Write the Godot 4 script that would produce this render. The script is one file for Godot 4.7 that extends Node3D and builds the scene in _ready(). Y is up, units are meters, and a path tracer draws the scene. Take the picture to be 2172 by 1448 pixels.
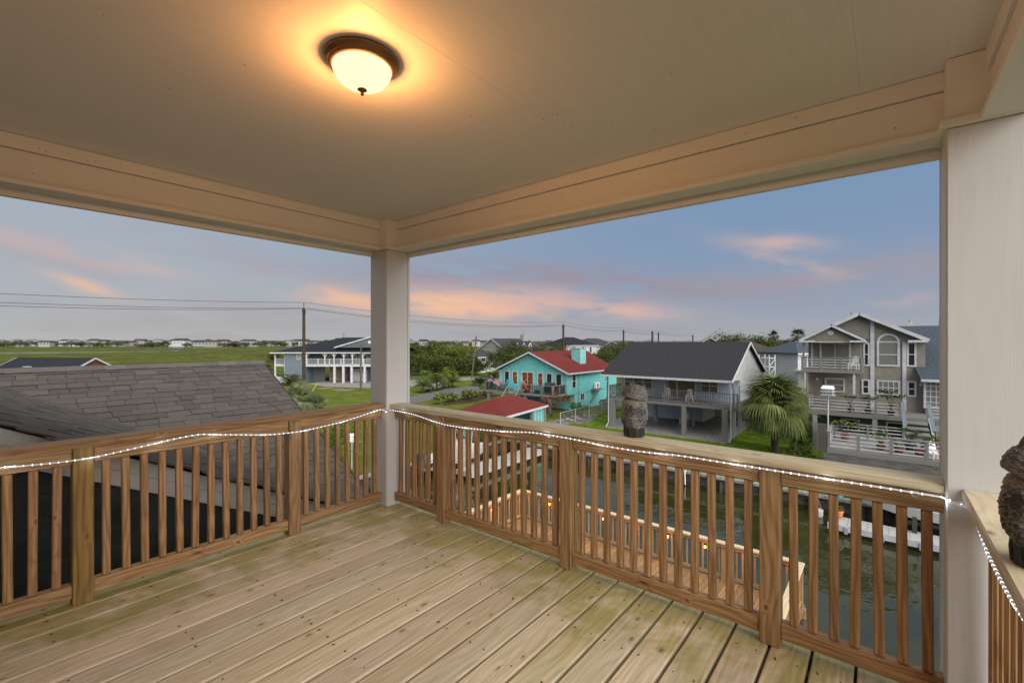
extends Node3D
# Covered balcony over a canal at dusk. X runs along the left railing, -Z along the right one; deck top is y = 0.

const G := -5.52      # ground
const WATER := -6.15
const YAW := -50.73   # the way the camera looks
var M := {}
var taken := {}
var rng := RandomNumberGenerator.new()
var T := {}


class MB:
	var st := SurfaceTool.new()
	var col := Color.WHITE
	var uvo := Vector2.ZERO
	func _init() -> void:
		st.begin(Mesh.PRIMITIVE_TRIANGLES)
	func v(p: Vector3, n: Vector3, uv: Vector2) -> void:
		st.set_color(col)
		st.set_normal(n)
		st.set_uv(uv + uvo)
		st.add_vertex(p)
	func tri(a: Vector3, b: Vector3, c: Vector3, out: Vector3) -> void:
		var n := (b - a).cross(c - a).normalized()
		var f := n.dot(out) > 0.0
		if not f:
			n = -n
		var ux := (b - a).normalized()
		var uy := n.cross(ux)
		var q := [a, c, b] if f else [a, b, c]
		for p: Vector3 in q:
			v(p, n, Vector2((p - a).dot(ux), (p - a).dot(uy)))
	func quad(a: Vector3, b: Vector3, c: Vector3, d: Vector3, out: Vector3) -> void:
		var n := (c - a).cross(d - b).normalized()
		var f := n.dot(out) > 0.0
		if not f:
			n = -n
		var ux := (b - a).normalized()
		var uy := (d - a) - ux * (d - a).dot(ux)
		uy = uy.normalized()
		var q := [a, c, b, a, d, c] if f else [a, b, c, a, c, d]
		for p: Vector3 in q:
			v(p, n, Vector2((p - a).dot(ux), (p - a).dot(uy)))
	func box(c: Vector3, s: Vector3, bs := Basis.IDENTITY, ch := 0.0) -> void:
		var h := s * 0.5
		var la := 0 if s.x >= s.y and s.x >= s.z else (1 if s.y >= s.z else 2)
		ch = minf(ch, minf(h.x, minf(h.y, h.z)) * 0.6)
		for ax in 3:
			var a1 := (ax + 1) % 3
			var a2 := (ax + 2) % 3
			if a2 == la:
				var sw := a1
				a1 = a2
				a2 = sw
			for sg: float in [-1.0, 1.0]:
				var pt := []
				for q: Vector2 in [Vector2(-1, -1), Vector2(1, -1), Vector2(1, 1), Vector2(-1, 1)]:
					var p := Vector3.ZERO
					p[ax] = h[ax] * sg
					p[a1] = (h[a1] - ch) * q.x
					p[a2] = (h[a2] - ch) * q.y
					pt.append(c + bs * p)
				var o := Vector3.ZERO
				o[ax] = sg
				quad(pt[0], pt[1], pt[2], pt[3], bs * o)
		if ch <= 0.0:
			return
		for ax in 3:
			var a1 := (ax + 1) % 3
			var a2 := (ax + 2) % 3
			for s1: float in [-1.0, 1.0]:
				for s2: float in [-1.0, 1.0]:
					var e := []
					for k: Vector3 in [Vector3(-1, 0, 1), Vector3(1, 0, 1), Vector3(1, 1, 0), Vector3(-1, 1, 0)]:
						var p := Vector3.ZERO
						p[ax] = (h[ax] - ch) * k.x
						p[a1] = (h[a1] - ch * k.y) * s1
						p[a2] = (h[a2] - ch * k.z) * s2
						e.append(c + bs * p)
					var o := Vector3.ZERO
					o[a1] = s1
					o[a2] = s2
					quad(e[0], e[1], e[2], e[3], bs * o)
		for sx: float in [-1.0, 1.0]:
			for sy: float in [-1.0, 1.0]:
				for sz: float in [-1.0, 1.0]:
					var o := Vector3(sx, sy, sz)
					tri(c + bs * (o * Vector3(h.x, h.y - ch, h.z - ch)), c + bs * (o * Vector3(h.x - ch, h.y, h.z - ch)), c + bs * (o * Vector3(h.x - ch, h.y - ch, h.z)), bs * o)
	func b2(lo: Vector3, hi: Vector3, ch := 0.0) -> void:
		box((lo + hi) * 0.5, (hi - lo).abs(), Basis.IDENTITY, ch)
	func beam(p: Vector3, q: Vector3, w: float, t: float, ch := 0.0, up := Vector3.UP) -> void:
		var x := (q - p).normalized()
		if absf(x.dot(up)) > 0.99:
			up = Vector3.RIGHT
		var z := x.cross(up).normalized()
		box((p + q) * 0.5, Vector3(p.distance_to(q), t, w), Basis(x, z.cross(x).normalized(), z), ch)
	func tube(pts: Array, r: float, n := 6, r1 := -1.0, caps := true) -> void:
		if r1 < 0.0:
			r1 = r
		var prev := Vector3.UP
		var ring := []
		var dist := 0.0
		for i in pts.size():
			var p: Vector3 = pts[i]
			var d: Vector3 = ((pts[mini(i + 1, pts.size() - 1)] as Vector3) - (pts[maxi(i - 1, 0)] as Vector3)).normalized()
			if absf(d.dot(prev)) > 0.98:
				prev = Vector3.RIGHT if absf(d.x) < 0.9 else Vector3.FORWARD
			var x := d.cross(prev).normalized()
			var y := x.cross(d).normalized()
			prev = y
			var rr := lerpf(r, r1, float(i) / maxf(1.0, pts.size() - 1))
			var cur := []
			for k in n + 1:
				var a := TAU * k / n
				var o := x * cos(a) + y * sin(a)
				cur.append([p + o * rr, o, Vector2(dist, rr * a)])
			if i > 0:
				for k in n:
					var q := [ring[k], cur[k + 1], ring[k + 1], ring[k], cur[k], cur[k + 1]]
					if ((cur[k + 1][0] as Vector3) - (ring[k][0] as Vector3)).cross((ring[k + 1][0] as Vector3) - (ring[k][0] as Vector3)).dot(ring[k][1]) > 0.0:
						q = [ring[k], ring[k + 1], cur[k + 1], ring[k], cur[k + 1], cur[k]]
					for e in q:
						v(e[0], e[1], e[2])
			if caps and (i == 0 or i == pts.size() - 1):
				for k in n:
					tri(p, cur[k][0], cur[k + 1][0], -d if i == 0 else d)
			if i + 1 < pts.size():
				dist += p.distance_to(pts[i + 1])
			ring = cur
	func cyl(p: Vector3, q: Vector3, r: float, r1 := -1.0, n := 10) -> void:
		tube([p, q], r, n, r1)
	func lathe(prof: Array, o: Vector3, n := 32, bs := Basis.IDENTITY, squash := Vector3.ONE) -> void:
		var m := prof.size()
		for i in m - 1:
			var a: Vector2 = prof[i]
			var b: Vector2 = prof[i + 1]
			var na := _pn(prof, i)
			var nb := _pn(prof, i + 1)
			for k in n:
				var t0 := TAU * k / n
				var t1 := TAU * (k + 1) / n
				var c := [[a, na, t0], [b, nb, t0], [b, nb, t1], [a, na, t1]]
				var w := []
				for e in c:
					var pr: Vector2 = e[0]
					var nn: Vector2 = e[1]
					var d := Vector3(cos(e[2]), 0, sin(e[2]))
					w.append([o + bs * ((d * pr.x + Vector3.UP * pr.y) * squash), (bs * (d * nn.x + Vector3.UP * nn.y)).normalized(), Vector2(pr.x * float(e[2]), pr.y)])
				var f: Vector3 = ((w[2][0] as Vector3) - (w[0][0] as Vector3)).cross((w[3][0] as Vector3) - (w[1][0] as Vector3))
				var od := [0, 2, 1, 0, 3, 2] if f.dot((w[0][1] as Vector3) + (w[2][1] as Vector3)) > 0.0 else [0, 1, 2, 0, 2, 3]
				for j: int in od:
					v(w[j][0], w[j][1], w[j][2])
	func _pn(prof: Array, i: int) -> Vector2:
		var d: Vector2 = (prof[mini(i + 1, prof.size() - 1)] as Vector2) - (prof[maxi(i - 1, 0)] as Vector2)
		return Vector2(d.y, -d.x).normalized()
	# overlapping boards laid up a wall: at height y the board runs from f0(y) to f1(y) along dir
	func laps(p: Vector3, dir: Vector3, out: Vector3, y0: float, y1: float, step: float, f0: Callable, f1: Callable) -> void:
		var y := y0
		while y < y1 - 0.01:
			var e := minf(y + step, y1)
			var lo := out * 0.014 + Vector3.UP * y
			var hi := out * 0.002 + Vector3.UP * e
			var a: Vector3 = p + dir * float(f0.call(y)) + lo
			var b: Vector3 = p + dir * float(f1.call(y)) + lo
			var c: Vector3 = p + dir * float(f1.call(e)) + hi
			var d: Vector3 = p + dir * float(f0.call(e)) + hi
			quad(a, b, c, d, out)
			quad(a - out * 0.012, b - out * 0.012, b, a, Vector3.DOWN)
			y = e
	func wall(p: Vector3, dir: Vector3, out: Vector3, length: float, y0: float, y1: float, step := 0.18) -> void:
		laps(p, dir, out, y0, y1, step, func(_y): return 0.0, func(_y): return length)


func C(r: float, g: float, b: float) -> Color:
	return Color(r, g, b).linear_to_srgb()


func uname(n: String) -> String:
	var k: int = taken.get(n, 0)
	taken[n] = k + 1
	return n if k == 0 else "%s_%03d" % [n, k]


func tag(o: Node3D, label: String, category: String, group := "") -> void:
	o.set_meta("label", label)
	o.set_meta("category", category)
	if group:
		o.set_meta("group", group)


func thing(n: String, label: String, category: String, at := Vector3.ZERO, turn := 0.0, group := "") -> Node3D:
	var o := Node3D.new()
	o.name = uname(n)
	add_child(o)
	o.position = at
	o.rotation_degrees.y = turn
	tag(o, label, category, group)
	return o


func setting(n: String) -> Node3D:
	var o := Node3D.new()
	o.name = uname(n)
	add_child(o)
	o.set_meta("kind", "structure")
	return o


func part(mb: MB, n: String, m: Material, parent: Node3D = self, stuff := false) -> MeshInstance3D:
	var o := MeshInstance3D.new()
	o.name = uname(n) if parent == self else n
	if m is BaseMaterial3D and m.normal_enabled and not m.uv1_triplanar:
		mb.st.generate_tangents()
	o.mesh = mb.st.commit()
	o.material_override = m
	parent.add_child(o, true)
	if stuff:
		o.set_meta("kind", "stuff")
	return o


func inst(mesh: Mesh, n: String, m: Material, parent: Node3D, tr: Transform3D) -> MeshInstance3D:
	var o := MeshInstance3D.new()
	o.name = n
	o.mesh = mesh
	o.material_override = m
	o.transform = tr
	parent.add_child(o, true)
	return o


func struct(mb: MB, n: String, m: Material) -> MeshInstance3D:
	var o := part(mb, n, m)
	o.set_meta("kind", "structure")
	return o


func mat(n: String, c: Color, rough := 0.8, tex: Texture2D = null, scale := Vector3.ONE, tri := false, vc := false) -> StandardMaterial3D:
	var m := StandardMaterial3D.new()
	m.resource_name = n
	m.albedo_color = c
	m.roughness = rough
	m.albedo_texture = tex
	m.uv1_scale = scale
	m.uv1_triplanar = tri
	m.uv1_world_triplanar = tri
	m.vertex_color_use_as_albedo = vc
	M[n] = m
	return m


func bump(m: StandardMaterial3D, t: Texture2D, k: float) -> void:
	m.normal_enabled = true
	m.normal_texture = t
	m.normal_scale = k


func fnl(sd: int, freq: float, oct := 3, type := FastNoiseLite.TYPE_SIMPLEX_SMOOTH) -> FastNoiseLite:
	var f := FastNoiseLite.new()
	f.seed = sd
	f.noise_type = type
	f.frequency = freq
	f.fractal_octaves = oct
	return f


# a tileable speckle between two colours (sRGB), made of a coarse and a fine noise
func speckle(sd: int, a: Color, b: Color, freq: float, fine := 0.5, size := 512, sx := 1.0) -> ImageTexture:
	var n1 := fnl(sd, freq, 4).get_seamless_image(size, size)
	var n2 := fnl(sd + 7, 0.35, 2).get_seamless_image(size, size)
	if sx > 1.0:
		n1.resize(int(size * sx), size)
		n1 = n1.get_region(Rect2i(0, 0, size, size))
	var d1 := n1.get_data()
	var d2 := n2.get_data()
	var o := PackedByteArray()
	o.resize(size * size * 3)
	for i in size * size:
		var t := clampf((d1[i] / 255.0) * (1.0 - fine) + (d2[i] / 255.0) * fine, 0.0, 1.0)
		t = clampf((t - 0.5) * 1.7 + 0.5, 0.0, 1.0)
		o[i * 3] = int(255.0 * lerpf(a.r, b.r, t))
		o[i * 3 + 1] = int(255.0 * lerpf(a.g, b.g, t))
		o[i * 3 + 2] = int(255.0 * lerpf(a.b, b.b, t))
	return ImageTexture.create_from_image(Image.create_from_data(size, size, false, Image.FORMAT_RGB8, o))


func relief(sd: int, freq: float, k: float, size := 512, oct := 3) -> ImageTexture:
	var im := fnl(sd, freq, oct).get_seamless_image(size, size)
	im.convert(Image.FORMAT_RGBA8)
	im.bump_map_to_normal_map(k)
	return ImageTexture.create_from_image(im)


# sawn softwood, 4 m along u and 0.3 m along v: growth rings, fine streaks, knots. Returns [colour, normal].
func wood(sd: int, light: Color, dark: Color, knot: Color, rings: float, contrast: float, warp: float) -> Array:
	var W := 1024
	var H := 256
	var n1 := fnl(sd, 0.9, 2)
	var n2 := fnl(sd + 3, 1.0, 3)
	var n3 := fnl(sd + 5, 2.2, 2)
	rng.seed = sd
	var kn := []
	for i in 8:
		kn.append([rng.randf() * 4.0, rng.randf_range(0.02, 0.28), rng.randf_range(0.005, 0.011)])
	var o := PackedByteArray()
	var hb := PackedByteArray()
	o.resize(W * H * 3)
	hb.resize(W * H)
	var i := 0
	for y in H:
		var v := 0.3 * y / H
		for x in W:
			var u := 4.0 * x / W
			var a := u * PI * 0.5
			var cx := cos(a) * 0.64
			var cy := sin(a) * 0.64
			var ph := v * rings + n1.get_noise_3d(cx * 1.3, cy * 1.3, v * 7.0) * warp
			var kk := 0.0
			for k: Array in kn:
				var du: float = absf(u - k[0])
				du = minf(du, 4.0 - du)
				if du < 0.12:
					var dv: float = v - k[1]
					var d2: float = (du * du * 0.25 + dv * dv) / (k[2] * k[2])
					ph += 1.6 * exp(-d2 * 0.18) * (1.0 if dv > 0.0 else -1.0)
					kk = maxf(kk, exp(-d2 * 1.1))
			var r := 0.5 + 0.5 * sin(ph * TAU)
			r = r * r
			var s := n2.get_noise_3d(cx * 2.5, cy * 2.5, v * 260.0)
			var w := n3.get_noise_3d(cx * 1.2 + 9.0, cy * 1.2, v * 22.0)
			var t := clampf(0.40 + contrast * (r - 0.4) * 0.55 + s * 0.34 * contrast + w * 0.42, 0.0, 1.0)
			var c := light.lerp(dark, t).lerp(knot, clampf(kk * 0.85, 0.0, 1.0))
			o[i * 3] = int(c.r * 255.0)
			o[i * 3 + 1] = int(c.g * 255.0)
			o[i * 3 + 2] = int(c.b * 255.0)
			hb[i] = int(clampf(160.0 - 60.0 * r * contrast - s * 70.0 - kk * 40.0, 0.0, 255.0))
			i += 1
	var im := Image.create_from_data(W, H, false, Image.FORMAT_L8, hb)
	im.convert(Image.FORMAT_RGBA8)
	im.bump_map_to_normal_map(2.0)
	return [ImageTexture.create_from_image(Image.create_from_data(W, H, false, Image.FORMAT_RGB8, o)), ImageTexture.create_from_image(im)]


func make_sky() -> ImageTexture:
	var W := 1800
	var H := 900
	var d := PackedFloat32Array()
	d.resize(W * H * 3)
	var n1 := fnl(11, 1.0, 5)
	var n2 := fnl(23, 1.0, 5)
	var n3 := fnl(37, 1.0, 4)
	var tones := {"L": Vector3(0.375, 0.355, 0.405), "V": Vector3(0.315, 0.280, 0.340), "P": Vector3(0.68, 0.455, 0.395), "O": Vector3(0.87, 0.51, 0.335), "G": Vector3(0.40, 0.375, 0.385)}
	# drawn-out cloud streaks: bearing, height, half length, half width (degrees), slope, tone, density
	var streaks := [
		[-44.7, 7.7, 5.7, 1.6, 14.0, "L", 0.6, 0.249],
		[-45.3, 8.2, 4.7, 0.92, 12.0, "P", 0.45, 0.213],
		[-43.2, 5.1, 2.4, 0.56, 18.0, "O", 0.65, 0.325],
		[-39.2, 7.5, 4.3, 1.01, 8.0, "P", 0.35, 0.141],
		[-24.8, 7.2, 8.3, 1.62, 10.0, "L", 0.75, 0.176],
		[-20.8, 5.2, 5.7, 1.05, 9.0, "O", 0.75, 0.158],
		[-33.4, 2.6, 11.6, 1.78, -3.0, "G", 0.6, -0.052],
		[-7.4, 7.3, 11.7, 2.0, 4.0, "V", 0.85, 0.070],
		[9.6, 7.9, 15.0, 1.58, 6.0, "V", 0.9, 0.105],
		[-6.3, 4.5, 11.1, 1.77, 2.0, "O", 1.0, 0.035],
		[5.6, 5.0, 11.2, 1.42, 5.0, "P", 0.85, 0.087],
		[12.5, 3.9, 6.2, 0.99, 6.0, "P", 0.7, 0.105],
		[29.0, 6.4, 19.1, 1.25, -3.0, "V", 0.75, -0.052],
		[27.6, 10.6, 5.1, 1.16, 16.0, "L", 0.65, 0.287],
		[32.0, 8.1, 3.6, 0.65, 18.0, "P", 0.8, 0.325],
		[31.0, 10.5, 3.3, 0.76, 8.0, "P", 0.65, 0.141],
		[40.8, 4.1, 2.0, 0.63, 0.0, "P", 0.5, 0.000],
		[-5.1, 1.8, 30.6, 0.89, 0.0, "G", 0.6, 0.000],
		[35.7, 6.7, 11.7, 1.54, 0.0, "L", 0.4, 0.000],
		[-36.2, 10.6, 7.7, 1.92, 10.0, "L", 0.3, 0.176],
	]
	for y in H:
		var el := 90.0 - 180.0 * (y + 0.5) / H
		var i := y * W * 3
		if el < -0.6:
			for x in W:
				d[i] = 0.16
				d[i + 1] = 0.165
				d[i + 2] = 0.13
				i += 3
			continue
		el = maxf(el, 0.0)
		var hz := exp(-el / 6.5)
		var se := sin(deg_to_rad(el))
		var ce := cos(deg_to_rad(el))
		var sq := 1.0 / (se + 0.11)
		# high thin overcast, brightening towards the zenith as an overcast sky does
		var high := smoothstep(22.0, 48.0, el)
		var dome := 0.40 * (1.0 + 2.0 * se)
		for x in W:
			var az := wrapf(TAU * (x + 0.5) / W + deg_to_rad(YAW), -PI, PI)
			var c := Vector3(0.330, 0.412, 0.510).lerp(Vector3(0.175, 0.285, 0.455), smoothstep(-0.95, 0.5, az) if az > -2.0 and az < 1.6 else 0.5)
			c = c.lerp(Vector3(0.395, 0.392, 0.405), hz)
			c = c.lerp(Vector3(0.49, 0.495, 0.475), 0.6 * exp(-pow((az + 0.70) / 0.42, 2.0)) * exp(-el / 9.0))
			var px := ce * sin(az) * sq
			var pz := ce * cos(az) * sq
			var a := n1.get_noise_3d(px * 0.42, pz * 0.62, 1.0)
			var b := n2.get_noise_3d(px * 0.8 + 4.0, pz * 1.1, 3.0)
			var f := smoothstep(0.0, 0.55, a + 0.25 * b)
			c = c.lerp(Vector3(0.335, 0.325, 0.375), f * 0.40 * (0.35 + 0.65 * exp(-el / 20.0)))
			var w := n3.get_noise_3d(az * 3.0, el * 0.26 + az * 1.3, 7.0)
			var w2 := n2.get_noise_3d(az * 8.0, el * 0.62 + az * 2.0, 2.0)
			if el < 24.0 and absf(az) < 1.1:
				var ad := rad_to_deg(az)
				for q: Array in streaks:
					var dx: float = ad - q[0]
					if absf(dx) > q[2] * 2.4:
						continue
					var dy: float = el - q[1] + dx * q[7]
					var g := exp(-dx * dx / (q[2] * q[2]) - dy * dy / (q[3] * q[3]))
					if g > 0.02:
						var nz: float = w * 0.55 + w2 * 0.75
						c = c.lerp(tones[q[5]], clampf(g * q[6] * smoothstep(-0.62, 0.25, nz) * 1.15, 0.0, 0.94))
			else:
				var wisps := smoothstep(0.02, 0.45, w * 0.7 + w2 * 0.4) * exp(-pow((el - 7.0) / 5.0, 2.0))
				c = c.lerp(Vector3(0.60, 0.44, 0.39), wisps * 0.5)
			c = c.lerp(Vector3(1.0, 1.0, 0.985) * dome * (1.0 + 0.22 * a), high)
			d[i] = c.x
			d[i + 1] = c.y
			d[i + 2] = c.z
			i += 3
	return ImageTexture.create_from_image(Image.create_from_data(W, H, false, Image.FORMAT_RGBF, d.to_byte_array()))


func _ready() -> void:
	rng.seed = 1
	# ---- camera, sky, sun, exposure
	var cam := Camera3D.new()
	cam.name = "camera"
	cam.fov = 2.0 * rad_to_deg(atan(724.0 / 965.0))
	cam.position = Vector3(0, 1.476, 0)
	cam.rotation_degrees = Vector3(0, YAW, 0)
	cam.near = 0.05
	cam.far = 6000.0
	add_child(cam)
	cam.current = true
	var we := WorldEnvironment.new()
	we.name = "environment"
	var env := Environment.new()
	env.background_mode = Environment.BG_SKY
	env.sky = Sky.new()
	var sm := PanoramaSkyMaterial.new()
	sm.panorama = make_sky()
	env.sky.sky_material = sm
	env.tonemap_mode = Environment.TONE_MAPPER_LINEAR
	env.background_energy_multiplier = 0.262
	env.tonemap_exposure = 4.0
	env.sdfgi_enabled = true
	env.ssao_enabled = true
	env.ssil_enabled = true
	we.environment = env
	add_child(we)
	var sun := DirectionalLight3D.new()
	sun.name = "sun"
	sun.light_energy = 0.5
	sun.light_color = Color(1.0, 0.98, 0.955)
	sun.light_angular_distance = 74.0
	sun.shadow_enabled = true
	add_child(sun)
	sun.look_at_from_position(Vector3(-2.9, 3.7, 8.0), Vector3.ZERO)
	print("sky ", Time.get_ticks_msec())
	materials()
	print("materials ", Time.get_ticks_msec())
	balcony()
	near_house()
	grounds()
	print("near ", Time.get_ticks_msec())
	houses()
	print("houses ", Time.get_ticks_msec())
	plants()
	print("plants ", Time.get_ticks_msec())
	small_things()
	print("done ", Time.get_ticks_msec())


func materials() -> void:
	var wd := wood(5, Color(0.88, 0.825, 0.715), Color(0.73, 0.65, 0.52), Color(0.44, 0.35, 0.24), 24.0, 0.6, 2.2)
	var wr := wood(9, Color(0.735, 0.595, 0.42), Color(0.50, 0.365, 0.215), Color(0.30, 0.20, 0.125), 36.0, 0.75, 1.6)
	var pn := wood(13, Color(0.97, 0.965, 0.96), Color(0.935, 0.93, 0.925), Color(0.935, 0.93, 0.925), 130.0, 0.6, 2.5)
	var us := Vector3(1.0 / 4.0, 1.0 / 0.3, 1)
	bump(mat("deck_wood", C(0.95, 0.95, 0.95), 0.62, wd[0], us, false, true), wd[1], 0.5)
	bump(mat("rail_wood", C(0.92, 0.92, 0.92), 0.68, wr[0], us, false, true), wr[1], 0.6)
	bump(mat("grey_wood", C(0.185, 0.18, 0.17), 0.85, pn[0], us, false, true), pn[1], 0.5)
	bump(mat("panel_paint", C(0.81, 0.82, 0.825), 0.55, pn[0], us), pn[1], 0.3)
	bump(mat("dimmed_trim_paint", C(0.60, 0.60, 0.60), 0.5, pn[0], us), pn[1], 0.2)  # darker copy of the beam paint, offsets the strong light on the columns
	T.spk = speckle(3, Color(0.62, 0.62, 0.62), Color(1, 1, 1), 0.012, 0.45)
	T.fine = speckle(4, Color(0.7, 0.7, 0.7), Color(1, 1, 1), 0.03, 0.75)
	T.soft = speckle(6, Color(0.88, 0.88, 0.88), Color(1, 1, 1), 0.008, 0.35)
	T.rough = relief(8, 0.08, 3.0)
	T.grit = relief(12, 0.4, 2.5, 256, 2)
	bump(mat("shingle", C(0.86, 0.86, 0.86), 0.95, T.fine, Vector3(1.6, 1.6, 1.6), true, true), T.grit, 1.2)
	for e in [["roof_navy", 0.030, 0.034, 0.043], ["roof_charcoal", 0.046, 0.046, 0.052], ["roof_red", 0.185, 0.038, 0.034], ["roof_slate", 0.085, 0.105, 0.13], ["roof_brown", 0.085, 0.068, 0.055], ["roof_grey", 0.070, 0.072, 0.074]]:
		bump(mat(e[0], C(e[1], e[2], e[3]), 0.95, speckle(20 + M.size(), Color(0.68, 0.68, 0.68), Color(1, 1, 1), 0.06, 0.35, 256), Vector3(0.35, 0.8, 0.35), true), T.grit, 0.8)
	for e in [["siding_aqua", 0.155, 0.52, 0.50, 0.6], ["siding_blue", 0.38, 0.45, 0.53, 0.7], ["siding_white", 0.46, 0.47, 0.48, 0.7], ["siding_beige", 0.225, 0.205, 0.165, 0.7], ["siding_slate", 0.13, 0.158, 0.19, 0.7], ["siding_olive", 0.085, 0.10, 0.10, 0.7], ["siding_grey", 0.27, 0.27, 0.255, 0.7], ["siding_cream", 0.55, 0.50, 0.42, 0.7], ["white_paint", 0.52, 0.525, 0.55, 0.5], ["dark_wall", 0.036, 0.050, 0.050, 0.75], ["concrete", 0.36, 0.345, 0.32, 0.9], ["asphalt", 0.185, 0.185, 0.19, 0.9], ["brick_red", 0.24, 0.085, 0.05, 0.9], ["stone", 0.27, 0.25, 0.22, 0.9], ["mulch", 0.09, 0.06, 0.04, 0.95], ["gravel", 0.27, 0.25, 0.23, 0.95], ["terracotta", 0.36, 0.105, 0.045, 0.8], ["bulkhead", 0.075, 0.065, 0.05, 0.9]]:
		mat(e[0], C(e[1], e[2], e[3]), e[4], T.spk if e[4] > 0.72 else T.soft, Vector3(0.5, 0.5, 0.5), true)
	bump(M.dark_wall, T.grit, 0.6)
	bump(M.concrete, T.grit, 0.4)
	mat("glass", C(0.018, 0.022, 0.026), 0.06)
	mat("curtain_glass", C(0.17, 0.165, 0.15), 0.12)
	mat("tan_glass", C(0.145, 0.11, 0.075), 0.15)
	var lw := mat("lit_window", C(0.05, 0.03, 0.02), 0.08)
	lw.emission_enabled = true
	lw.emission_texture = speckle(61, Color(0.02, 0.012, 0.008), Color(0.70, 0.38, 0.15), 0.05, 0.0, 256)
	lw.emission = Color.WHITE
	lw.emission_operator = BaseMaterial3D.EMISSION_OP_MULTIPLY
	lw.emission_energy_multiplier = 0.20
	lw.uv1_scale = Vector3(0.22, 0.22, 1)
	mat("black", C(0.012, 0.012, 0.013), 0.5)
	mat("dark_void", C(0.02, 0.018, 0.015), 0.9)
	var br := mat("bronze", C(0.24, 0.14, 0.075), 0.38)
	br.metallic = 0.75
	mat("nail", C(0.05, 0.03, 0.018), 0.6)
	var bowl := mat("lamp_glass", C(0.8, 0.72, 0.6), 0.35)
	bowl.emission_enabled = true
	bowl.emission = Color(1.0, 0.90, 0.72)
	bowl.emission_energy_multiplier = 0.32
	var led := mat("led", C(0.9, 0.9, 0.9), 0.3)
	led.emission_enabled = true
	led.emission = Color(0.90, 0.95, 1.0)
	led.emission_energy_multiplier = 1.25
	var rope := mat("rope_tube", C(0.62, 0.62, 0.62), 0.25)
	rope.emission_enabled = true
	rope.emission = Color(0.90, 0.95, 1.0)
	rope.emission_energy_multiplier = 0.04
	var bulb := mat("bulb", C(0.8, 0.5, 0.2), 0.3)
	bulb.emission_enabled = true
	bulb.emission = Color(1.0, 0.55, 0.18)
	bulb.emission_energy_multiplier = 3.0
	var owl := mat("owl_plastic", C(0.9, 0.9, 0.9), 0.7, T.fine, Vector3(9, 9, 9), true, true)
	owl.uv1_world_triplanar = false
	mat("pole_wood", C(0.060, 0.040, 0.026), 0.95, T.spk, Vector3(0.6, 0.2, 0.6), true)
	mat("pole_grey", C(0.13, 0.105, 0.08), 0.95, T.spk, Vector3(0.6, 0.2, 0.6), true)
	mat("wire", C(0.03, 0.03, 0.034), 0.7)
	var metal := mat("galvanised", C(0.55, 0.56, 0.57), 0.4)
	metal.metallic = 0.6
	var leaf := mat("leaf", C(1, 1, 1), 0.62, null, Vector3.ONE, false, true)
	leaf.cull_mode = BaseMaterial3D.CULL_DISABLED
	leaf.backlight_enabled = true
	leaf.backlight = C(0.03, 0.05, 0.008)
	mat("bark", C(0.115, 0.09, 0.068), 0.95, T.spk, Vector3(3, 1, 3), true)
	bump(M.bark, T.rough, 1.2)
	var wat := mat("canal_water", C(0.034, 0.036, 0.012), 0.02, speckle(77, Color(0.8, 0.8, 0.75), Color(1, 1, 1), 0.01, 0.1), Vector3(0.06, 0.06, 0.06), true)
	wat.metallic_specular = 0.5
	bump(wat, relief(78, 0.02, 5.0, 512, 4), 0.09)
	var lawn := mat("lawn", C(0.135, 0.178, 0.030), 0.95, speckle(81, Color(0.72, 0.66, 0.55), Color(1, 1, 1), 0.008, 0.55), Vector3(0.11, 0.11, 0.11), true)
	bump(lawn, relief(82, 0.3, 3.0, 512, 2), 0.8)
	var lush := mat("lush_lawn", C(0.165, 0.25, 0.018), 0.95, speckle(83, Color(0.55, 0.62, 0.6), Color(1, 1, 1), 0.01, 0.5), Vector3(0.16, 0.16, 0.16), true)
	bump(lush, relief(84, 0.3, 3.0, 512, 2), 0.8)
	mat("marsh", C(0.66, 0.66, 0.48), 0.95, marsh_texture(), Vector3(0.007, 0.007, 0.007), true)
	mat("pond", C(0.20, 0.21, 0.22), 0.08)
	for e in [["plastic_teal", 0.05, 0.42, 0.50], ["plastic_white", 0.75, 0.75, 0.76], ["flag_red", 0.42, 0.06, 0.05], ["flag_white", 0.7, 0.7, 0.68], ["flag_blue", 0.03, 0.05, 0.18], ["plastic_blue", 0.08, 0.22, 0.55], ["yellow", 0.55, 0.42, 0.04], ["orange", 0.6, 0.2, 0.05], ["hull_grey", 0.42, 0.42, 0.41], ["hull_dark", 0.03, 0.035, 0.045], ["canvas_blue", 0.10, 0.14, 0.19], ["dirt", 0.20, 0.165, 0.11], ["sign_white", 0.8, 0.82, 0.84], ["dock_grey", 0.34, 0.34, 0.335], ["lattice", 0.16, 0.15, 0.13], ["tan_board", 0.29, 0.20, 0.13], ["awning", 0.66, 0.69, 0.73], ["far_pale", 0.24, 0.25, 0.255], ["far_roof", 0.11, 0.115, 0.125], ["rattan", 0.12, 0.08, 0.05]]:
		mat(e[0], C(e[1], e[2], e[3]), 0.55)

	for k in ["marsh", "lawn", "lush_lawn", "asphalt", "concrete", "mulch", "gravel", "shingle", "roof_navy", "roof_charcoal", "roof_red", "roof_slate", "roof_brown", "roof_grey", "leaf", "bark", "dirt"]:
		M[k].metallic_specular = 0.2


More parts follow.
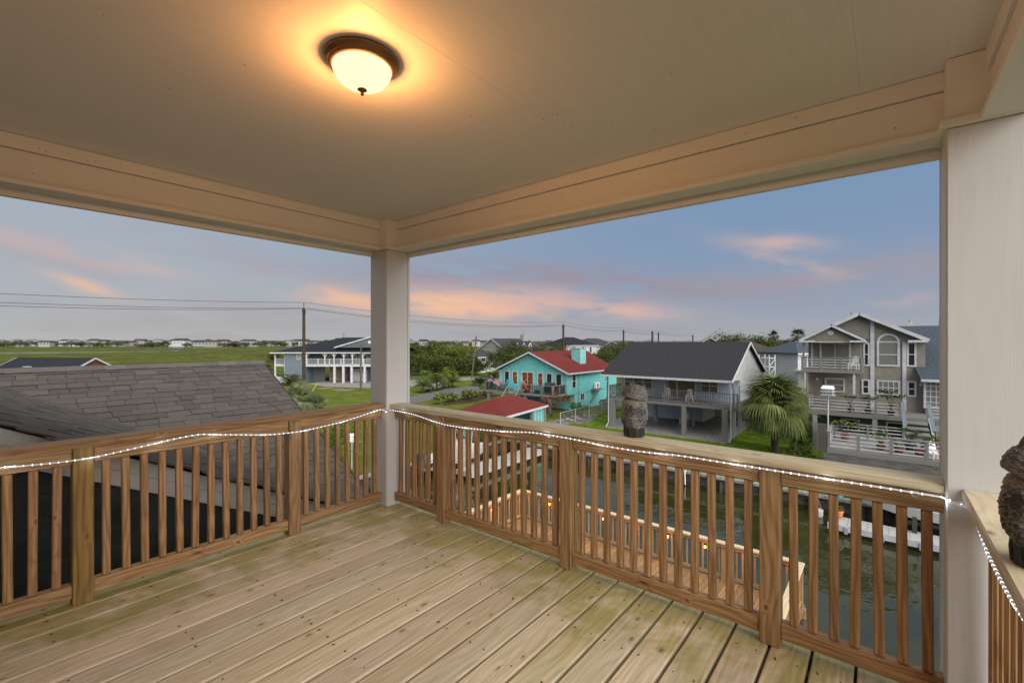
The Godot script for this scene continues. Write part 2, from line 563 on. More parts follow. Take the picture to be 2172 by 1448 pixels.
# marsh grass seen from afar: bright tussocks, dull reed beds and bare brown flats in drawn-out patches
func marsh_texture() -> ImageTexture:
	var S := 1024
	var a := fnl(91, 0.006, 4).get_seamless_image(S, S).get_data()
	var b := fnl(92, 0.028, 4).get_seamless_image(S, S).get_data()
	var c := fnl(93, 0.12, 3).get_seamless_image(S, S).get_data()
	var o := PackedByteArray()
	o.resize(S * S * 3)
	for i in S * S:
		var ta := a[i] / 255.0
		var tb := b[i] / 255.0
		var tc := c[i] / 255.0
		var g := Color(0.33, 0.36, 0.15).lerp(Color(0.45, 0.51, 0.15), smoothstep(0.42, 0.62, tb))
		g = g.lerp(Color(0.30, 0.31, 0.18), smoothstep(0.48, 0.60, ta) * 0.9)
		g = g.lerp(Color(0.40, 0.33, 0.25), smoothstep(0.58, 0.66, ta * 0.8 + tb * 0.25) * 0.85)
		g = g.lerp(Color(0.17, 0.19, 0.08), smoothstep(0.55, 0.72, tc) * 0.75)
		o[i * 3] = int(g.r * 255)
		o[i * 3 + 1] = int(g.g * 255)
		o[i * 3 + 2] = int(g.b * 255)
	return ImageTexture.create_from_image(Image.create_from_data(S, S, false, Image.FORMAT_RGB8, o))


func tint(k := 0.12) -> Color:
	var t := 1.0 + rng.randf_range(-k, k)
	return Color(clampf(t * 0.92, 0, 1), clampf(t * (0.92 + rng.randf_range(-0.025, 0.025)), 0, 1), clampf(t * (0.92 + rng.randf_range(-0.06, 0.05)), 0, 1))


func wuv() -> Vector2:
	return Vector2(rng.randf() * 4.0, 0.15 * rng.randi_range(0, 1) + 0.003)


func balcony() -> void:
	rng.seed = 42
	# ---- deck boards, laid along X; green algae grows on the damp ends by the rails
	var deck := setting("deck")
	var al := fnl(131, 2.6, 4)
	var al2 := fnl(137, 26.0, 2)
	var pitch := 0.168
	var x0 := -1.2
	var x1 := 2.61
	for k in 27:
		var zc := -3.54 + pitch * (k + 0.5) - 0.084
		var w := pitch - rng.randf_range(0.010, 0.014)
		var t := tint(0.09)
		var mb := MB.new()
		mb.uvo = wuv()
		var xs := [x0]
		var x := -0.2
		while x < x1:
			xs.append(x)
			x += 0.035 if x > 1.7 or zc < -2.9 else 0.3
		xs.append(x1)
		var ends := x1 + rng.randf_range(-0.004, 0.004)
		xs[-1] = ends
		var rows := [[-w / 2, -0.007], [-w / 2 + 0.007, 0.0], [-w * 0.17, 0.0], [w * 0.17, 0.0], [w / 2 - 0.007, 0.0], [w / 2, -0.007]]
		for i in xs.size() - 1:
			for r in rows.size() - 1:
				var P := []
				for q in [[i, r], [i + 1, r], [i + 1, r + 1], [i, r + 1]]:
					P.append(Vector3(xs[q[0]], rows[q[1]][1], zc + rows[q[1]][0]))
				var n: Vector3 = ((P[2] as Vector3) - (P[0] as Vector3)).cross((P[3] as Vector3) - (P[1] as Vector3)).normalized()
				if n.y < 0.0:
					n = -n
				for j: int in [0, 2, 1, 0, 3, 2] if ((P[1] as Vector3) - (P[0] as Vector3)).cross((P[2] as Vector3) - (P[0] as Vector3)).y > 0.0 else [0, 1, 2, 0, 2, 3]:
					var p: Vector3 = P[j]
					var g := al.get_noise_2d(p.x, p.z) * 0.9 + al2.get_noise_2d(p.x, p.z) * 0.35
					var near := maxf(1.0 - (2.47 - p.x) / 0.62, 1.0 - (p.z + 3.5) / 0.72)
					var cover := smoothstep(0.15, 0.75, near * 0.75 + g * 0.85)
					mb.col = t.lerp(Color(0.50, 0.53, 0.17), cover * 0.72)
					mb.v(p, n, Vector2(p.x, p.z - zc + w / 2))
		mb.col = t * 0.8
		for sd: float in [-1.0, 1.0]:
			mb.quad(Vector3(x0, -0.007, zc + sd * w / 2), Vector3(ends, -0.007, zc + sd * w / 2), Vector3(ends, -0.036, zc + sd * w / 2), Vector3(x0, -0.036, zc + sd * w / 2), Vector3(0, 0, sd))
		mb.quad(Vector3(x0, -0.036, zc - w / 2), Vector3(ends, -0.036, zc - w / 2), Vector3(ends, -0.036, zc + w / 2), Vector3(x0, -0.036, zc + w / 2), Vector3.DOWN)
		mb.quad(Vector3(ends, 0, zc - w / 2), Vector3(ends, 0, zc + w / 2), Vector3(ends, -0.036, zc + w / 2), Vector3(ends, -0.036, zc - w / 2), Vector3.RIGHT)
		var pl := part(mb, "plank", M.deck_wood, deck)
		var nb := MB.new()
		for jx: float in [-0.55, -0.12, 0.31, 0.74, 1.17, 1.60, 2.03, 2.42]:
			for sz: float in [-0.045, 0.042]:
				if rng.randf() < 0.72:
					nb.cyl(Vector3(jx + rng.randf_range(-0.015, 0.015), 0.0004, zc + sz + rng.randf_range(-0.008, 0.008)), Vector3(jx, 0.0012, zc + sz), rng.randf_range(0.0026, 0.0042), -1, 7)
		part(nb, "nail_heads", M.nail, pl, true)
	var jb := MB.new()
	for jx: float in [-0.55, -0.12, 0.31, 0.74, 1.17, 1.60, 2.03, 2.46]:
		jb.b2(Vector3(jx - 0.019, -0.28, -3.62), Vector3(jx + 0.019, -0.038, 0.94))
	part(jb, "joists", M.rail_wood, deck, true)
	var rim := MB.new()
	rim.b2(Vector3(2.615, -0.30, -3.66), Vector3(2.655, -0.004, 0.94), 0.003)
	part(rim, "rim_board", M.rail_wood, deck)
	var sf := MB.new()
	sf.b2(Vector3(-1.2, -0.32, -3.62), Vector3(2.61, -0.285, 0.94))
	part(sf, "gap_shade_panel", M.dark_wall, deck)  # unseen panel added under the joists so the board gaps stay dark

	# ---- railings
	railing("wooden deck railing along the left side, above the shingled roof", Vector3(0, 0, 0), 0.0, -1.2, 2.433, [-0.76, 0.455, 1.645], [5, 12, 12, 8], 0.92, true)
	railing("wooden deck railing along the right side, above the canal", Vector3(2.50, 0, 0), -90.0, -3.434, 0.19, [-2.805, -1.60, -0.43], [6, 12, 12, 7], 0.915, false)
	railing("short wooden railing beyond the right column, nearest the camera", Vector3(0, 0, 0.27), 180.0, -2.433, 1.2, [-1.15, 0.1], [13, 12, 11], 0.915, false)

	# ---- columns, beams, ceiling
	for e in [[-3.684, "corner"], [0.19, "near"]]:
		var z: float = e[0]
		var col := setting("column")
		var mb := MB.new()
		mb.b2(Vector3(2.445, -0.01, z + 0.012), Vector3(2.683, 2.30, z + 0.238))
		part(mb, "core", M.dimmed_trim_paint, col)
		# boards wrapped round the core, their joint a groove beside each corner
		for q in [[Vector3(2.433, 0, z), Vector3(2.447, 2.298, z + 0.232)], [Vector3(2.4328, 0, z + 0.2355), Vector3(2.66, 2.298, z + 0.2502)], [Vector3(2.436, 0, z - 0.002), Vector3(2.66, 2.298, z + 0.0125)], [Vector3(2.6615, 0, z - 0.004), Vector3(2.6865, 2.298, z + 0.253)]]:
			var bb := MB.new()
			bb.uvo = wuv()
			bb.b2(q[0], q[1], 0.003)
			part(bb, "casing_board", M.dimmed_trim_paint, col)
	var bm := setting("beams")
	var bx := func(lo: Vector3, hi: Vector3, n: String) -> void:
		var mb := MB.new()
		mb.uvo = wuv()
		mb.b2(lo, hi, 0.003)
		part(mb, n, M.panel_paint, bm)  # beams take the lighter copy of the column paint, making up for weak light
	# left beam
	bx.call(Vector3(-1.2, 2.334, -3.69), Vector3(2.545, 2.4915, -3.555), "main_board")
	bx.call(Vector3(-1.2, 2.494, -3.69), Vector3(2.545, 2.569, -3.541), "upper_board")
	bx.call(Vector3(-1.2, 2.303, -3.655), Vector3(2.52, 2.331, -3.525), "soffit_board")
	bx.call(Vector3(-1.2, 2.262, -3.705), Vector3(2.70, 2.331, -3.664), "outer_board")
	# right beam
	bx.call(Vector3(2.545, 2.334, -3.69), Vector3(2.69, 2.4915, 0.45), "main_board")
	bx.call(Vector3(2.531, 2.494, -3.69), Vector3(2.69, 2.569, 0.45), "upper_board")
	bx.call(Vector3(2.515, 2.303, -3.655), Vector3(2.655, 2.331, 0.42), "soffit_board")
	bx.call(Vector3(2.664, 2.262, -3.66), Vector3(2.705, 2.331, 0.45), "outer_board")
	# near beam
	bx.call(Vector3(-1.2, 2.334, 0.31), Vector3(2.54, 2.4915, 0.45), "main_board")
	bx.call(Vector3(-1.2, 2.494, 0.296), Vector3(2.52, 2.569, 0.45), "upper_board")
	bx.call(Vector3(-1.2, 2.303, 0.28), Vector3(2.51, 2.331, 0.42), "soffit_board")
	# boxed corners over the columns
	bx.call(Vector3(2.433, 2.332, -3.68), Vector3(2.60, 2.5685, -3.434), "corner_box")
	bx.call(Vector3(2.433, 2.332, 0.19), Vector3(2.60, 2.5685, 0.44), "corner_box")
	bx.call(Vector3(2.412, 2.300, -3.70), Vector3(2.66, 2.330, -3.413), "column_cap")
	bx.call(Vector3(2.412, 2.300, 0.17), Vector3(2.66, 2.330, 0.46), "column_cap")
	var nl := MB.new()
	for i in 46:
		var along := rng.randf()
		var hi := 2.53 + rng.randf_range(-0.025, 0.025) if rng.randf() < 0.6 else rng.randf_range(2.35, 2.47)
		var up := hi > 2.49
		if i % 2:
			var zf := -3.541 if up else -3.555
			var p := Vector3(lerpf(0.0, 2.5, along), hi, zf)
			nl.cyl(p, p + Vector3(0, 0, 0.0015), rng.randf_range(0.0018, 0.0034), -1, 6)
		else:
			var xf := 2.531 if up else 2.545
			var p := Vector3(xf, hi, lerpf(-3.5, 0.1, along))
			nl.cyl(p, p - Vector3(0.0015, 0, 0), rng.randf_range(0.0018, 0.0034), -1, 6)
	part(nl, "nail_heads", M.nail, bm, true)

	var ceil := setting("ceiling")
	var back := MB.new()
	back.b2(Vector3(-1.2, 2.583, -3.69), Vector3(2.70, 2.62, 0.45))
	part(back, "backing", M.panel_paint, ceil)
	var zs := [-3.60, -2.52, -1.30, -0.08, 0.42]
	for i in zs.size() - 1:
		for xr in [[-1.2, 1.33 + 0.3 * (i % 2)], [1.3305 + 0.3 * (i % 2), 2.60]]:
			var mb := MB.new()
			mb.uvo = wuv()
			mb.b2(Vector3(xr[0], 2.570 + rng.randf() * 0.0003, zs[i] + 0.0002), Vector3(xr[1], 2.5822, zs[i + 1] - 0.0002), 0.0004)
			part(mb, "panel", M.panel_paint, ceil)
	var cn := MB.new()
	for i in 26:
		var p := Vector3(rng.randf_range(0.2, 2.4), 2.5695, rng.randf_range(-3.4, -0.1))
		if i < 9:
			p = Vector3(1.92 + rng.randf_range(-0.12, 0.12), 2.5695, -1.25 + rng.randf_range(-0.06, 0.06))
		cn.cyl(p, p + Vector3(0, 0.003, 0), rng.randf_range(0.002, 0.0036), -1, 6)
	part(cn, "nail_heads", M.nail, ceil, true)
	var rf := MB.new()
	rf.b2(Vector3(-4.5, 2.64, -3.95), Vector3(2.95, 2.9, 0.75))
	struct(rf, "balcony_roof", M.roof_brown)
	var hw := MB.new()
	hw.wall(Vector3(-1.2, 0, 1.4), Vector3.FORWARD, Vector3.RIGHT, 5.4, 0.0, 2.6, 0.17)
	hw.b2(Vector3(-4.5, -5.5, -4.0), Vector3(-1.21, 2.63, 1.4))
	struct(hw, "house_wall", M.siding_cream)

	lamp()
	# ---- rope lights
	var Lp := [[-0.6, 0.87], [-0.3, 0.855], [0.14, 0.838], [0.2, 0.832], [0.3, 0.824], [0.4, 0.82], [0.51, 0.822], [0.57, 0.828], [0.71, 0.843], [0.85, 0.86], [0.95, 0.873], [0.99, 0.878], [1.02, 0.872], [1.12, 0.85], [1.29, 0.821], [1.43, 0.80], [1.54, 0.791], [1.68, 0.788], [1.82, 0.796], [1.99, 0.81], [2.1, 0.824], [2.24, 0.848], [2.36, 0.868], [2.41, 0.866]]
	var a := []
	for p in Lp:
		a.append(Vector3(p[0], minf(p[1], 0.868), -3.462))
	a.append(Vector3(2.425, 0.855, -3.44))
	a.append(Vector3(2.424, 0.845, -3.425))
	a.append(Vector3(2.44, 0.85, -3.422))
	rope_light(a, "white LED rope light draped along the left railing", 10)
	var Rp := [[0.862, -3.40], [0.878, -3.34], [0.876, -3.25], [0.852, -3.07], [0.831, -2.89], [0.818, -2.76], [0.813, -2.69], [0.817, -2.44], [0.834, -2.12], [0.860, -1.85], [0.880, -1.71], [0.876, -1.65], [0.858, -1.46], [0.850, -1.29], [0.849, -1.13], [0.852, -1.03], [0.862, -0.83], [0.872, -0.65], [0.879, -0.52], [0.868, -0.48], [0.862, -0.37], [0.868, -0.20], [0.876, -0.04], [0.880, 0.12], [0.872, 0.165]]
	a = [Vector3(2.455, 0.855, -3.424)]
	for p in Rp:
		a.append(Vector3(2.466, minf(p[0], 0.862), p[1]))
	a.append_array([Vector3(2.44, 0.868, 0.182), Vector3(2.425, 0.860, 0.205), Vector3(2.423, 0.852, 0.235), Vector3(2.40, 0.842, 0.254), Vector3(2.3, 0.825, 0.2575), Vector3(2.09, 0.80, 0.2575), Vector3(1.81, 0.80, 0.2575), Vector3(1.63, 0.815, 0.2575), Vector3(1.3, 0.85, 0.2575), Vector3(0.8, 0.80, 0.2575)])
	rope_light(a, "white LED rope light draped along the right railing and round the near column", 14)

	owl(Vector3(2.545, 0.915, -1.145), 118.0, "grey plastic owl decoy with tilted head on the right railing")
	owl(Vector3(1.70, 0.915, 0.306), 60.0, "plastic owl decoy cut off by the right edge of the view")


# a run of railing along local +X: posts, rails and cap; the side towards the deck is local +Z of z = -3.5 for the left one
func railing(label: String, at: Vector3, turn: float, s0: float, s1: float, posts: Array, counts: Array, top: float, left: bool) -> void:
	var o := thing("deck_railing", label, "railing", at, turn, "railings round the deck")
	var z := -3.49 if left else 0.0     # face of the posts
	var cap := MB.new()
	cap.col = Color(0.80, 0.82, 0.80) if not left else Color(0.78, 0.74, 0.70)
	cap.uvo = wuv()
	cap.b2(Vector3(s0, top - 0.038, z - 0.105), Vector3(s1, top, z + 0.040), 0.006)
	part(cap, "cap_rail", M.rail_wood if left else M.deck_wood, o)
	var cuts := [s0]
	for i in posts.size():
		var p: float = posts[i]
		cuts.append_array([p - 0.0455, p + 0.0455])
		var mb := MB.new()
		mb.uvo = wuv()
		mb.col = Color(0.66, 0.66, 0.38) if i == 1 and left else tint(0.1) * 0.95
		mb.b2(Vector3(p - 0.0445, 0.0, z - 0.089), Vector3(p + 0.0445, top - 0.039, z), 0.004)
		part(mb, "post", M.rail_wood, o)
	cuts.append(s1)
	var zc := z - 0.045
	var bal := []
	for vnt in 6:
		var mb := MB.new()
		mb.uvo = wuv()
		var k := 0.80 + 0.05 * vnt
		mb.col = Color(minf(k, 1.0), minf(k * (0.97 - 0.03 * (vnt % 3)), 1.0), minf(k * (0.95 - 0.05 * (vnt % 2)), 1.0))
		mb.box(Vector3.ZERO, Vector3(0.037, top - 0.132 - 0.116, 0.037), Basis.IDENTITY, 0.005)
		bal.append(mb.st.commit())
	for i in range(0, cuts.size(), 2):
		var a: float = cuts[i] + 0.001
		var b: float = cuts[i + 1] - 0.001
		for e in [["top_rail", top - 0.108, top - 0.0388, zc - 0.03, zc + 0.032], ["under_rail", top - 0.131, top - 0.1095, zc - 0.026, zc + 0.029], ["bottom_rail", 0.042, 0.115, zc - 0.03, zc + 0.032]]:
			var mb := MB.new()
			mb.uvo = wuv()
			mb.col = tint(0.1)
			mb.b2(Vector3(a, e[1], e[3]), Vector3(b, e[2], e[4]), 0.003)
			part(mb, e[0], M.rail_wood, o)
		var n: int = counts[i / 2]
		for k in n:
			var x := lerpf(a, b, (k + 0.62) / (n + 0.24))
			var tilt := Basis(Vector3.BACK, rng.randf_range(-0.012, 0.012)) * Basis(Vector3.UP, (PI if rng.randf() < 0.5 else 0.0) + rng.randf_range(-0.06, 0.06))
			inst(bal[rng.randi() % 6], "baluster", M.rail_wood, o, Transform3D(tilt, Vector3(x, (top - 0.132 + 0.116) / 2.0, zc)))


func lamp() -> void:
	var o := thing("ceiling_lamp", "lit bronze flush ceiling lamp with frosted glass bowl", "lamp", Vector3(1.0, 2.568, -1.57))
	var mb := MB.new()
	mb.lathe([Vector2(0.0, 0.0), Vector2(0.139, 0.0), Vector2(0.1415, -0.005), Vector2(0.139, -0.011), Vector2(0.128, -0.019), Vector2(0.125, -0.023), Vector2(0.126, -0.026), Vector2(0.121, -0.031), Vector2(0.112, -0.034), Vector2(0.108, -0.031), Vector2(0.0, -0.024)], Vector3.ZERO, 56)
	part(mb, "pan", M.bronze, o)
	mb = MB.new()
	var prof := []
	for i in 15:
		var a := PI * 0.5 * i / 14.0
		prof.append(Vector2(0.1115 * cos(a) if i < 14 else 0.0, -0.028 - 0.085 * sin(a)))
	mb.lathe(prof, Vector3.ZERO, 48)
	part(mb, "glass_bowl", M.lamp_glass, o)
	mb = MB.new()
	mb.lathe([Vector2(0.0, -0.111), Vector2(0.017, -0.112), Vector2(0.018, -0.116), Vector2(0.008, -0.121), Vector2(0.0055, -0.126), Vector2(0.007, -0.131), Vector2(0.0045, -0.137), Vector2(0.0, -0.139)], Vector3.ZERO, 20)
	part(mb, "finial", M.bronze, o)
	var l := OmniLight3D.new()
	l.name = "lamp_light"
	l.position = Vector3(0, -0.085, 0)
	l.light_color = Color(1.0, 0.66, 0.36)
	l.light_energy = 0.135
	l.light_size = 0.05
	l.omni_range = 14.0
	l.omni_attenuation = 2.0
	l.shadow_enabled = true
	o.add_child(l)


func rope_light(pts: Array, label: String, lights: int) -> void:
	var cv := Curve3D.new()
	for i in pts.size():
		var t: Vector3 = ((pts[mini(i + 1, pts.size() - 1)] as Vector3) - (pts[maxi(i - 1, 0)] as Vector3)) / 6.0
		cv.add_point(pts[i], -t, t)
	cv.bake_interval = 0.02
	var n := cv.get_baked_length()
	var o := thing("rope_light", label, "rope light", Vector3.ZERO, 0.0, "LED rope lights on the railings")
	var line := []
	var s := 0.0
	while s <= n:
		line.append(cv.sample_baked(s, true))
		s += 0.02
	var mb := MB.new()
	mb.tube(line, 0.0040, 7)
	part(mb, "tube", M.rope_tube, o)
	for hk: Vector3 in ([Vector3(0.99, 0.866, -3.472), Vector3(2.33, 0.866, -3.472)] if label.contains("left") else [Vector3(2.476, 0.862, -1.71), Vector3(2.476, 0.862, -0.52), Vector3(2.476, 0.862, 0.10), Vector3(2.476, 0.862, -3.30)]):
		mb = MB.new()
		var ring := []
		for k in 9:
			ring.append(hk + Vector3(0, sin(TAU * k / 8.0) * 0.012 - 0.006, cos(TAU * k / 8.0) * 0.012) if not label.contains("left") else hk + Vector3(cos(TAU * k / 8.0) * 0.012, sin(TAU * k / 8.0) * 0.012 - 0.006, 0))
		mb.tube(ring, 0.0022, 5)
		part(mb, "hook", M.galvanised, o)
	mb = MB.new()
	s = 0.01
	while s < n:
		var p := cv.sample_baked(s, true)
		mb.lathe([Vector2(0, -0.0045), Vector2(0.0032, -0.003), Vector2(0.0044, 0), Vector2(0.0032, 0.003), Vector2(0, 0.0045)], p, 7)
		s += 0.0325
	part(mb, "led_beads", M.led, o, true)
	for k in lights:
		var l := OmniLight3D.new()
		l.name = "rope_glow"
		l.position = cv.sample_baked(n * (k + 0.5) / lights, true) + (Vector3(0, -0.01, 0.02) if label.contains("left") else Vector3(-0.02, -0.01, 0))
		l.light_color = Color(0.92, 0.96, 1.0)
		l.light_energy = 0.0005
		l.light_size = 0.008
		l.omni_range = 3.0
		l.omni_attenuation = 2.0
		l.shadow_enabled = true
		o.add_child(l, true)


func owl(at: Vector3, turn: float, label: String) -> void:
	var o := thing("owl_decoy", label, "owl decoy", at, turn, "owl decoys on the railings")
	var n1 := fnl(201, 80.0, 2)
	var n2 := fnl(202, 9.0, 2)
	# body: a feathered barrel that swells at the shoulders; local +Z is the front
	var mb := MB.new()
	var N := 64
	var K := 70
	var pos := func(i: int, k: int) -> Vector3:
		var t := float(i) / K
		var y := lerpf(0.045, 0.238, t)
		var r := 0.058 + 0.021 * sin(PI * pow(t, 0.75)) - 0.012 * pow(1.0 - t, 3.0)
		if t > 0.86:
			r *= sqrt(maxf(0.0, 1.0 - pow((t - 0.86) / 0.145, 2.0)))
		var a := TAU * (k % N) / N
		var d := Vector3(cos(a), 0, sin(a) * 0.92)
		var p := d * r + Vector3.UP * y
		var f := absf(n1.get_noise_3d(p.x, p.y * 0.62, p.z))
		return p + d * (0.011 * f - 0.003)
	for i in K:
		for k in N:
			var A: Vector3 = pos.call(i, k)
			var t := 0.45 * n2.get_noise_3dv(A) + 0.9 * (absf(n1.get_noise_3d(A.x, A.y * 0.62, A.z)) - 0.25)
			mb.col = Color(0.05, 0.047, 0.042).lerp(Color(0.31, 0.295, 0.26), smoothstep(-0.30, 0.16, t))
			mb.quad(A, pos.call(i, k + 1), pos.call(i + 1, k + 1), pos.call(i + 1, k), Vector3(A.x, 0.02, A.z))
	part(mb, "body", M.owl_plastic, o)
	# trunk it perches on
	mb = MB.new()
	mb.col = Color(0.032, 0.03, 0.027)
	mb.lathe([Vector2(0.0, 0.0), Vector2(0.054, 0.0), Vector2(0.057, 0.006), Vector2(0.055, 0.03), Vector2(0.058, 0.06), Vector2(0.052, 0.095), Vector2(0.03, 0.11)], Vector3(0, 0, 0.008), 22)
	for k in 11:
		var a := TAU * k / 11.0
		mb.tube([Vector3(cos(a) * 0.055, 0.004, sin(a) * 0.055 + 0.008), Vector3(cos(a + 0.1) * 0.057, 0.04, sin(a + 0.1) * 0.057 + 0.008), Vector3(cos(a) * 0.054, 0.08, sin(a) * 0.054 + 0.008)], 0.0055, 5)
	part(mb, "stump", M.owl_plastic, o)
	# head: a separate hollow dome that sits tilted on the neck, with two ear tufts, eyes and a beak
	var hd := Node3D.new()
	hd.name = "head"
	hd.position = Vector3(0, 0.228, 0)
	hd.basis = Basis(Vector3.BACK, deg_to_rad(13.0)) * Basis(Vector3.UP, 0.5)
	o.add_child(hd)
	mb = MB.new()
	mb.col = Color(0.27, 0.245, 0.205)
	var prof := [Vector2(0.066, -0.004), Vector2(0.0745, 0.0), Vector2(0.076, 0.008)]
	for i in 13:
		var a := PI * 0.5 * i / 12.0
		prof.append(Vector2(0.074 * pow(cos(a), 0.8) if i < 12 else 0.0, 0.012 + 0.066 * sin(a)) + Vector2(0.0016 * (i % 2), 0))
	var rings := []
	for i in prof.size():
		var q: Vector2 = prof[i]
		if i + 1 < prof.size():
			for j in 4:
				rings.append(q.lerp(prof[i + 1], j / 4.0))
	rings.append(prof[-1])
	var hp := func(i: int, k: int) -> Vector3:
		var q: Vector2 = rings[i]
		var a := TAU * (k % 64) / 64.0
		var p := Vector3(cos(a) * q.x, q.y, sin(a) * q.x)
		return p * (1.0 + 0.05 * absf(n1.get_noise_3d(p.x, p.y * 1.6, p.z)))
	for i in rings.size() - 1:
		for k in 64:
			var A: Vector3 = hp.call(i, k)
			var t := absf(n1.get_noise_3d(A.x, A.y * 1.6, A.z))
			mb.col = Color(0.09, 0.085, 0.077).lerp(Color(0.29, 0.28, 0.25), smoothstep(0.02, 0.35, t))
			mb.quad(A, hp.call(i, k + 1), hp.call(i + 1, k + 1), hp.call(i + 1, k), A + Vector3(0, 0.01, 0))
	mb.col = Color(0.02, 0.018, 0.016)
	mb.lathe([Vector2(0.0, 0.004), Vector2(0.0655, 0.003)], Vector3.ZERO, 40)
	part(mb, "dome", M.owl_plastic, hd)
	for s: float in [-1.0, 1.0]:
		mb = MB.new()
		mb.col = Color(0.15, 0.135, 0.115)
		mb.tube([Vector3(s * 0.042, 0.052, 0.0), Vector3(s * 0.047, 0.074, 0.0), Vector3(s * 0.050, 0.088, 0.001)], 0.016, 8, 0.004)
		part(mb, "ear_tuft", M.owl_plastic, hd)
		mb = MB.new()
		mb.col = Color(0.55, 0.38, 0.03)
		mb.lathe([Vector2(0.0, 0.004), Vector2(0.011, 0.002), Vector2(0.016, 0.0)], Vector3(s * 0.026, 0.030, 0.066), 14, Basis(Vector3.RIGHT, PI / 2 - 0.25))
		part(mb, "eye", M.owl_plastic, hd)
	mb = MB.new()
	mb.col = Color(0.05, 0.045, 0.04)
	mb.tube([Vector3(0, 0.026, 0.070), Vector3(0, 0.016, 0.083), Vector3(0, 0.006, 0.080)], 0.009, 7, 0.002)
	part(mb, "beak", M.owl_plastic, hd)


func near_house() -> void:
	rng.seed = 77
	var h := thing("shingled_house", "house wing with brown shingle roof, cream fascia and dark wall beside the left railing", "house")
	# front gable wall under the rake, and the walls behind
	var mb := MB.new()
	var zf := -4.47
	mb.quad(Vector3(-3, G, zf), Vector3(3.6, G, zf), Vector3(3.6, 1.046 - 1.8 - 0.12, zf), Vector3(-3, 1.046 + 1.5 - 0.12, zf), Vector3.BACK)
	mb.quad(Vector3(3.6, G, zf), Vector3(3.6, G, -13.5), Vector3(3.6, -0.95, -13.5), Vector3(3.6, -0.95, zf), Vector3.RIGHT)
	mb.quad(Vector3(3.6, -0.95, -6.2), Vector3(3.6, -0.95, -13.2), Vector3(3.6, 0.93, -9.7), Vector3(3.6, -0.6, -6.6), Vector3.RIGHT)
	part(mb, "wall", M.dark_wall, h)
	# rake boards
	for e in [["fascia", 0.030, 0.10, -4.40, 0.024], ["frieze_board", 0.132, 0.104, -4.415, 0.03]]:
		mb = MB.new()
		var dn: float = e[1] + float(e[2]) * 0.5
		mb.beam(Vector3(-3, 1.046 + 1.5 - dn * 1.118, e[3]), Vector3(3.88, 1.046 - 1.94 - dn * 1.118, e[3]), e[4], e[2], 0.003)
		part(mb, e[0], M.dimmed_trim_paint, h)
	var sh := []      # every shingle: [transform, width variant, colour variant, score]
	var eye := Vector3(0, 1.476, 0)
	var widths := [0.21, 0.26, 0.30, 0.34]
	var lay := func(o: Vector3, along: Vector3, down: Vector3, n: Vector3, courses: int, lim: Callable) -> void:
		for k in courses:
			var r: Vector2 = lim.call(k)
			var x := r.x - rng.randf() * 0.3
			while x < r.y - 0.02:
				var wi := rng.randi() % 4
				var w: float = widths[wi]
				var w2 := w
				if x + w > r.y:
					w2 = r.y - x
				var c := o + along * (x + w2 * 0.5) + down * (0.143 * (k + 0.5) + 0.02) + n * (0.010 if rng.randf() < 0.6 else 0.005)
				var bs := Basis(along, n, along.cross(n)) * Basis(Vector3.RIGHT, -0.055) * Basis.from_scale(Vector3((w2 - 0.007) / w, 1, 1))
				sh.append([Transform3D(bs, c), wi, rng.randi() % 6, absf(n.dot((c - eye).normalized())) / (c - eye).length_squared()])
				x += w2
	var s2 := Vector3(0, -1, 2).normalized()
	var n2 := Vector3(0, 2, 1).normalized()
	var k2 := 0.143 * 2.0 / sqrt(5.0)
	lay.call(Vector3(0, 1.06, -9.7), Vector3.RIGHT, s2, n2, 33, func(k: int) -> Vector2: return Vector2(maxf(-1.3, k2 * k - 0.25), 3.92))
	var s1 := Vector3(2, -1, 0).normalized()
	var n1 := Vector3(1, 2, 0).normalized()
	lay.call(Vector3(-1.3, 1.046 + 0.65, -4.375), Vector3.FORWARD, s1, n1, 41, func(k: int) -> Vector2: return Vector2(-0.012 - 0.03 * float((k * 7) % 3) / 2.0, minf(5.6, 9.67 + 1.3 - k2 * (k + 1) - 4.375 + 0.1)))
	sh.sort_custom(func(p, q): return p[3] > q[3])
	var meshes := {}
	var pal := [Color(0.178, 0.160, 0.140), Color(0.158, 0.143, 0.128), Color(0.195, 0.176, 0.154), Color(0.150, 0.138, 0.126), Color(0.186, 0.160, 0.140), Color(0.170, 0.157, 0.143)]
	var rest := MB.new()
	var roof := Node3D.new()
	roof.name = "roof"
	h.add_child(roof)
	for i in sh.size():
		var e: Array = sh[i]
		var key: int = e[1] * 10 + e[2]
		if not meshes.has(key):
			var t := MB.new()
			t.col = pal[e[2]] * 0.82
			t.box(Vector3.ZERO, Vector3(widths[e[1]], 0.009, 0.185))
			meshes[key] = t.st.commit()
		if i < 300:
			inst(meshes[key], "shingle", M.shingle, roof, e[0])
		else:
			rest.st.append_from(meshes[key], 0, e[0])
	part(rest, "shingles", M.shingle, roof, true)
	for i in 20:
		mb = MB.new()
		mb.col = pal[i % 6]
		var x := 3.92 - 0.27 * (i + 0.5)
		for sg: float in [1.0, -1.0]:
			var d := Vector3(0, -1, 2 * sg).normalized()
			mb.box(Vector3(x, 1.088, -9.7) + d * 0.068, Vector3(0.30, 0.008, 0.145), Basis(Vector3.RIGHT, 0.4636 * sg) * Basis(Vector3.BACK, 0.02))
		part(mb, "ridge_cap", M.shingle, roof)
	# decking under the shingles
	mb = MB.new()
	mb.quad(Vector3(-4, 1.05, -9.7), Vector3(3.90, 1.05, -9.7), Vector3(3.90, 1.05 - 2.05, -5.6), Vector3(-4, 1.05 - 2.05, -5.6), Vector3.UP)
	mb.quad(Vector3(-4, 1.05, -9.7), Vector3(3.90, 1.05, -9.7), Vector3(3.90, 1.05 - 2.0, -13.7), Vector3(-4, 1.05 - 2.0, -13.7), Vector3(0, 1, -1))
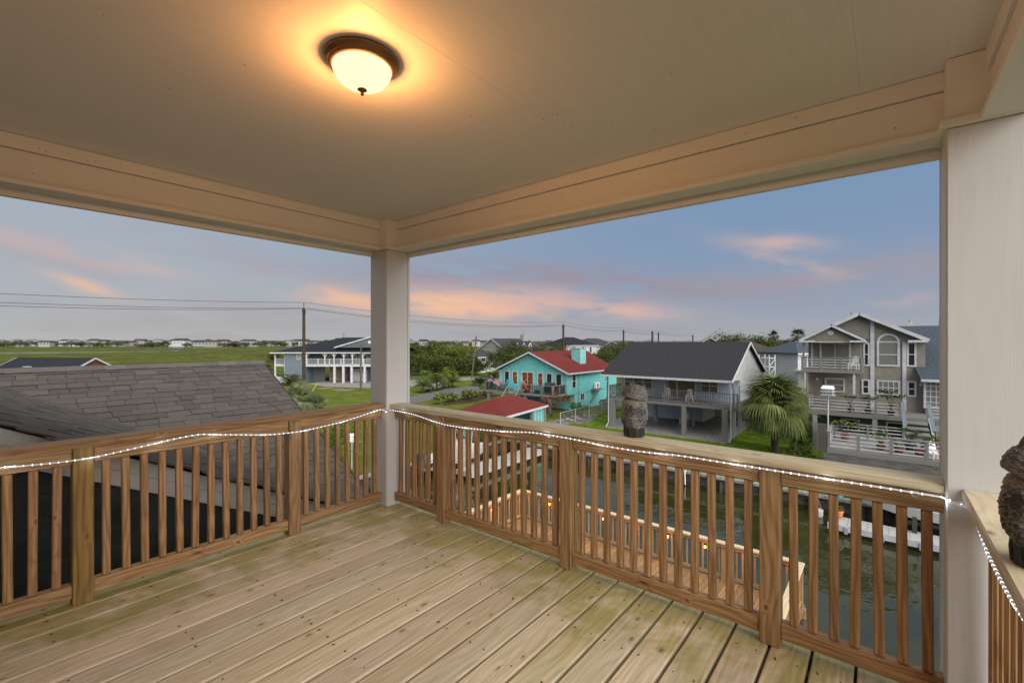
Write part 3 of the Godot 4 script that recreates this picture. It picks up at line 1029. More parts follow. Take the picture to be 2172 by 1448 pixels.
	mb.quad(Vector3(-4, 3.036, -4.385), Vector3(3.90, -0.914, -4.385), Vector3(3.90, -0.914, -9.6), Vector3(-4, 3.036, -9.6), Vector3.UP)
	part(mb, "roof_deck", M.roof_brown, roof)
	mb = MB.new()
	mb.beam(Vector3(3.905, 1.02, -9.7), Vector3(3.905, -0.98, -5.7), 0.02, 0.12, 0.0)
	part(mb, "rake_board", M.roof_brown, h)


func poly(pts: Array, y: float, n: String, m: Material) -> MeshInstance3D:
	var pk := PackedVector2Array()
	for p in pts:
		pk.append(Vector2(p[0], p[1]))
	var ix := Geometry2D.triangulate_polygon(pk)
	var mb := MB.new()
	for i in range(0, ix.size(), 3):
		var q := []
		for j in 3:
			q.append(Vector3(pk[ix[i + j]].x, y, pk[ix[i + j]].y))
		mb.tri(q[0], q[1], q[2], Vector3.UP)
	return struct(mb, n, m)


func grounds() -> void:
	rng.seed = 5
	var mb := MB.new()
	for r in [[-2500, 9.5, -20.7, 2500], [-2500, 2500, -2500, -20.7], [24.75, 2500, -20.7, 2500]]:
		mb.quad(Vector3(r[0], G - 0.02, r[2]), Vector3(r[1], G - 0.02, r[2]), Vector3(r[1], G - 0.02, r[3]), Vector3(r[0], G - 0.02, r[3]), Vector3.UP)
	struct(mb, "ground", M.marsh)
	mb = MB.new()
	mb.quad(Vector3(9.4, WATER, -20.8), Vector3(24.8, WATER, -20.8), Vector3(24.8, WATER, 400), Vector3(9.4, WATER, 400), Vector3.UP)
	struct(mb, "canal", M.canal_water)
	poly([[-40, -20.9], [46, -20.9], [60, -36], [75, -50], [80, -68], [60, -84], [38, -78], [20, -75], [-5, -95], [-60, -80]], G, "lawn", M.lawn)
	poly([[24.85, -20.6], [46, -20.6], [46, -1.0], [24.85, -1.0]], G, "lush_lawn", M.lush_lawn)
	poly([[24.8, -1.1], [60, -1.1], [60, 30], [24.8, 30]], G - 0.004, "yard", M.lush_lawn)
	poly([[-40, -29.5], [10, -36.5], [32, -41.0], [39.2, -42.5], [49.2, -44.3], [90, -52], [90, -58.5], [56.2, -51.1], [51.5, -50.4], [43.2, -48.7], [36.1, -46.2], [10, -41.5], [-40, -34.5]], G + 0.02, "road", M.asphalt)
	poly([[44.0, -48.6], [47.0, -50.0], [52.5, -59.5], [61.5, -57.2], [57.0, -51.5], [62.0, -52.4], [70, -59.8], [66, -62.6], [55.0, -62.6], [52.0, -66.6], [44.9, -57.6]], G + 0.028, "driveway", M.concrete)
	poly([[36.6, -73.7], [36.2, -66.9], [39.3, -59.4], [47, -58.6], [49, -66], [44, -78]], G + 0.02, "drive_slab", M.concrete)
	poly([[55.9, -72.2], [60.5, -68.4], [64.3, -61.8], [65.2, -62.4], [61.6, -69.4], [56.9, -73.3]], G + 0.024, "footpath", M.concrete)
	poly([[39.9, -48.4], [43.5, -49.3], [48.5, -50.4], [50.0, -53.0], [45.0, -51.8], [40.2, -50.0]], G + 0.035, "planting_bed", M.mulch)
	poly([[33.4, -37.2], [37, -36.6], [45, -38.6], [45, -41.5], [37, -40.0]], G + 0.03, "garden_bed", M.mulch)
	poly([[27.5, -23.2], [37.5, -22.2], [38.6, -20.9], [34.6, -19.6], [28.5, -20.7]], G + 0.03, "gravel_bed", M.gravel)
	poly([[33.3, -17.6], [33.1, -8.3], [43.5, -8.6], [46.0, -18.6], [38, -18.7]], G + 0.03, "carport_slab", M.concrete)
	for e in [[52, -395, 60, 9], [-30, -430, 90, 6], [205, -560, 110, 12], [-120, -330, 26, 5]]:
		var pts := []
		for k in 18:
			var a := TAU * k / 18.0
			pts.append([e[0] + cos(a) * e[2] * (0.8 + 0.3 * rng.randf()), e[1] + sin(a) * e[3] * (0.8 + 0.4 * rng.randf())])
		poly(pts, G + 0.03, "pond", M.pond)
	for e in [[35.08, -64.83, 1.2], [35.13, -61.59, 0.9], [35.65, -59.95, 1.3]]:
		var pts := []
		for k in 12:
			var a := TAU * k / 12.0
			pts.append([e[0] + cos(a) * e[2] * (0.7 + 0.5 * rng.randf()), e[1] + sin(a) * e[2] * (0.7 + 0.5 * rng.randf())])
		poly(pts, G + 0.012, "bare_earth", M.dirt)

	# bulkheads round the canal
	for e in [["weathered timber bulkhead with pale cap along the far bank of the canal", Vector3(24.68, 0, -20.7), Vector3(24.68, 0, 60.0), Vector3.LEFT], ["timber bulkhead with pale cap closing the end of the canal", Vector3(9.4, 0, -20.72), Vector3(24.68, 0, -20.72), Vector3.BACK], ["timber bulkhead below the lower deck on the near bank", Vector3(9.45, 0, -20.7), Vector3(9.45, 0, 60.0), Vector3.RIGHT]]:
		var b := thing("bulkhead", e[0], "bulkhead", Vector3.ZERO, 0.0, "bulkheads round the canal")
		var p: Vector3 = e[1]
		var q: Vector3 = e[2]
		var out: Vector3 = e[3]
		mb = MB.new()
		mb.beam(p + Vector3(0, (G + WATER - 0.6) / 2 - 0.03, 0), q + Vector3(0, (G + WATER - 0.6) / 2 - 0.03, 0), 0.10, G - WATER + 0.55)
		part(mb, "sheet_wall", M.bulkhead, b)
		mb = MB.new()
		mb.beam(p + out * 0.02 + Vector3(0, G + 0.05, 0), q + out * 0.02 + Vector3(0, G + 0.05, 0), 0.34, 0.14, 0.01)
		part(mb, "cap", M.concrete, b)
		mb = MB.new()
		mb.beam(p + out * 0.09 + Vector3(0, WATER + 0.22, 0), q + out * 0.09 + Vector3(0, WATER + 0.22, 0), 0.09, 0.14)
		part(mb, "waler", M.bulkhead, b)
		var d := (q - p).normalized()
		var s := 1.0
		while s < minf(p.distance_to(q), 30.0):
			mb = MB.new()
			mb.cyl(p + d * s + out * 0.17 + Vector3(0, WATER - 0.8, 0), p + d * s + out * 0.17 + Vector3(0, G - 0.1, 0), 0.09, 0.085, 8)
			part(mb, "pile", M.bulkhead, b)
			s += 1.9
	lower_deck()


func lower_deck() -> void:
	var dk := thing("lower_deck", "lower timber deck with picket railing at the water, strung with lights", "deck", Vector3.ZERO)
	var y := -4.25
	rng.seed = 303
	var pl := []
	for vnt in 6:
		var mb := MB.new()
		mb.uvo = wuv()
		var k := 0.60 + 0.05 * vnt
		mb.col = Color(k, k * 0.95, k * 0.93)
		mb.box(Vector3.ZERO, Vector3(4.75, 0.035, 0.139), Basis.IDENTITY, 0.003)
		pl.append(mb.st.commit())
	for k in 54:
		inst(pl[rng.randi() % 6], "plank", M.rail_wood, dk, Transform3D(Basis.IDENTITY, Vector3(9.32, y - 0.0175, -9.06 + 0.1445 * k)))
	var mb := MB.new()
	for x in [7.2, 9.4, 11.6]:
		for z in [-9.0, -6.5, -4.0, -1.4]:
			mb.cyl(Vector3(x, WATER - 0.5, z), Vector3(x, y - 0.25, z), 0.13, 0.12, 9)
	part(mb, "piles", M.bulkhead, dk, true)
	mb = MB.new()
	for x in [7.2, 9.4, 11.6]:
		mb.b2(Vector3(x - 0.04, y - 0.25, -9.12), Vector3(x + 0.04, y - 0.037, -1.3))
	part(mb, "joists", M.rail_wood, dk, true)
	var bal := []
	for vnt in 4:
		mb = MB.new()
		mb.uvo = wuv()
		mb.col = tint(0.15)
		mb.box(Vector3.ZERO, Vector3(0.036, 0.70, 0.036))
		bal.append(mb.st.commit())
	for e in [[Vector3(11.67, y, -9.11), Vector3(11.67, y, -1.45), 5], [Vector3(7.0, y, -9.11), Vector3(11.67, y, -9.11), 3], [Vector3(8.6, y, -1.40), Vector3(11.67, y, -1.40), 2]]:
		var p: Vector3 = e[0]
		var q: Vector3 = e[1]
		var d := (q - p).normalized()
		var len := p.distance_to(q)
		for r in [["cap_rail", 0.90, 0.15, 0.036], ["top_rail", 0.83, 0.04, 0.08], ["bottom_rail", 0.10, 0.04, 0.08]]:
			mb = MB.new()
			mb.uvo = wuv()
			mb.col = Color(0.86, 0.82, 0.76) if r[0] == "cap_rail" else tint(0.08)
			var sft := -0.005 * absf(d.z)
			mb.beam(p + Vector3(0, r[1] + sft, 0), q + Vector3(0, r[1] + sft, 0), r[2], r[3], 0.004)
			part(mb, r[0], M.rail_wood if r[0] != "cap_rail" else M.deck_wood, dk)
		var np: int = e[2]
		for k in np + 1:
			mb = MB.new()
			mb.uvo = wuv()
			mb.col = tint(0.1)
			var c := p + d * clampf(len * k / np, 0.05, len - 0.05)
			mb.b2(c + Vector3(-0.046, -0.3, -0.046), c + Vector3(0.046, 0.885, 0.046), 0.003)
			part(mb, "post", M.rail_wood, dk)
		var s := 0.15
		while s < len - 0.1:
			if fmod(s + 0.07, len / np) > 0.14:
				inst(bal[rng.randi() % 4], "baluster", M.rail_wood, dk, Transform3D(Basis(), p + d * s + Vector3(0, 0.465, 0)))
			s += 0.128
	# string of filament bulbs under the cap rail
	var sl := thing("string_lights", "string of small warm bulbs hung along the lower deck railing", "string lights")
	var path := []
	for k in 9:
		path.append(Vector3(7.6 + 0.5 * k, 0, -9.04))
	for k in 17:
		path.append(Vector3(11.61, 0, -8.9 + 0.46 * k))
	var line := []
	for i in path.size():
		var p: Vector3 = path[i]
		p.y = y + 0.80
		line.append(p)
		if i + 1 < path.size():
			var m: Vector3 = (p + (path[i + 1] as Vector3) + Vector3(0, y + 0.80, 0)) * 0.5
			m.y = y + 0.765
			line.append(m)
	mb = MB.new()
	mb.tube(line, 0.006, 5)
	part(mb, "cord", M.black, sl)
	for i in range(1, path.size(), 2):
		var p: Vector3 = path[i] + Vector3(0, y + 0.80, 0)
		p += Vector3(0, 0, 0.02) if i < 9 else Vector3(-0.02, 0, 0)
		mb = MB.new()
		mb.cyl(p, p - Vector3(0, 0.05, 0), 0.014, -1, 8)
		part(mb, "socket", M.black, sl)
		mb = MB.new()
		mb.lathe([Vector2(0, -0.125), Vector2(0.015, -0.118), Vector2(0.026, -0.095), Vector2(0.02, -0.065), Vector2(0.012, -0.05)], p, 10)
		part(mb, "bulb", M.bulb, sl)
		var l := OmniLight3D.new()
		l.name = "bulb_light"
		l.position = p - Vector3(0, 0.09, 0)
		l.light_color = Color(1.0, 0.55, 0.2)
		l.light_energy = 0.006
		l.light_size = 0.02
		l.omni_range = 6.0
		l.omni_attenuation = 2.0
		l.shadow_enabled = true
		sl.add_child(l, true)


# ---------------------------------------------------------------- parts shared by the houses
func slab(mb: MB, a: Vector3, b: Vector3, c: Vector3, d: Vector3, t := 0.12) -> void:
	var n := (c - a).cross(d - b).normalized()
	if n.y < 0.0:
		n = -n
	var o := -n * t
	mb.quad(a, b, c, d, n)
	mb.quad(a + o, b + o, c + o, d + o, -n)
	var mid := (a + b + c + d) * 0.25
	for e in [[a, b], [b, c], [c, d], [d, a]]:
		var p: Vector3 = e[0]
		var q: Vector3 = e[1]
		mb.quad(p, q, q + o, p + o, (p + q) * 0.5 - mid)


func tri_slab(mb: MB, a: Vector3, b: Vector3, c: Vector3) -> void:
	mb.tri(a, b, c, Vector3.UP)
	mb.tri(a + Vector3(0, -0.1, 0), b + Vector3(0, -0.1, 0), c + Vector3(0, -0.1, 0), Vector3.DOWN)


# window whose centre is c on a wall facing out; nx by ny lights
func window(parent: Node3D, c: Vector3, out: Vector3, w: float, h: float, nx: int, ny: int, pane: Material, fw := 0.09, fm: Material = null, n := "window") -> void:
	var r := Vector3.UP.cross(out)
	var bs := Basis(r, Vector3.UP, out)
	var mb := MB.new()
	var z := out * 0.03
	for s: float in [-1.0, 1.0]:
		mb.box(c + r * s * (w - fw) * 0.5 + z, Vector3(fw, h, 0.06), bs)
		mb.box(c + Vector3.UP * s * (h - fw) * 0.5 + z, Vector3(w - fw * 2, fw, 0.056), bs)
	for i in range(1, nx):
		mb.box(c + r * (w - fw) * (float(i) / nx - 0.5) + z, Vector3(0.045, h - fw * 2, 0.05), bs)
	for i in range(1, ny):
		mb.box(c + Vector3.UP * (h - fw) * (float(i) / ny - 0.5) + z, Vector3(w - fw * 2, 0.05, 0.046), bs)
	var o := part(mb, n, fm if fm else M.white_paint, parent)
	mb = MB.new()
	mb.box(c + out * 0.018, Vector3(w - fw * 1.5, h - fw * 1.5, 0.012), bs)
	part(mb, "pane", pane, o)


# railing of square posts, a cap and either pickets (joined) or white bars between
func far_rail(parent: Node3D, p: Vector3, q: Vector3, h: float, posts: int, bars: int, m: Material, bm: Material, pw := 0.09, gap := 0.13) -> void:
	var d := (q - p).normalized()
	var L := p.distance_to(q)
	var mb := MB.new()
	mb.beam(p + Vector3(0, h, 0), q + Vector3(0, h, 0), 0.12, 0.05)
	part(mb, "cap_rail", m, parent)
	for k in posts + 1:
		mb = MB.new()
		var c := p + d * clampf(L * k / posts, pw * 0.5, L - pw * 0.5)
		mb.b2(c + Vector3(-pw / 2, -0.22, -pw / 2), c + Vector3(pw / 2, h - 0.027, pw / 2))
		part(mb, "post", m, parent)
	if bars > 0:
		for k in bars:
			mb = MB.new()
			var y := h * (k + 0.75) / (bars + 0.55)
			mb.beam(p + Vector3(0, y, 0), q + Vector3(0, y, 0), 0.03, 0.045)
			part(mb, "bar", bm, parent)
	else:
		mb = MB.new()
		mb.beam(p + Vector3(0, 0.1, 0), q + Vector3(0, 0.1, 0), 0.05, 0.07)
		var s := gap
		while s < L:
			mb.box(p + d * s + Vector3(0, h * 0.5 + 0.03, 0), Vector3(0.032, h - 0.1, 0.032))
			s += gap
		part(mb, "pickets", bm, parent, true)


func bxp(parent: Node3D, n: String, m: Material, lo: Vector3, hi: Vector3, ch := 0.0) -> MeshInstance3D:
	var mb := MB.new()
	mb.b2(lo, hi, ch)
	return part(mb, n, m, parent)


func bmp(parent: Node3D, n: String, m: Material, p: Vector3, q: Vector3, w: float, t: float) -> MeshInstance3D:
	var mb := MB.new()
	mb.beam(p, q, w, t)
	return part(mb, n, m, parent)


func cam_at(px: float, depth: float) -> Vector3:
	# ground point at a bearing and a distance ahead of the balcony
	var l := (px - 1086.0) / 965.0 * depth
	var th := deg_to_rad(90.0 + YAW)
	return Vector3(l * sin(th) + depth * cos(th), G, l * cos(th) - depth * sin(th))


func houses() -> void:
	rng.seed = 9
	beige_house()
	blue_house()
	aqua_house()
	boathouse()
	slate_house()
	other_houses()


func beige_house() -> void:
	var h := thing("beige_house", "beige clapboard house with arched window, blue-grey roof and weathered decks across the canal", "house")
	var L := Vector3.LEFT
	# main front
	var mb := MB.new()
	mb.laps(Vector3(38, 0, 0), Vector3.BACK, L, G, 3.25, 0.105, func(y): return -4.1 if y < 1.55 else -1.23 - maxf(0.0, (3.29 - y) * 1.92), func(y): return 2.0 if y < 1.55 else -1.23 + maxf(0.0, (3.29 - y) * 1.92))
	mb.quad(Vector3(38, G, -4.1), Vector3(46, G, -4.1), Vector3(46, 1.55, -4.1), Vector3(38, 1.55, -4.1), Vector3.FORWARD)
	part(mb, "front_wall", M.siding_beige, h)
	mb = MB.new()
	slab(mb, Vector3(37.55, 3.40, -1.23), Vector3(46, 3.40, -1.23), Vector3(46, 1.64, 2.12), Vector3(37.55, 1.64, 2.12))
	slab(mb, Vector3(37.55, 3.40, -1.23), Vector3(46, 3.40, -1.23), Vector3(46, 1.64, -4.58), Vector3(37.55, 1.64, -4.58))
	part(mb, "main_roof", M.roof_slate, h)
	for s: float in [-1.0, 1.0]:
		bmp(h, "rake_board", M.white_paint, Vector3(37.52, 3.30, -1.23), Vector3(37.52, 1.53, -1.23 + s * 3.38), 0.05, 0.21)
	bxp(h, "eave_return", M.white_paint, Vector3(37.45, 1.42, 1.18), Vector3(38.0, 1.56, 2.10))
	bxp(h, "pilaster", M.white_paint, Vector3(37.93, -2.9, -0.68), Vector3(37.985, 2.86, -0.47))
	bxp(h, "pilaster", M.white_paint, Vector3(37.93, -2.9, 0.92), Vector3(37.985, 1.45, 1.11))
	# arched window
	mb = MB.new()
	var z0 := -0.35
	var z1 := 0.80
	var zc := 0.225
	for z: float in [z0 + 0.06, z1 - 0.06]:
		mb.b2(Vector3(37.92, -0.13, z - 0.06), Vector3(37.985, 1.42, z + 0.06))
	mb.b2(Vector3(37.92, -0.13, z0 + 0.12), Vector3(37.985, -0.02, z1 - 0.12))
	mb.b2(Vector3(37.93, 1.40, z0 + 0.12), Vector3(37.985, 1.49, z1 - 0.12))
	mb.b2(Vector3(37.93, 0.60, z0 + 0.12), Vector3(37.985, 0.66, z1 - 0.12))
	for k in 16:
		var a := PI * k / 16.0
		var b := PI * (k + 1) / 16.0
		for rr: Array in [[0.575, 0.455]]:
			var P := func(t: float, r: float, x: float) -> Vector3: return Vector3(x, 1.42 + sin(t) * r, zc - cos(t) * r)
			mb.quad(P.call(a, rr[0], 37.92), P.call(b, rr[0], 37.92), P.call(b, rr[1], 37.92), P.call(a, rr[1], 37.92), L)
			mb.quad(P.call(a, rr[0], 37.92), P.call(b, rr[0], 37.92), P.call(b, rr[0], 37.99), P.call(a, rr[0], 37.99), Vector3.UP)
			mb.quad(P.call(a, rr[1], 37.92), P.call(b, rr[1], 37.92), P.call(b, rr[1], 37.99), P.call(a, rr[1], 37.99), Vector3.DOWN)
	var aw := part(mb, "arched_window", M.white_paint, h)
	mb = MB.new()
	mb.b2(Vector3(37.965, -0.05, z0 + 0.1), Vector3(37.975, 1.42, z1 - 0.1))
	for k in 16:
		mb.tri(Vector3(37.968, 1.42, zc), Vector3(37.968, 1.42 + sin(PI * k / 16.0) * 0.47, zc - cos(PI * k / 16.0) * 0.47), Vector3(37.968, 1.42 + sin(PI * (k + 1) / 16.0) * 0.47, zc - cos(PI * (k + 1) / 16.0) * 0.47), L)
	part(mb, "pane", M.curtain_glass, aw)
	for e in [[1.13, 1.59, -0.11, 1.44, 1, 2, "g"], [-1.05, -0.70, -0.14, 1.40, 1, 2, "g"], [-1.13, -0.69, -2.0, -1.01, 1, 2, "g"], [-0.35, 0.81, -1.98, -1.02, 4, 2, "c"], [1.13, 1.59, -1.99, -1.0, 1, 2, "g"], [-3.15, -2.02, -1.97, -1.02, 1, 2, "c"]]:
		window(h, Vector3(37.985, (e[2] + e[3]) / 2.0, (e[0] + e[1]) / 2.0), L, e[1] - e[0], e[3] - e[2], e[4], e[5], M.curtain_glass if e[6] == "c" else M.glass, 0.10)
	window(h, Vector3(37.985, 0.45, -2.57), L, 1.75, 1.95, 2, 1, M.curtain_glass, 0.11, null, "sliding_door")
	for e in [[-1.15, -3.62], [-1.22, -1.55], [-1.2, 1.83]]:
		mb = MB.new()
		mb.lathe([Vector2(0.0, 0.05), Vector2(0.07, 0.045), Vector2(0.115, 0.0)], Vector3(37.98, e[0], e[1]), 14, Basis(Vector3.BACK, PI / 2))
		part(mb, "wall_sconce", M.siding_cream, h)
	# upper balcony with its own gable
	mb = MB.new()
	mb.laps(Vector3(36, 0, 0), Vector3.BACK, L, 1.47, 2.5, 0.105, func(y): return -2.6 - maxf(0.0, (2.52 - y) * 1.55), func(y): return -2.6 + maxf(0.0, (2.52 - y) * 1.55))
	part(mb, "gable", M.siding_beige, h)
	mb = MB.new()
	slab(mb, Vector3(35.7, 2.60, -2.6), Vector3(38.1, 2.60, -2.6), Vector3(38.1, 1.58, -4.35), Vector3(35.7, 1.58, -4.35), 0.07)
	slab(mb, Vector3(35.7, 2.60, -2.6), Vector3(38.1, 2.60, -2.6), Vector3(38.1, 1.58, -0.72), Vector3(35.7, 1.58, -0.72), 0.07)
	part(mb, "balcony_roof", M.roof_slate, h)
	for s: float in [-1.0, 1.0]:
		bmp(h, "rake_board", M.white_paint, Vector3(35.69, 2.50, -2.6), Vector3(35.69, 1.53, -2.6 + s * 1.72), 0.04, 0.14)
		bxp(h, "eave_return", M.white_paint, Vector3(35.68, 1.42, -2.6 + s * 1.36 - 0.42), Vector3(38.0, 1.535, -2.6 + s * 1.36 + 0.42))
	bxp(h, "gable_sill", M.white_paint, Vector3(35.95, 1.41, -3.55), Vector3(36.04, 1.468, -1.66))
	mb = MB.new()
	mb.lathe([Vector2(0.0, 0.03), Vector2(0.17, 0.03), Vector2(0.19, 0.0)], Vector3(35.985, 2.04, -2.68), 18, Basis(Vector3.BACK, PI / 2), Vector3(0.85, 1, 1))
	part(mb, "oval_vent", M.white_paint, h)
	bxp(h, "balcony_floor", M.grey_wood, Vector3(35.95, -0.56, -4.28), Vector3(38, -0.34, -1.0))
	far_rail(h, Vector3(36.0, -0.34, -4.25), Vector3(36.0, -0.34, -1.03), 0.76, 3, 4, M.grey_wood, M.white_paint)
	far_rail(h, Vector3(36.05, -0.34, -1.03), Vector3(37.9, -0.34, -1.03), 0.76, 1, 4, M.grey_wood, M.white_paint)
	far_rail(h, Vector3(36.05, -0.34, -4.25), Vector3(37.9, -0.34, -4.25), 0.76, 1, 4, M.grey_wood, M.white_paint)
	for e in [[36.06, -4.16, -0.33, 1.42, "g"], [36.06, -1.10, -0.33, 1.42, "g"], [36.1, -4.0, -2.94, -0.56, "g"], [36.1, -1.45, -2.94, -0.56, "w"], [37.9, -3.88, -0.33, 1.42, "w"]]:
		bxp(h, "balcony_post", M.grey_wood if e[4] == "g" else M.siding_white, Vector3(e[0] - 0.06, e[2], e[1] - 0.06), Vector3(e[0] + 0.06, e[3], e[1] + 0.06))
	mb = MB.new()
	for k in 12:
		mb.box(Vector3(37.0, -2.75 + 0.17 * k, -4.0), Vector3(1.6, 0.14, 0.02), Basis(Vector3.RIGHT, 0.5))
	part(mb, "louvre_screen", M.tan_board, h)
	# middle deck
	bxp(h, "middle_deck", M.grey_wood, Vector3(34.95, -3.18, -3.86), Vector3(38, -2.95, 0.86))
	bxp(h, "middle_deck", M.grey_wood, Vector3(34.95, -3.17, 0.862), Vector3(38, -2.955, 9.0))
	far_rail(h, Vector3(35, -2.95, -3.83), Vector3(35, -2.95, 0.80), 0.88, 4, 4, M.grey_wood, M.white_paint)
	far_rail(h, Vector3(35.05, -2.95, -3.83), Vector3(37.9, -2.95, -3.83), 0.88, 1, 4, M.grey_wood, M.white_paint)
	far_rail(h, Vector3(35, -2.95, 1.90), Vector3(35, -2.95, 8.9), 0.88, 5, 4, M.grey_wood, M.white_paint)
	for z: float in [-3.43, -0.41, 2.4]:
		bxp(h, "deck_pier", M.siding_grey, Vector3(34.98, G, z - 0.12), Vector3(35.22, -3.18, z + 0.12))
	bxp(h, "shade_toned_undercroft", M.siding_olive, Vector3(37.2, G, -3.7), Vector3(37.9, -3.2, 9))  # beige wall coloured dark olive, standing in for the shade under the deck
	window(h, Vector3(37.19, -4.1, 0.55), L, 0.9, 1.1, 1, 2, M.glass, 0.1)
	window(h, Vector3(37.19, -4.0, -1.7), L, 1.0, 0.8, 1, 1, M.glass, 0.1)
	mb = MB.new()
	for k in 7:
		mb.box(Vector3(34.4, -4.6, -3.15 + 0.15 * k), Vector3(0.02, 1.9, 0.075))
	for k in 12:
		mb.box(Vector3(34.375, -5.45 + 0.155 * k, -2.70), Vector3(0.02, 0.075, 1.05))
	part(mb, "lattice", M.lattice, h)
	# stairs down to the lower deck
	for k in 4:
		bxp(h, "tread", M.grey_wood, Vector3(33.9 - 0.9 * k, -3.18 - 0.17 * k, 0.86), Vector3(34.93 - 0.9 * k, -3.12 - 0.17 * k, 1.9))
	for z: float in [0.84, 1.93]:
		bmp(h, "stair_rail", M.siding_slate, Vector3(34.9, -2.05, z), Vector3(34.2, -2.1, z), 0.16, 0.06)
		bmp(h, "stair_rail", M.siding_slate, Vector3(34.2, -2.1, z), Vector3(30.3, -2.95, z), 0.16, 0.06)
		for k in 3:
			bmp(h, "bar", M.white_paint, Vector3(34.1, -2.35 - 0.22 * k, z), Vector3(30.4, -3.15 - 0.19 * k, z), 0.03, 0.045)
	# lower deck over the boat slip
	bxp(h, "lower_deck", M.grey_wood, Vector3(26.66, -3.88, -2.12), Vector3(31.2, -3.68, 9.0))
	far_rail(h, Vector3(26.72, -3.68, -2.1), Vector3(26.72, -3.68, 8.6), 0.79, 9, 4, M.grey_wood, M.white_paint, 0.10)
	far_rail(h, Vector3(26.8, -3.68, -2.1), Vector3(30.0, -3.68, -2.1), 0.79, 1, 4, M.grey_wood, M.white_paint, 0.10)
	far_rail(h, Vector3(30.0, -3.68, -2.1), Vector3(30.0, -3.68, 0.82), 0.79, 2, 4, M.grey_wood, M.white_paint, 0.10)
	far_rail(h, Vector3(30.0, -3.68, 2.05), Vector3(30.0, -3.68, 8.6), 0.79, 4, 4, M.grey_wood, M.white_paint, 0.10)
	for e in [[30.9, -1.8], [30.9, 0.5], [25.3, -1.9], [25.3, 3.0], [30.9, 3.5], [25.3, 7.0]]:
		bxp(h, "deck_pier", M.bulkhead, Vector3(e[0] - 0.1, G if e[0] > 26 else G, e[1] - 0.1), Vector3(e[0] + 0.1, -3.88 if e[0] > 26 else -4.22, e[1] + 0.1))
	# shingled skirt roof under the lower deck, course by course
	mb = MB.new()
	var dn := Vector3(-1.75, -0.36, 0).normalized()
	var nn := Vector3(-0.36, 1.75, 0).normalized()
	rng.seed = 818
	for k in 12:
		var z := -2.3 + rng.randf() * 0.2
		while z < 5.0:
			var w := rng.randf_range(0.22, 0.42)
			var c := rng.randf_range(0.10, 0.155)
			mb.col = Color(c, c * 0.95, c * 0.88)
			mb.box(Vector3(26.66, -3.885, z + w / 2) + dn * (0.145 * (k + 0.5)) + nn * rng.randf_range(0.0, 0.012), Vector3(0.17, 0.012, w - 0.008), Basis(-dn, nn, (-dn).cross(nn)) * Basis(Vector3.BACK, -0.03))
			z += w
	part(mb, "skirt_shingles", M.shingle, h, true)
	mb = MB.new()
	slab(mb, Vector3(26.66, -3.90, -2.3), Vector3(26.66, -3.90, 9), Vector3(24.93, -4.256, 9), Vector3(24.93, -4.256, -2.3), 0.08)
	part(mb, "skirt_roof", M.roof_brown, h)
	# side wing
	mb = MB.new()
	mb.wall(Vector3(37.6, 0, 1.98), Vector3.BACK, L, 8.0, -2.95, -0.7, 0.105)
	part(mb, "wing_wall", M.siding_beige, h)
	mb = MB.new()
	slab(mb, Vector3(36.95, -0.80, 1.75), Vector3(36.95, -0.80, 10), Vector3(42.0, 2.55, 10), Vector3(42.0, 2.55, 0.5), 0.14)
	slab(mb, Vector3(42.0, 2.55, 0.5), Vector3(42.0, 2.55, 10), Vector3(47, -0.8, 10), Vector3(47, -0.8, 0.5), 0.14)
	part(mb, "wing_roof", M.roof_slate, h)
	bxp(h, "gutter", M.white_paint, Vector3(36.88, -0.95, 1.75), Vector3(36.97, -0.80, 10))
	window(h, Vector3(37.58, -1.72, 2.72), L, 1.65, 1.75, 6, 5, M.curtain_glass, 0.12, null, "sliding_door")
	var ch := bxp(h, "chimney", M.siding_cream, Vector3(43.0, 2.0, 1.28), Vector3(43.45, 2.84, 1.64))
	mb = MB.new()
	mb.cyl(Vector3(43.2, 2.84, 1.46), Vector3(43.2, 3.0, 1.46), 0.07)
	part(mb, "flue", M.siding_grey, ch)
	for e in [[40.0, 3.0, -1.75, 3.55], [43.0, 2.2, 3.0, 3.0]]:
		mb = MB.new()
		mb.cyl(Vector3(e[0], e[1], e[2]), Vector3(e[0], e[3], e[2]), 0.045)
		part(mb, "vent_pipe", M.siding_grey, h)


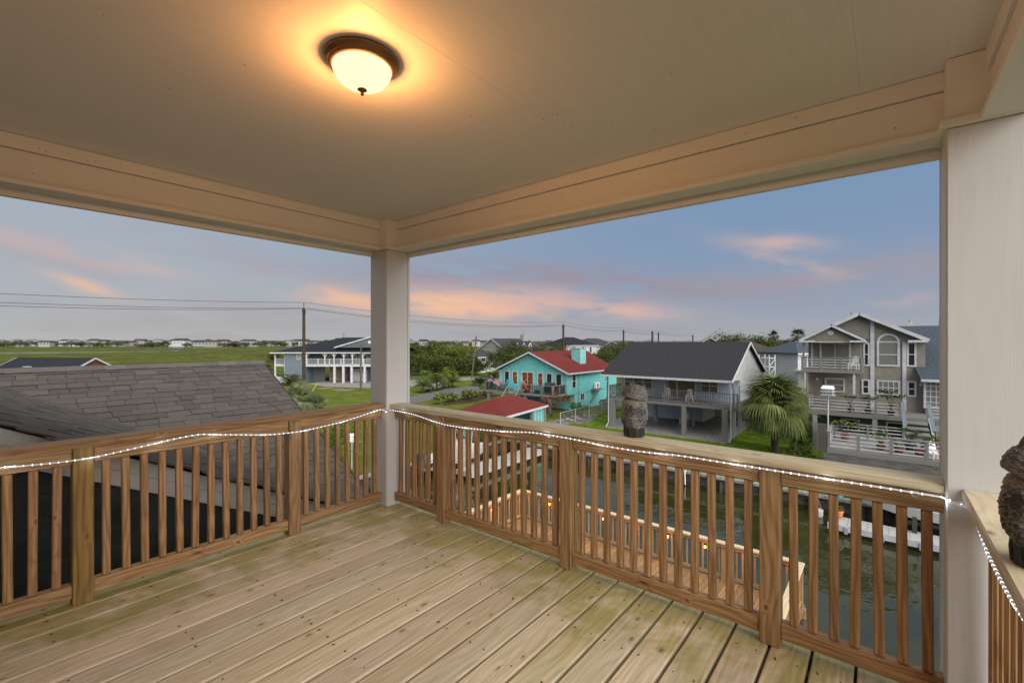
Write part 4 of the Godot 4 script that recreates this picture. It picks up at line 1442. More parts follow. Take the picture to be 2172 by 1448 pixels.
func blue_house() -> void:
	var h := thing("blue_house", "pale blue house on stilts with charcoal gable roof and long grey balcony", "house")
	var mb := MB.new()
	slab(mb, Vector3(33.5, -1.22, -18.0), Vector3(33.5, -1.22, -8.0), Vector3(39.0, 1.45, -8.0), Vector3(39.0, 1.45, -18.0), 0.1)
	slab(mb, Vector3(39.0, 1.45, -18.0), Vector3(39.0, 1.45, -8.0), Vector3(45.1, -1.15, -8.0), Vector3(45.1, -1.15, -18.0), 0.1)
	part(mb, "roof", M.roof_charcoal, h)
	bxp(h, "gutter", M.white_paint, Vector3(33.36, -1.36, -18.02), Vector3(33.49, -1.21, -7.98))
	bmp(h, "rake_board", M.white_paint, Vector3(33.5, -1.31, -7.97), Vector3(39.0, 1.36, -7.97), 0.05, 0.17)
	bmp(h, "rake_board", M.white_paint, Vector3(45.1, -1.24, -7.97), Vector3(39.0, 1.36, -7.97), 0.05, 0.17)
	mb = MB.new()
	mb.laps(Vector3(0, 0, -8.25), Vector3.RIGHT, Vector3.BACK, -3.1, 1.3, 0.13, func(y): return 36.8 if y < -1.3 else maxf(33.9, 39.0 - (1.36 - y) * 2.05), func(y): return 44.6 if y < -1.2 else 39.0 + maxf(0.0, (1.36 - y) * 2.3))
	part(mb, "gable_wall", M.siding_white, h)
	mb = MB.new()
	mb.wall(Vector3(36.8, 0, -17.7), Vector3.BACK, Vector3.LEFT, 9.4, -3.1, -1.15, 0.12)
	mb.quad(Vector3(36.8, -3.1, -17.72), Vector3(45, -3.1, -17.72), Vector3(45, -1.15, -17.72), Vector3(36.8, -1.15, -17.72), Vector3.FORWARD)
	part(mb, "front_wall", M.siding_blue, h)
	for e in [[-17.39, -16.67], [-16.53, -15.83], [-15.69, -15.01]]:
		window(h, Vector3(36.79, -1.95, (e[0] + e[1]) / 2), Vector3.LEFT, 0.80, 1.35, 1, 2, M.tan_glass, 0.06)
	window(h, Vector3(36.79, -2.13, -13.27), Vector3.LEFT, 0.80, 1.85, 1, 1, M.tan_glass, 0.08, null, "screen_door")
	window(h, Vector3(36.79, -2.13, -12.17), Vector3.LEFT, 1.40, 1.85, 1, 1, M.tan_glass, 0.05, null, "sliding_door")
	window(h, Vector3(36.79, -1.95, -10.4), Vector3.LEFT, 1.30, 1.05, 2, 2, M.tan_glass, 0.06)
	bxp(h, "balcony_floor", M.grey_wood, Vector3(34.2, -3.34, -17.85), Vector3(36.79, -3.12, -7.75))
	far_rail(h, Vector3(34.28, -3.12, -17.8), Vector3(34.28, -3.12, -7.78), 0.92, 6, 0, M.grey_wood, M.grey_wood, 0.08, 0.16)
	far_rail(h, Vector3(34.34, -3.12, -17.8), Vector3(36.7, -3.12, -17.8), 0.92, 1, 0, M.grey_wood, M.grey_wood, 0.08, 0.16)
	for e in [[34.3, -17.3, 0.18], [38.4, -15.3, 0.13], [34.3, -11.5, 0.14], [38.6, -12.2, 0.10], [34.0, -8.6, 0.15], [38.15, -9.0, 0.13], [41.1, -9.2, 0.12]]:
		bxp(h, "stilt", M.grey_wood if e[0] < 35 else M.siding_grey, Vector3(e[0] - e[2], G, e[1] - e[2]), Vector3(e[0] + e[2], -3.34, e[1] + e[2]))
	for z: float in [-17.8, -13.0, -8.1]:
		bxp(h, "porch_post", M.siding_grey, Vector3(34.3, -3.12, z - 0.05), Vector3(34.4, -1.30, z + 0.05))
	bxp(h, "floor", M.siding_grey, Vector3(36.8, -3.30, -17.7), Vector3(44.6, -3.1, -8.25))
	mb = MB.new()
	mb.wall(Vector3(41.0, 0, -17.5), Vector3.BACK, Vector3.LEFT, 5.3, G, -3.3, 0.13)
	part(mb, "storage_wall", M.siding_blue, h)
	mb = MB.new()
	mb.wall(Vector3(41.0, 0, -12.2), Vector3.RIGHT, Vector3.BACK, 4.0, G, -3.3, 0.13)
	part(mb, "storage_side", M.siding_cream, h)
	mb = MB.new()
	mb.wall(Vector3(45.0, 0, -17.7), Vector3.BACK, Vector3.LEFT, 9.4, G, -3.3, 0.13)
	part(mb, "rear_wall", M.siding_cream, h)
	for e in [[33.45, -17.55, 34.05], [33.45, -8.15, 33.8]]:
		mb = MB.new()
		mb.tube([Vector3(33.42, -1.36, e[1]), Vector3(33.5, -1.6, e[1]), Vector3(e[2] - 0.02, -1.85, e[1]), Vector3(e[2] - 0.02, G + 0.35, e[1]), Vector3(e[2] - 0.45, G + 0.08, e[1])], 0.05, 6)
		part(mb, "downspout", M.white_paint, h)


func aqua_house() -> void:
	var h := thing("aqua_house", "turquoise clapboard house with red roof and timber deck beyond the canal", "house")
	var mb := MB.new()
	var L := Vector3.LEFT
	mb.laps(Vector3(38.5, 0, -28.75), Vector3.BACK, L, -3.75, 0.25, 0.17, func(y): return -4.45 if y < -1.7 else -maxf(0.0, (0.33 - y) * 2.25), func(y): return 4.45 if y < -1.7 else maxf(0.0, (0.33 - y) * 2.25))
	part(mb, "front_wall", M.siding_aqua, h)
	mb = MB.new()
	mb.wall(Vector3(38.5, 0, -24.3), Vector3.RIGHT, Vector3.BACK, 10.6, -3.75, -1.55, 0.17)
	part(mb, "side_wall", M.siding_aqua, h)
	mb = MB.new()
	mb.wall(Vector3(40.0, 0, -24.36), Vector3.RIGHT, Vector3.BACK, 9.1, G, -3.76, 0.17)
	mb.wall(Vector3(40.0, 0, -31.5), Vector3.BACK, L, 7.15, G, -3.76, 0.17)
	part(mb, "lower_wall", M.siding_aqua, h)
	bxp(h, "floor", M.siding_aqua, Vector3(38.52, -3.9, -33.2), Vector3(49, -3.76, -24.32))
	bxp(h, "corner_board", M.white_paint, Vector3(38.46, -3.75, -24.42), Vector3(38.485, -1.75, -24.28))
	bxp(h, "corner_board", M.white_paint, Vector3(38.46, -3.75, -33.22), Vector3(38.485, -1.75, -33.08))
	bxp(h, "corner_board", M.white_paint, Vector3(39.97, G, -24.48), Vector3(39.985, -3.91, -24.33))
	bxp(h, "corner_board", M.white_paint, Vector3(39.97, G, -24.345), Vector3(40.12, -3.91, -24.33))
	mb = MB.new()
	slab(mb, Vector3(37.9, 0.42, -28.75), Vector3(49.6, 0.42, -28.75), Vector3(48.2, -1.62, -23.85), Vector3(37.9, -1.62, -23.85), 0.1)
	slab(mb, Vector3(37.9, 0.42, -28.75), Vector3(49.6, 0.42, -28.75), Vector3(49.6, -1.62, -33.65), Vector3(37.9, -1.62, -33.65), 0.1)
	var rf := part(mb, "roof", M.roof_red, h)
	for s: float in [-1.0, 1.0]:
		bmp(h, "rake_board", M.white_paint, Vector3(37.88, 0.32, -28.75), Vector3(37.88, -1.72, -28.75 + s * 4.9), 0.05, 0.16)
	bxp(h, "gutter", M.white_paint, Vector3(37.9, -1.78, -23.84), Vector3(48.2, -1.64, -23.72))
	mb = MB.new()
	mb.wall(Vector3(42.9, 0, -26.6), Vector3.BACK, L, 1.15, -1.6, 0.66, 0.17)
	mb.wall(Vector3(42.9, 0, -25.45), Vector3.RIGHT, Vector3.BACK, 1.1, -1.6, 0.66, 0.17)
	mb.b2(Vector3(42.92, -1.6, -26.6), Vector3(44.0, 0.65, -25.47))
	var ch := part(mb, "chimney", M.siding_aqua, rf)
	bxp(ch, "corner_trim", M.white_paint, Vector3(42.87, -1.3, -25.55), Vector3(43.0, 0.66, -25.42))
	bxp(ch, "chimney_cap", M.siding_grey, Vector3(42.84, 0.66, -26.66), Vector3(44.06, 0.74, -25.40))
	for e in [[-32.55, -31.76, 1.45, "g"], [-31.43, -30.63, 1.5, "l"], [-28.02, -27.26, 1.6, "l"], [-26.9, -26.12, 1.6, "g"], [-25.74, -24.96, 1.6, "g"]]:
		window(h, Vector3(38.485, -1.74 - e[2] / 2, (e[0] + e[1]) / 2), L, e[1] - e[0], e[2], 1, 1, M.glass if e[3] == "g" else M.lit_window, 0.10)
	window(h, Vector3(38.485, -2.72, -29.3), L, 1.65, 2.0, 2, 1, M.lit_window, 0.11, null, "french_door")
	window(h, Vector3(39.57, -2.53, -24.285), Vector3.BACK, 0.80, 1.55, 1, 2, M.glass, 0.09)
	window(h, Vector3(41.3, -4.27, -24.345), Vector3.BACK, 0.85, 0.85, 2, 1, M.glass, 0.09)
	window(h, Vector3(39.985, -4.3, -25.4), L, 0.9, 0.8, 2, 1, M.lit_window, 0.07, M.tan_board)
	mb = MB.new()
	mb.tube([Vector3(40.55, -1.75, -24.22), Vector3(40.55, -5.3, -24.22)], 0.045, 6)
	part(mb, "downspout", M.siding_aqua, h)
	# outdoor unit on a bracket
	var ac := bxp(h, "air_conditioner", M.plastic_white, Vector3(43.5, -3.55, -24.2), Vector3(44.3, -2.95, -23.9), 0.02)
	mb = MB.new()
	mb.lathe([Vector2(0.0, 0.01), Vector2(0.22, 0.01), Vector2(0.24, 0.0)], Vector3(43.9, -3.25, -23.895), 16, Basis(Vector3.RIGHT, PI / 2))
	part(mb, "fan_grille", M.siding_grey, ac)
	bxp(h, "bracket_shelf", M.grey_wood, Vector3(43.1, -3.75, -24.28), Vector3(44.5, -3.58, -23.7))
	bmp(h, "bracket_brace", M.grey_wood, Vector3(43.9, -3.75, -23.75), Vector3(42.9, -5.0, -24.25), 0.12, 0.12)
	# deck with a flight of steps in its middle
	for z in [[-33.4, -29.95], [-28.4, -24.5]]:
		bxp(h, "deck_floor", M.grey_wood, Vector3(36.15, -3.92, z[0]), Vector3(38.48, -3.70, z[1]))
	bxp(h, "deck_floor", M.grey_wood, Vector3(37.3, -3.915, -29.949), Vector3(38.48, -3.705, -28.401))
	far_rail(h, Vector3(36.2, -3.70, -33.35), Vector3(36.2, -3.70, -30.0), 0.88, 2, 0, M.grey_wood, M.black, 0.11, 0.11)
	far_rail(h, Vector3(36.2, -3.70, -28.36), Vector3(36.2, -3.70, -24.54), 0.88, 3, 0, M.grey_wood, M.black, 0.11, 0.11)
	far_rail(h, Vector3(36.26, -3.70, -33.35), Vector3(38.4, -3.70, -33.35), 0.88, 1, 0, M.grey_wood, M.black, 0.11, 0.11)
	far_rail(h, Vector3(36.26, -3.70, -24.54), Vector3(38.4, -3.70, -24.54), 0.88, 2, 0, M.grey_wood, M.black, 0.11, 0.11)
	for k in 6:
		bxp(h, "step", M.grey_wood, Vector3(36.95 - 0.30 * k, -4.02 - 0.26 * k, -29.9), Vector3(37.29 - 0.30 * k, -3.96 - 0.26 * k, -28.45))
	for z: float in [-29.98, -28.38]:
		bmp(h, "stair_rail", M.grey_wood, Vector3(36.25, -2.86, z), Vector3(34.9, -4.2, z), 0.09, 0.11)
		bmp(h, "stringer", M.grey_wood, Vector3(37.25, -3.95, z), Vector3(35.2, -5.5, z), 0.05, 0.22)
	for e in [[36.4, -33.0], [36.4, -30.3], [36.4, -28.0], [36.4, -25.0], [38.2, -26.5]]:
		bxp(h, "deck_post", M.grey_wood, Vector3(e[0] - 0.13, G, e[1] - 0.13), Vector3(e[0] + 0.13, -3.92, e[1] + 0.13))
	# adirondack chairs, a table, a grill and planters on the deck
	for e in [[37.2, -32.6, 70.0, "turquoise garden chair at the far left corner of the aqua house deck"], [37.6, -31.0, 100.0, "turquoise garden chair left of the small deck table"], [37.1, -30.35, 120.0, "turquoise garden chair beside the deck steps of the aqua house"]]:
		chair(Vector3(e[0], -3.70, e[1]), e[2], e[3], M.plastic_teal)
	var tb := thing("side_table", "small round table between turquoise chairs on the aqua house deck", "table", Vector3(37.3, -3.70, -31.75))
	mb = MB.new()
	mb.lathe([Vector2(0, 0.62), Vector2(0.40, 0.62), Vector2(0.41, 0.64), Vector2(0.40, 0.66), Vector2(0, 0.66)], Vector3.ZERO, 18)
	part(mb, "table_top", M.siding_cream, tb)
	for k in 3:
		mb = MB.new()
		mb.cyl(Vector3(cos(k * 2.1) * 0.3, 0, sin(k * 2.1) * 0.3), Vector3(cos(k * 2.1) * 0.22, 0.62, sin(k * 2.1) * 0.22), 0.025, -1, 6)
		part(mb, "leg", M.siding_grey, tb)
	var gr := thing("grill", "covered grey barbecue grill on the aqua house deck", "grill", Vector3(37.0, -3.70, -25.4), 90)
	mb = MB.new()
	mb.b2(Vector3(-0.55, 0.15, -0.28), Vector3(0.55, 0.80, 0.28), 0.02)
	part(mb, "cabinet", M.hull_dark, gr)
	mb = MB.new()
	mb.tube([Vector3(-0.5, 0.90, 0), Vector3(0.5, 0.90, 0)], 0.27, 12)
	part(mb, "hood", M.roof_grey, gr)
	for k in 2:
		var pt := thing("deck_planter", ["dark slatted planter at the foot of the french doors of the aqua house", "dark slatted planter near the grill on the aqua house deck"][k], "planter", Vector3(36.6, -3.70, [-27.9, -26.65][k]))
		for j in 5:
			bxp(pt, "slat", M.rattan, Vector3(-0.2, 0.02, -0.22 + 0.09 * j), Vector3(0.2, 0.36, -0.15 + 0.09 * j))
		bxp(pt, "soil", M.mulch, Vector3(-0.18, 0.04, -0.2), Vector3(0.18, 0.32, 0.2))
	# flags on slanted staffs
	var fl := thing("striped_flag", "faded red and white striped flag hanging from a staff at the deck rail", "flag", Vector3(36.1, -2.82, -31.6))
	mb = MB.new()
	mb.cyl(Vector3(0, 0, 0), Vector3(-0.35, 0.75, -0.55), 0.02, -1, 6)
	part(mb, "staff", M.siding_white, fl)
	var top := Vector3(-0.30, 0.62, -0.47)
	for k in 9:
		mb = MB.new()
		var a := top + Vector3(0.02 * (k % 2), -0.05 - 0.075 * k, 0.03 * k)
		mb.quad(a, a + Vector3(0.03, -0.30, 0.95), a + Vector3(0.03, -0.375, 0.98), a + Vector3(0, -0.075, 0.03), Vector3.LEFT)
		part(mb, "stripe", M.flag_red if k % 2 == 0 else M.flag_white, fl)
	mb = MB.new()
	mb.quad(top + Vector3(-0.02, -0.05, 0), top + Vector3(-0.02, -0.17, 0.40), top + Vector3(-0.02, -0.46, 0.52), top + Vector3(-0.02, -0.34, 0.12), Vector3.LEFT)
	part(mb, "canton", M.flag_blue, fl)
	var f2 := thing("red_flag", "red flag drooping from a white staff beside the deck steps", "flag", Vector3(36.1, -2.82, -27.6))
	mb = MB.new()
	mb.cyl(Vector3(0, -0.1, 0), Vector3(-0.3, 0.75, -0.7), 0.02, -1, 6)
	part(mb, "staff", M.siding_white, f2)
	mb = MB.new()
	for k in 5:
		var a := Vector3(-0.22 + 0.03 * k, 0.42 - 0.14 * k, -0.46 + 0.10 * k)
		mb.quad(a, a + Vector3(0.05, -0.42, 0.14), a + Vector3(0.08, -0.58, 0.24), a + Vector3(0.03, -0.14, 0.10), Vector3.LEFT)
	part(mb, "cloth", M.flag_red, f2)
	# tarpaulin and clutter underneath
	var tp := thing("blue_tarp", "blue tarpaulin draped under the aqua house deck", "tarpaulin", Vector3(38.0, G, -29.2))
	mb = MB.new()
	mb.tri(Vector3(0, 1.5, -0.3), Vector3(-0.9, 0.7, -0.9), Vector3(-0.5, 0.6, 0.9), Vector3.LEFT)
	mb.tri(Vector3(0, 1.5, -0.3), Vector3(-0.5, 0.6, 0.9), Vector3(0.6, 0.7, 0.8), Vector3.LEFT)
	mb.quad(Vector3(-0.9, 0.7, -0.9), Vector3(-0.5, 0.6, 0.9), Vector3(-0.5, 0.0, 0.9), Vector3(-0.9, 0.0, -0.9), Vector3.LEFT)
	part(mb, "sheet", M.plastic_blue, tp)


func chair(at: Vector3, turn: float, label: String, m: Material, s := 1.0) -> void:
	var o := thing("garden_chair", label, "chair", at, turn)
	o.scale = Vector3.ONE * s
	var mb := MB.new()
	mb.box(Vector3(0, 0.36, 0.05), Vector3(0.52, 0.04, 0.5), Basis(Vector3.RIGHT, 0.15))
	part(mb, "seat", m, o)
	var back := Node3D.new()
	back.name = "backrest"
	o.add_child(back)
	for k in 5:
		mb = MB.new()
		mb.box(Vector3(-0.2 + 0.1 * k, 0.72 + 0.05 * (1.0 - absf(k - 2.0) / 2.0), -0.28), Vector3(0.088, 0.72 + 0.10 * (1.0 - absf(k - 2.0) / 2.0), 0.02), Basis(Vector3.RIGHT, -0.28))
		part(mb, "slat", m, back)
	for sx: float in [-1.0, 1.0]:
		mb = MB.new()
		mb.b2(Vector3(sx * 0.31 - 0.06, 0.55, -0.28), Vector3(sx * 0.31 + 0.06, 0.58, 0.38))
		part(mb, "armrest", m, o)
		for z: float in [0.3, -0.22]:
			mb = MB.new()
			mb.b2(Vector3(sx * 0.29 - 0.03, 0.0, z - 0.04), Vector3(sx * 0.29 + 0.03, 0.55, z + 0.04))
			part(mb, "leg", m, o)


func boathouse() -> void:
	var o := thing("boathouse", "small turquoise boathouse with red hip roof at the end of the canal", "boathouse", Vector3(24.7, 0, -20.95), 9.0)
	var y0 := -3.25
	var y1 := -2.42
	var a := [Vector3(-3.1, y0, 2.0), Vector3(3.1, y0, 2.0), Vector3(3.1, y0, -2.1), Vector3(-3.1, y0, -2.1)]
	var r0 := Vector3(-1.1, y1, 0)
	var r1 := Vector3(1.1, y1, 0)
	var mb := MB.new()
	slab(mb, a[0], a[1], r1, r0, 0.07)
	slab(mb, a[2], a[3], r0, r1, 0.07)
	tri_slab(mb, a[1], a[2], r1)
	tri_slab(mb, a[3], a[0], r0)
	part(mb, "roof", M.roof_red, o)
	for k in 4:
		var p: Vector3 = a[k]
		var q: Vector3 = a[(k + 1) % 4]
		bmp(o, "fascia", M.white_paint, p + Vector3(0, -0.09, 0), q + Vector3(0, -0.09, 0), 0.05, 0.15)
	for e in [[2.85, 1.8], [0.9, 1.8], [2.85, -1.85], [0.9, -1.85], [-1.1, -1.85], [-2.85, -1.85], [-2.85, 1.8]]:
		bxp(o, "post", M.grey_wood, Vector3(e[0] - 0.1, WATER - 0.5, e[1] - 0.1), Vector3(e[0] + 0.1, y0 - 0.1, e[1] + 0.1))
	for k in 4:
		mb = MB.new()
		for j in 12:
			mb.box(Vector3(1.15 + 0.47 * k, y0 - 0.3 - 0.125 * j, 1.8), Vector3(0.42, 0.11, 0.03), Basis(Vector3.RIGHT, 0.35))
		part(mb, "louvre_panel", M.siding_aqua, o)
		bxp(o, "mullion", M.white_paint, Vector3(1.36 + 0.47 * k, y0 - 1.9, 1.77), Vector3(1.41 + 0.47 * k, y0 - 0.15, 1.84))
	mb = MB.new()
	mb.wall(Vector3(2.9, 0, 1.8), Vector3.FORWARD, Vector3.RIGHT, 3.7, y0 - 1.9, y0 - 0.1, 0.15)
	mb.wall(Vector3(-2.85, 0, -1.86), Vector3.RIGHT, Vector3.BACK, 5.7, y0 - 1.9, y0 - 0.1, 0.15)
	part(mb, "wall", M.siding_aqua, o)


func slate_house() -> void:
	# built in its own frame: local x across the view, local z towards the balcony; 77 m off
	var h := thing("slate_house", "blue-grey two-storey house with white wraparound balcony beside the utility pole", "house", cam_at(1086, 77.0), YAW)
	var y := func(py: float) -> float: return (812.0 - py) / 965.0 * 77.0
	var f2 := 3.05
	var ev := 5.15
	var mb := MB.new()
	mb.wall(Vector3(-38.5, 0, 0), Vector3.RIGHT, Vector3.BACK, 3.6, 0, ev, 0.2)
	mb.wall(Vector3(-34.9, 0, 0), Vector3.FORWARD, Vector3.RIGHT, 3.0, 0, ev, 0.2)
	mb.quad(Vector3(-38.5, 0, 0), Vector3(-38.5, 0, -12), Vector3(-38.5, ev, -12), Vector3(-38.5, ev, 0), Vector3.LEFT)
	part(mb, "end_wall", M.siding_slate, h)
	mb = MB.new()
	mb.wall(Vector3(-34.9, 0, -2.6), Vector3.RIGHT, Vector3.BACK, 14.9, f2, ev, 0.2)
	mb.wall(Vector3(-34.9, 0, -2.6), Vector3.RIGHT, Vector3.BACK, 2.2, 0, f2, 0.2)
	mb.wall(Vector3(-28.6, 0, -3.0), Vector3.RIGHT, Vector3.BACK, 8.6, 0, f2, 0.2)
	part(mb, "front_wall", M.siding_olive, h)
	bxp(h, "end_block", M.siding_slate, Vector3(-20.2, 0, -11), Vector3(-20, ev, -2.5))
	mb = MB.new()
	# hipped main roof with a front gable on the right
	slab(mb, Vector3(-40.8, ev, 0.5), Vector3(-19, ev, 0.5), Vector3(-22, 7.75, -7), Vector3(-31.2, 7.75, -7), 0.12)
	slab(mb, Vector3(-40.8, ev, -14.5), Vector3(-19, ev, -14.5), Vector3(-22, 7.75, -7), Vector3(-31.2, 7.75, -7), 0.12)
	tri_slab(mb, Vector3(-40.8, ev, 0.5), Vector3(-31.2, 7.75, -7), Vector3(-40.8, ev, -14.5))
	slab(mb, Vector3(-30.2, 6.0, -0.2), Vector3(-24.2, 7.80, -0.2), Vector3(-24.2, 7.80, -7.5), Vector3(-30.2, 6.0, -4.0), 0.1)
	slab(mb, Vector3(-18.4, 6.0, -0.2), Vector3(-24.2, 7.80, -0.2), Vector3(-24.2, 7.80, -7.5), Vector3(-18.4, 6.0, -4.0), 0.1)
	part(mb, "roof", M.roof_navy, h)
	mb = MB.new()
	mb.tri(Vector3(-29.8, 5.95, -0.3), Vector3(-18.8, 5.95, -0.3), Vector3(-24.2, 7.66, -0.3), Vector3.BACK)
	part(mb, "gable", M.siding_olive, h)
	for s in [[-30.2, 5.95], [-18.4, 5.95]]:
		bmp(h, "rake_board", M.white_paint, Vector3(s[0], s[1], -0.15), Vector3(-24.2, 7.72, -0.15), 0.06, 0.18)
	mb = MB.new()
	mb.lathe([Vector2(0, 0.05), Vector2(0.24, 0.05), Vector2(0.28, 0)], Vector3(-24.25, 6.85, -0.28), 16, Basis(Vector3.RIGHT, PI / 2))
	part(mb, "round_vent", M.white_paint, h)
	bxp(h, "fascia", M.white_paint, Vector3(-40.8, ev - 0.16, 0.42), Vector3(-19, ev + 0.02, 0.55))
	bxp(h, "balcony_floor", M.white_paint, Vector3(-34.85, f2 - 0.28, -2.6), Vector3(-19, f2, 0.32))
	bxp(h, "side_balcony", M.white_paint, Vector3(-40.5, f2 - 0.28, -9), Vector3(-38.52, f2, -0.5))
	far_rail(h, Vector3(-34.7, f2, 0.25), Vector3(-19.2, f2, 0.25), 1.0, 8, 0, M.white_paint, M.white_paint, 0.14, 0.17)
	far_rail(h, Vector3(-40.4, f2, -0.55), Vector3(-38.6, f2, -0.55), 1.0, 1, 0, M.white_paint, M.white_paint, 0.14, 0.17)
	far_rail(h, Vector3(-40.4, f2, -0.7), Vector3(-40.4, f2, -8.8), 1.0, 3, 0, M.white_paint, M.white_paint, 0.14, 0.17)
	for x: float in [-34.7, -31.6, -30.05, -28.4, -26.95, -25.2, -22.8]:
		bxp(h, "balcony_post", M.white_paint, Vector3(x - 0.08, f2, 0.17), Vector3(x + 0.08, ev - 0.16, 0.33))
		for s: float in [-1.0, 1.0]:
			bmp(h, "bracket", M.white_paint, Vector3(x, ev - 0.75, 0.25), Vector3(x + s * 0.45, ev - 0.22, 0.25), 0.07, 0.09)
	for x: float in [-30.0, -28.5, -27.1, -24.9, -22.7]:
		bxp(h, "stilt", M.white_paint, Vector3(x - 0.17, 0, -0.05), Vector3(x + 0.17, f2 - 0.28, 0.29))
	for x: float in [-40.4, -38.7]:
		bxp(h, "stilt", M.white_paint, Vector3(x - 0.12, 0, -0.7), Vector3(x + 0.12, ev - 0.1, -0.46))
	window(h, Vector3(-36.15, 4.35, 0.015), Vector3.BACK, 0.62, 0.85, 2, 2, M.glass, 0.10)
	for x: float in [-32.2, -29.0]:
		window(h, Vector3(x, 4.55, -2.585), Vector3.BACK, 0.75, 0.5, 1, 1, M.glass, 0.12)
	for x: float in [-27.6, -26.4, -25.0, -23.4]:
		window(h, Vector3(x, 4.1, -2.585), Vector3.BACK, 0.9, 1.7, 1, 2, M.curtain_glass, 0.12)
	window(h, Vector3(-26.8, 1.05, -2.985), Vector3.BACK, 2.6, 2.1, 1, 1, M.siding_white, 0.1, null, "garage_door")
	for k in 5:
		bxp(h, "garage_light", M.glass, Vector3(-27.9 + 0.44 * k, 1.72, -2.96), Vector3(-27.6 + 0.44 * k, 1.88, -2.93))
	bxp(h, "door", M.brick_red, Vector3(-29.7, 0, -2.98), Vector3(-28.9, 1.9, -2.9))
	# open store with stud walls
	mb = MB.new()
	mb.quad(Vector3(-32.7, 0, -4.5), Vector3(-28.6, 0, -4.5), Vector3(-28.6, f2, -4.5), Vector3(-32.7, f2, -4.5), Vector3.BACK)
	mb.quad(Vector3(-34.9, 0, -11), Vector3(-20, 0, -11), Vector3(-20, ev, -11), Vector3(-34.9, ev, -11), Vector3.BACK)
	part(mb, "store_back", M.tan_board, h)
	for k in 6:
		bxp(h, "stud", M.siding_cream, Vector3(-32.6 + 0.75 * k, 0, -4.4), Vector3(-32.52 + 0.75 * k, f2 - 0.3, -4.3))
	for k in 3:
		bxp(h, "store_shelf", M.tan_board, Vector3(-32.6, 0.7 + 0.7 * k, -4.48), Vector3(-28.8, 0.76 + 0.7 * k, -4.1))
	mb = MB.new()
	mb.cyl(Vector3(-31.0, 7.2, -7), Vector3(-31.0, 8.35, -7), 0.16)
	mb.cyl(Vector3(-31.0, 8.3, -7), Vector3(-31.0, 8.55, -7), 0.30)
	part(mb, "flue", M.siding_grey, h)
	# white picket fence on the left
	var fe := thing("white_fence", "low white vinyl fence at the left end of the blue-grey house", "fence", cam_at(592, 76.0), YAW)
	for k in 4:
		bxp(fe, "post", M.white_paint, Vector3(-2.0 + 1.5 * k, 0, 0), Vector3(-1.84 + 1.5 * k, 1.25, 0.16))
	mb = MB.new()
	for k in 28:
		mb.b2(Vector3(-1.9 + 0.16 * k, 0.1, 0.05), Vector3(-1.79 + 0.16 * k, 1.1, 0.09))
	part(mb, "pickets", M.white_paint, fe, true)
	for yy: float in [0.3, 1.0]:
		bxp(fe, "rail", M.white_paint, Vector3(-1.9, yy, 0.095), Vector3(2.5, yy + 0.1, 0.13))


# a plain house in its own frame: box w by d, walls to h, gable ("g", ridge along x) or hip roof, windows in the front and right walls
func plain_house(label: String, at: Vector3, turn: float, w: float, d: float, h: float, rise: float, kind: String, wall: Material, roof: Material, wins: Array, group := "", n := "house") -> Node3D:
	var o := thing(n, label, "house", at, turn, group)
	var mb := MB.new()
	mb.wall(Vector3(-w / 2, 0, d / 2), Vector3.RIGHT, Vector3.BACK, w, 0, h, 0.25)
	mb.wall(Vector3(w / 2, 0, d / 2), Vector3.FORWARD, Vector3.RIGHT, d, 0, h, 0.25)
	mb.quad(Vector3(-w / 2, 0, -d / 2), Vector3(-w / 2, 0, d / 2), Vector3(-w / 2, h, d / 2), Vector3(-w / 2, h, -d / 2), Vector3.LEFT)
	mb.quad(Vector3(-w / 2, 0, -d / 2), Vector3(w / 2, 0, -d / 2), Vector3(w / 2, h, -d / 2), Vector3(-w / 2, h, -d / 2), Vector3.FORWARD)
	if kind == "g":
		for s: float in [-1.0, 1.0]:
			mb.tri(Vector3(s * w / 2, h, d / 2), Vector3(s * w / 2, h, -d / 2), Vector3(s * w / 2, h + rise, 0), Vector3(s, 0, 0))
	part(mb, "wall", wall, o)
	mb = MB.new()
	var e := 0.45
	var W := w / 2 + e
	var D := d / 2 + e
	var y := h - e * rise / (d / 2)
	var hip := 0.0 if kind == "g" else minf(D, W * 0.75)
	var r0 := Vector3(-W + hip, h + rise, 0)
	var r1 := Vector3(W - hip, h + rise, 0)
	slab(mb, Vector3(-W, y, D), Vector3(W, y, D), r1, r0, 0.14)
	slab(mb, Vector3(-W, y, -D), Vector3(W, y, -D), r1, r0, 0.14)
	if kind != "g":
		tri_slab(mb, Vector3(W, y, D), Vector3(W, y, -D), r1)
		tri_slab(mb, Vector3(-W, y, D), Vector3(-W, y, -D), r0)
	part(mb, "roof", roof, o)
	if kind == "g":
		for s: float in [-1.0, 1.0]:
			for q: float in [-1.0, 1.0]:
				bmp(o, "rake_board", M.white_paint, Vector3(s * (W + 0.02), y - 0.1, q * D), Vector3(s * (W + 0.02), h + rise - 0.1, 0), 0.06, 0.22)
	bxp(o, "fascia", M.white_paint, Vector3(-W, y - 0.2, D), Vector3(W, y, D + 0.05))
	for q in wins:
		if q[0] == "f":
			window(o, Vector3(q[1], q[2], d / 2 + 0.01), Vector3.BACK, q[3], q[4], q[5], q[6], M.glass, 0.12)
		elif q[0] == "r":
			window(o, Vector3(w / 2 + 0.01, q[2], q[1]), Vector3.RIGHT, q[3], q[4], q[5], q[6], M.glass, 0.12)
		elif q[0] == "d":
			window(o, Vector3(q[1], q[2], d / 2 + 0.01), Vector3.BACK, q[3], q[4], 1, 1, M.siding_white, 0.1, null, "garage_door")
	return o


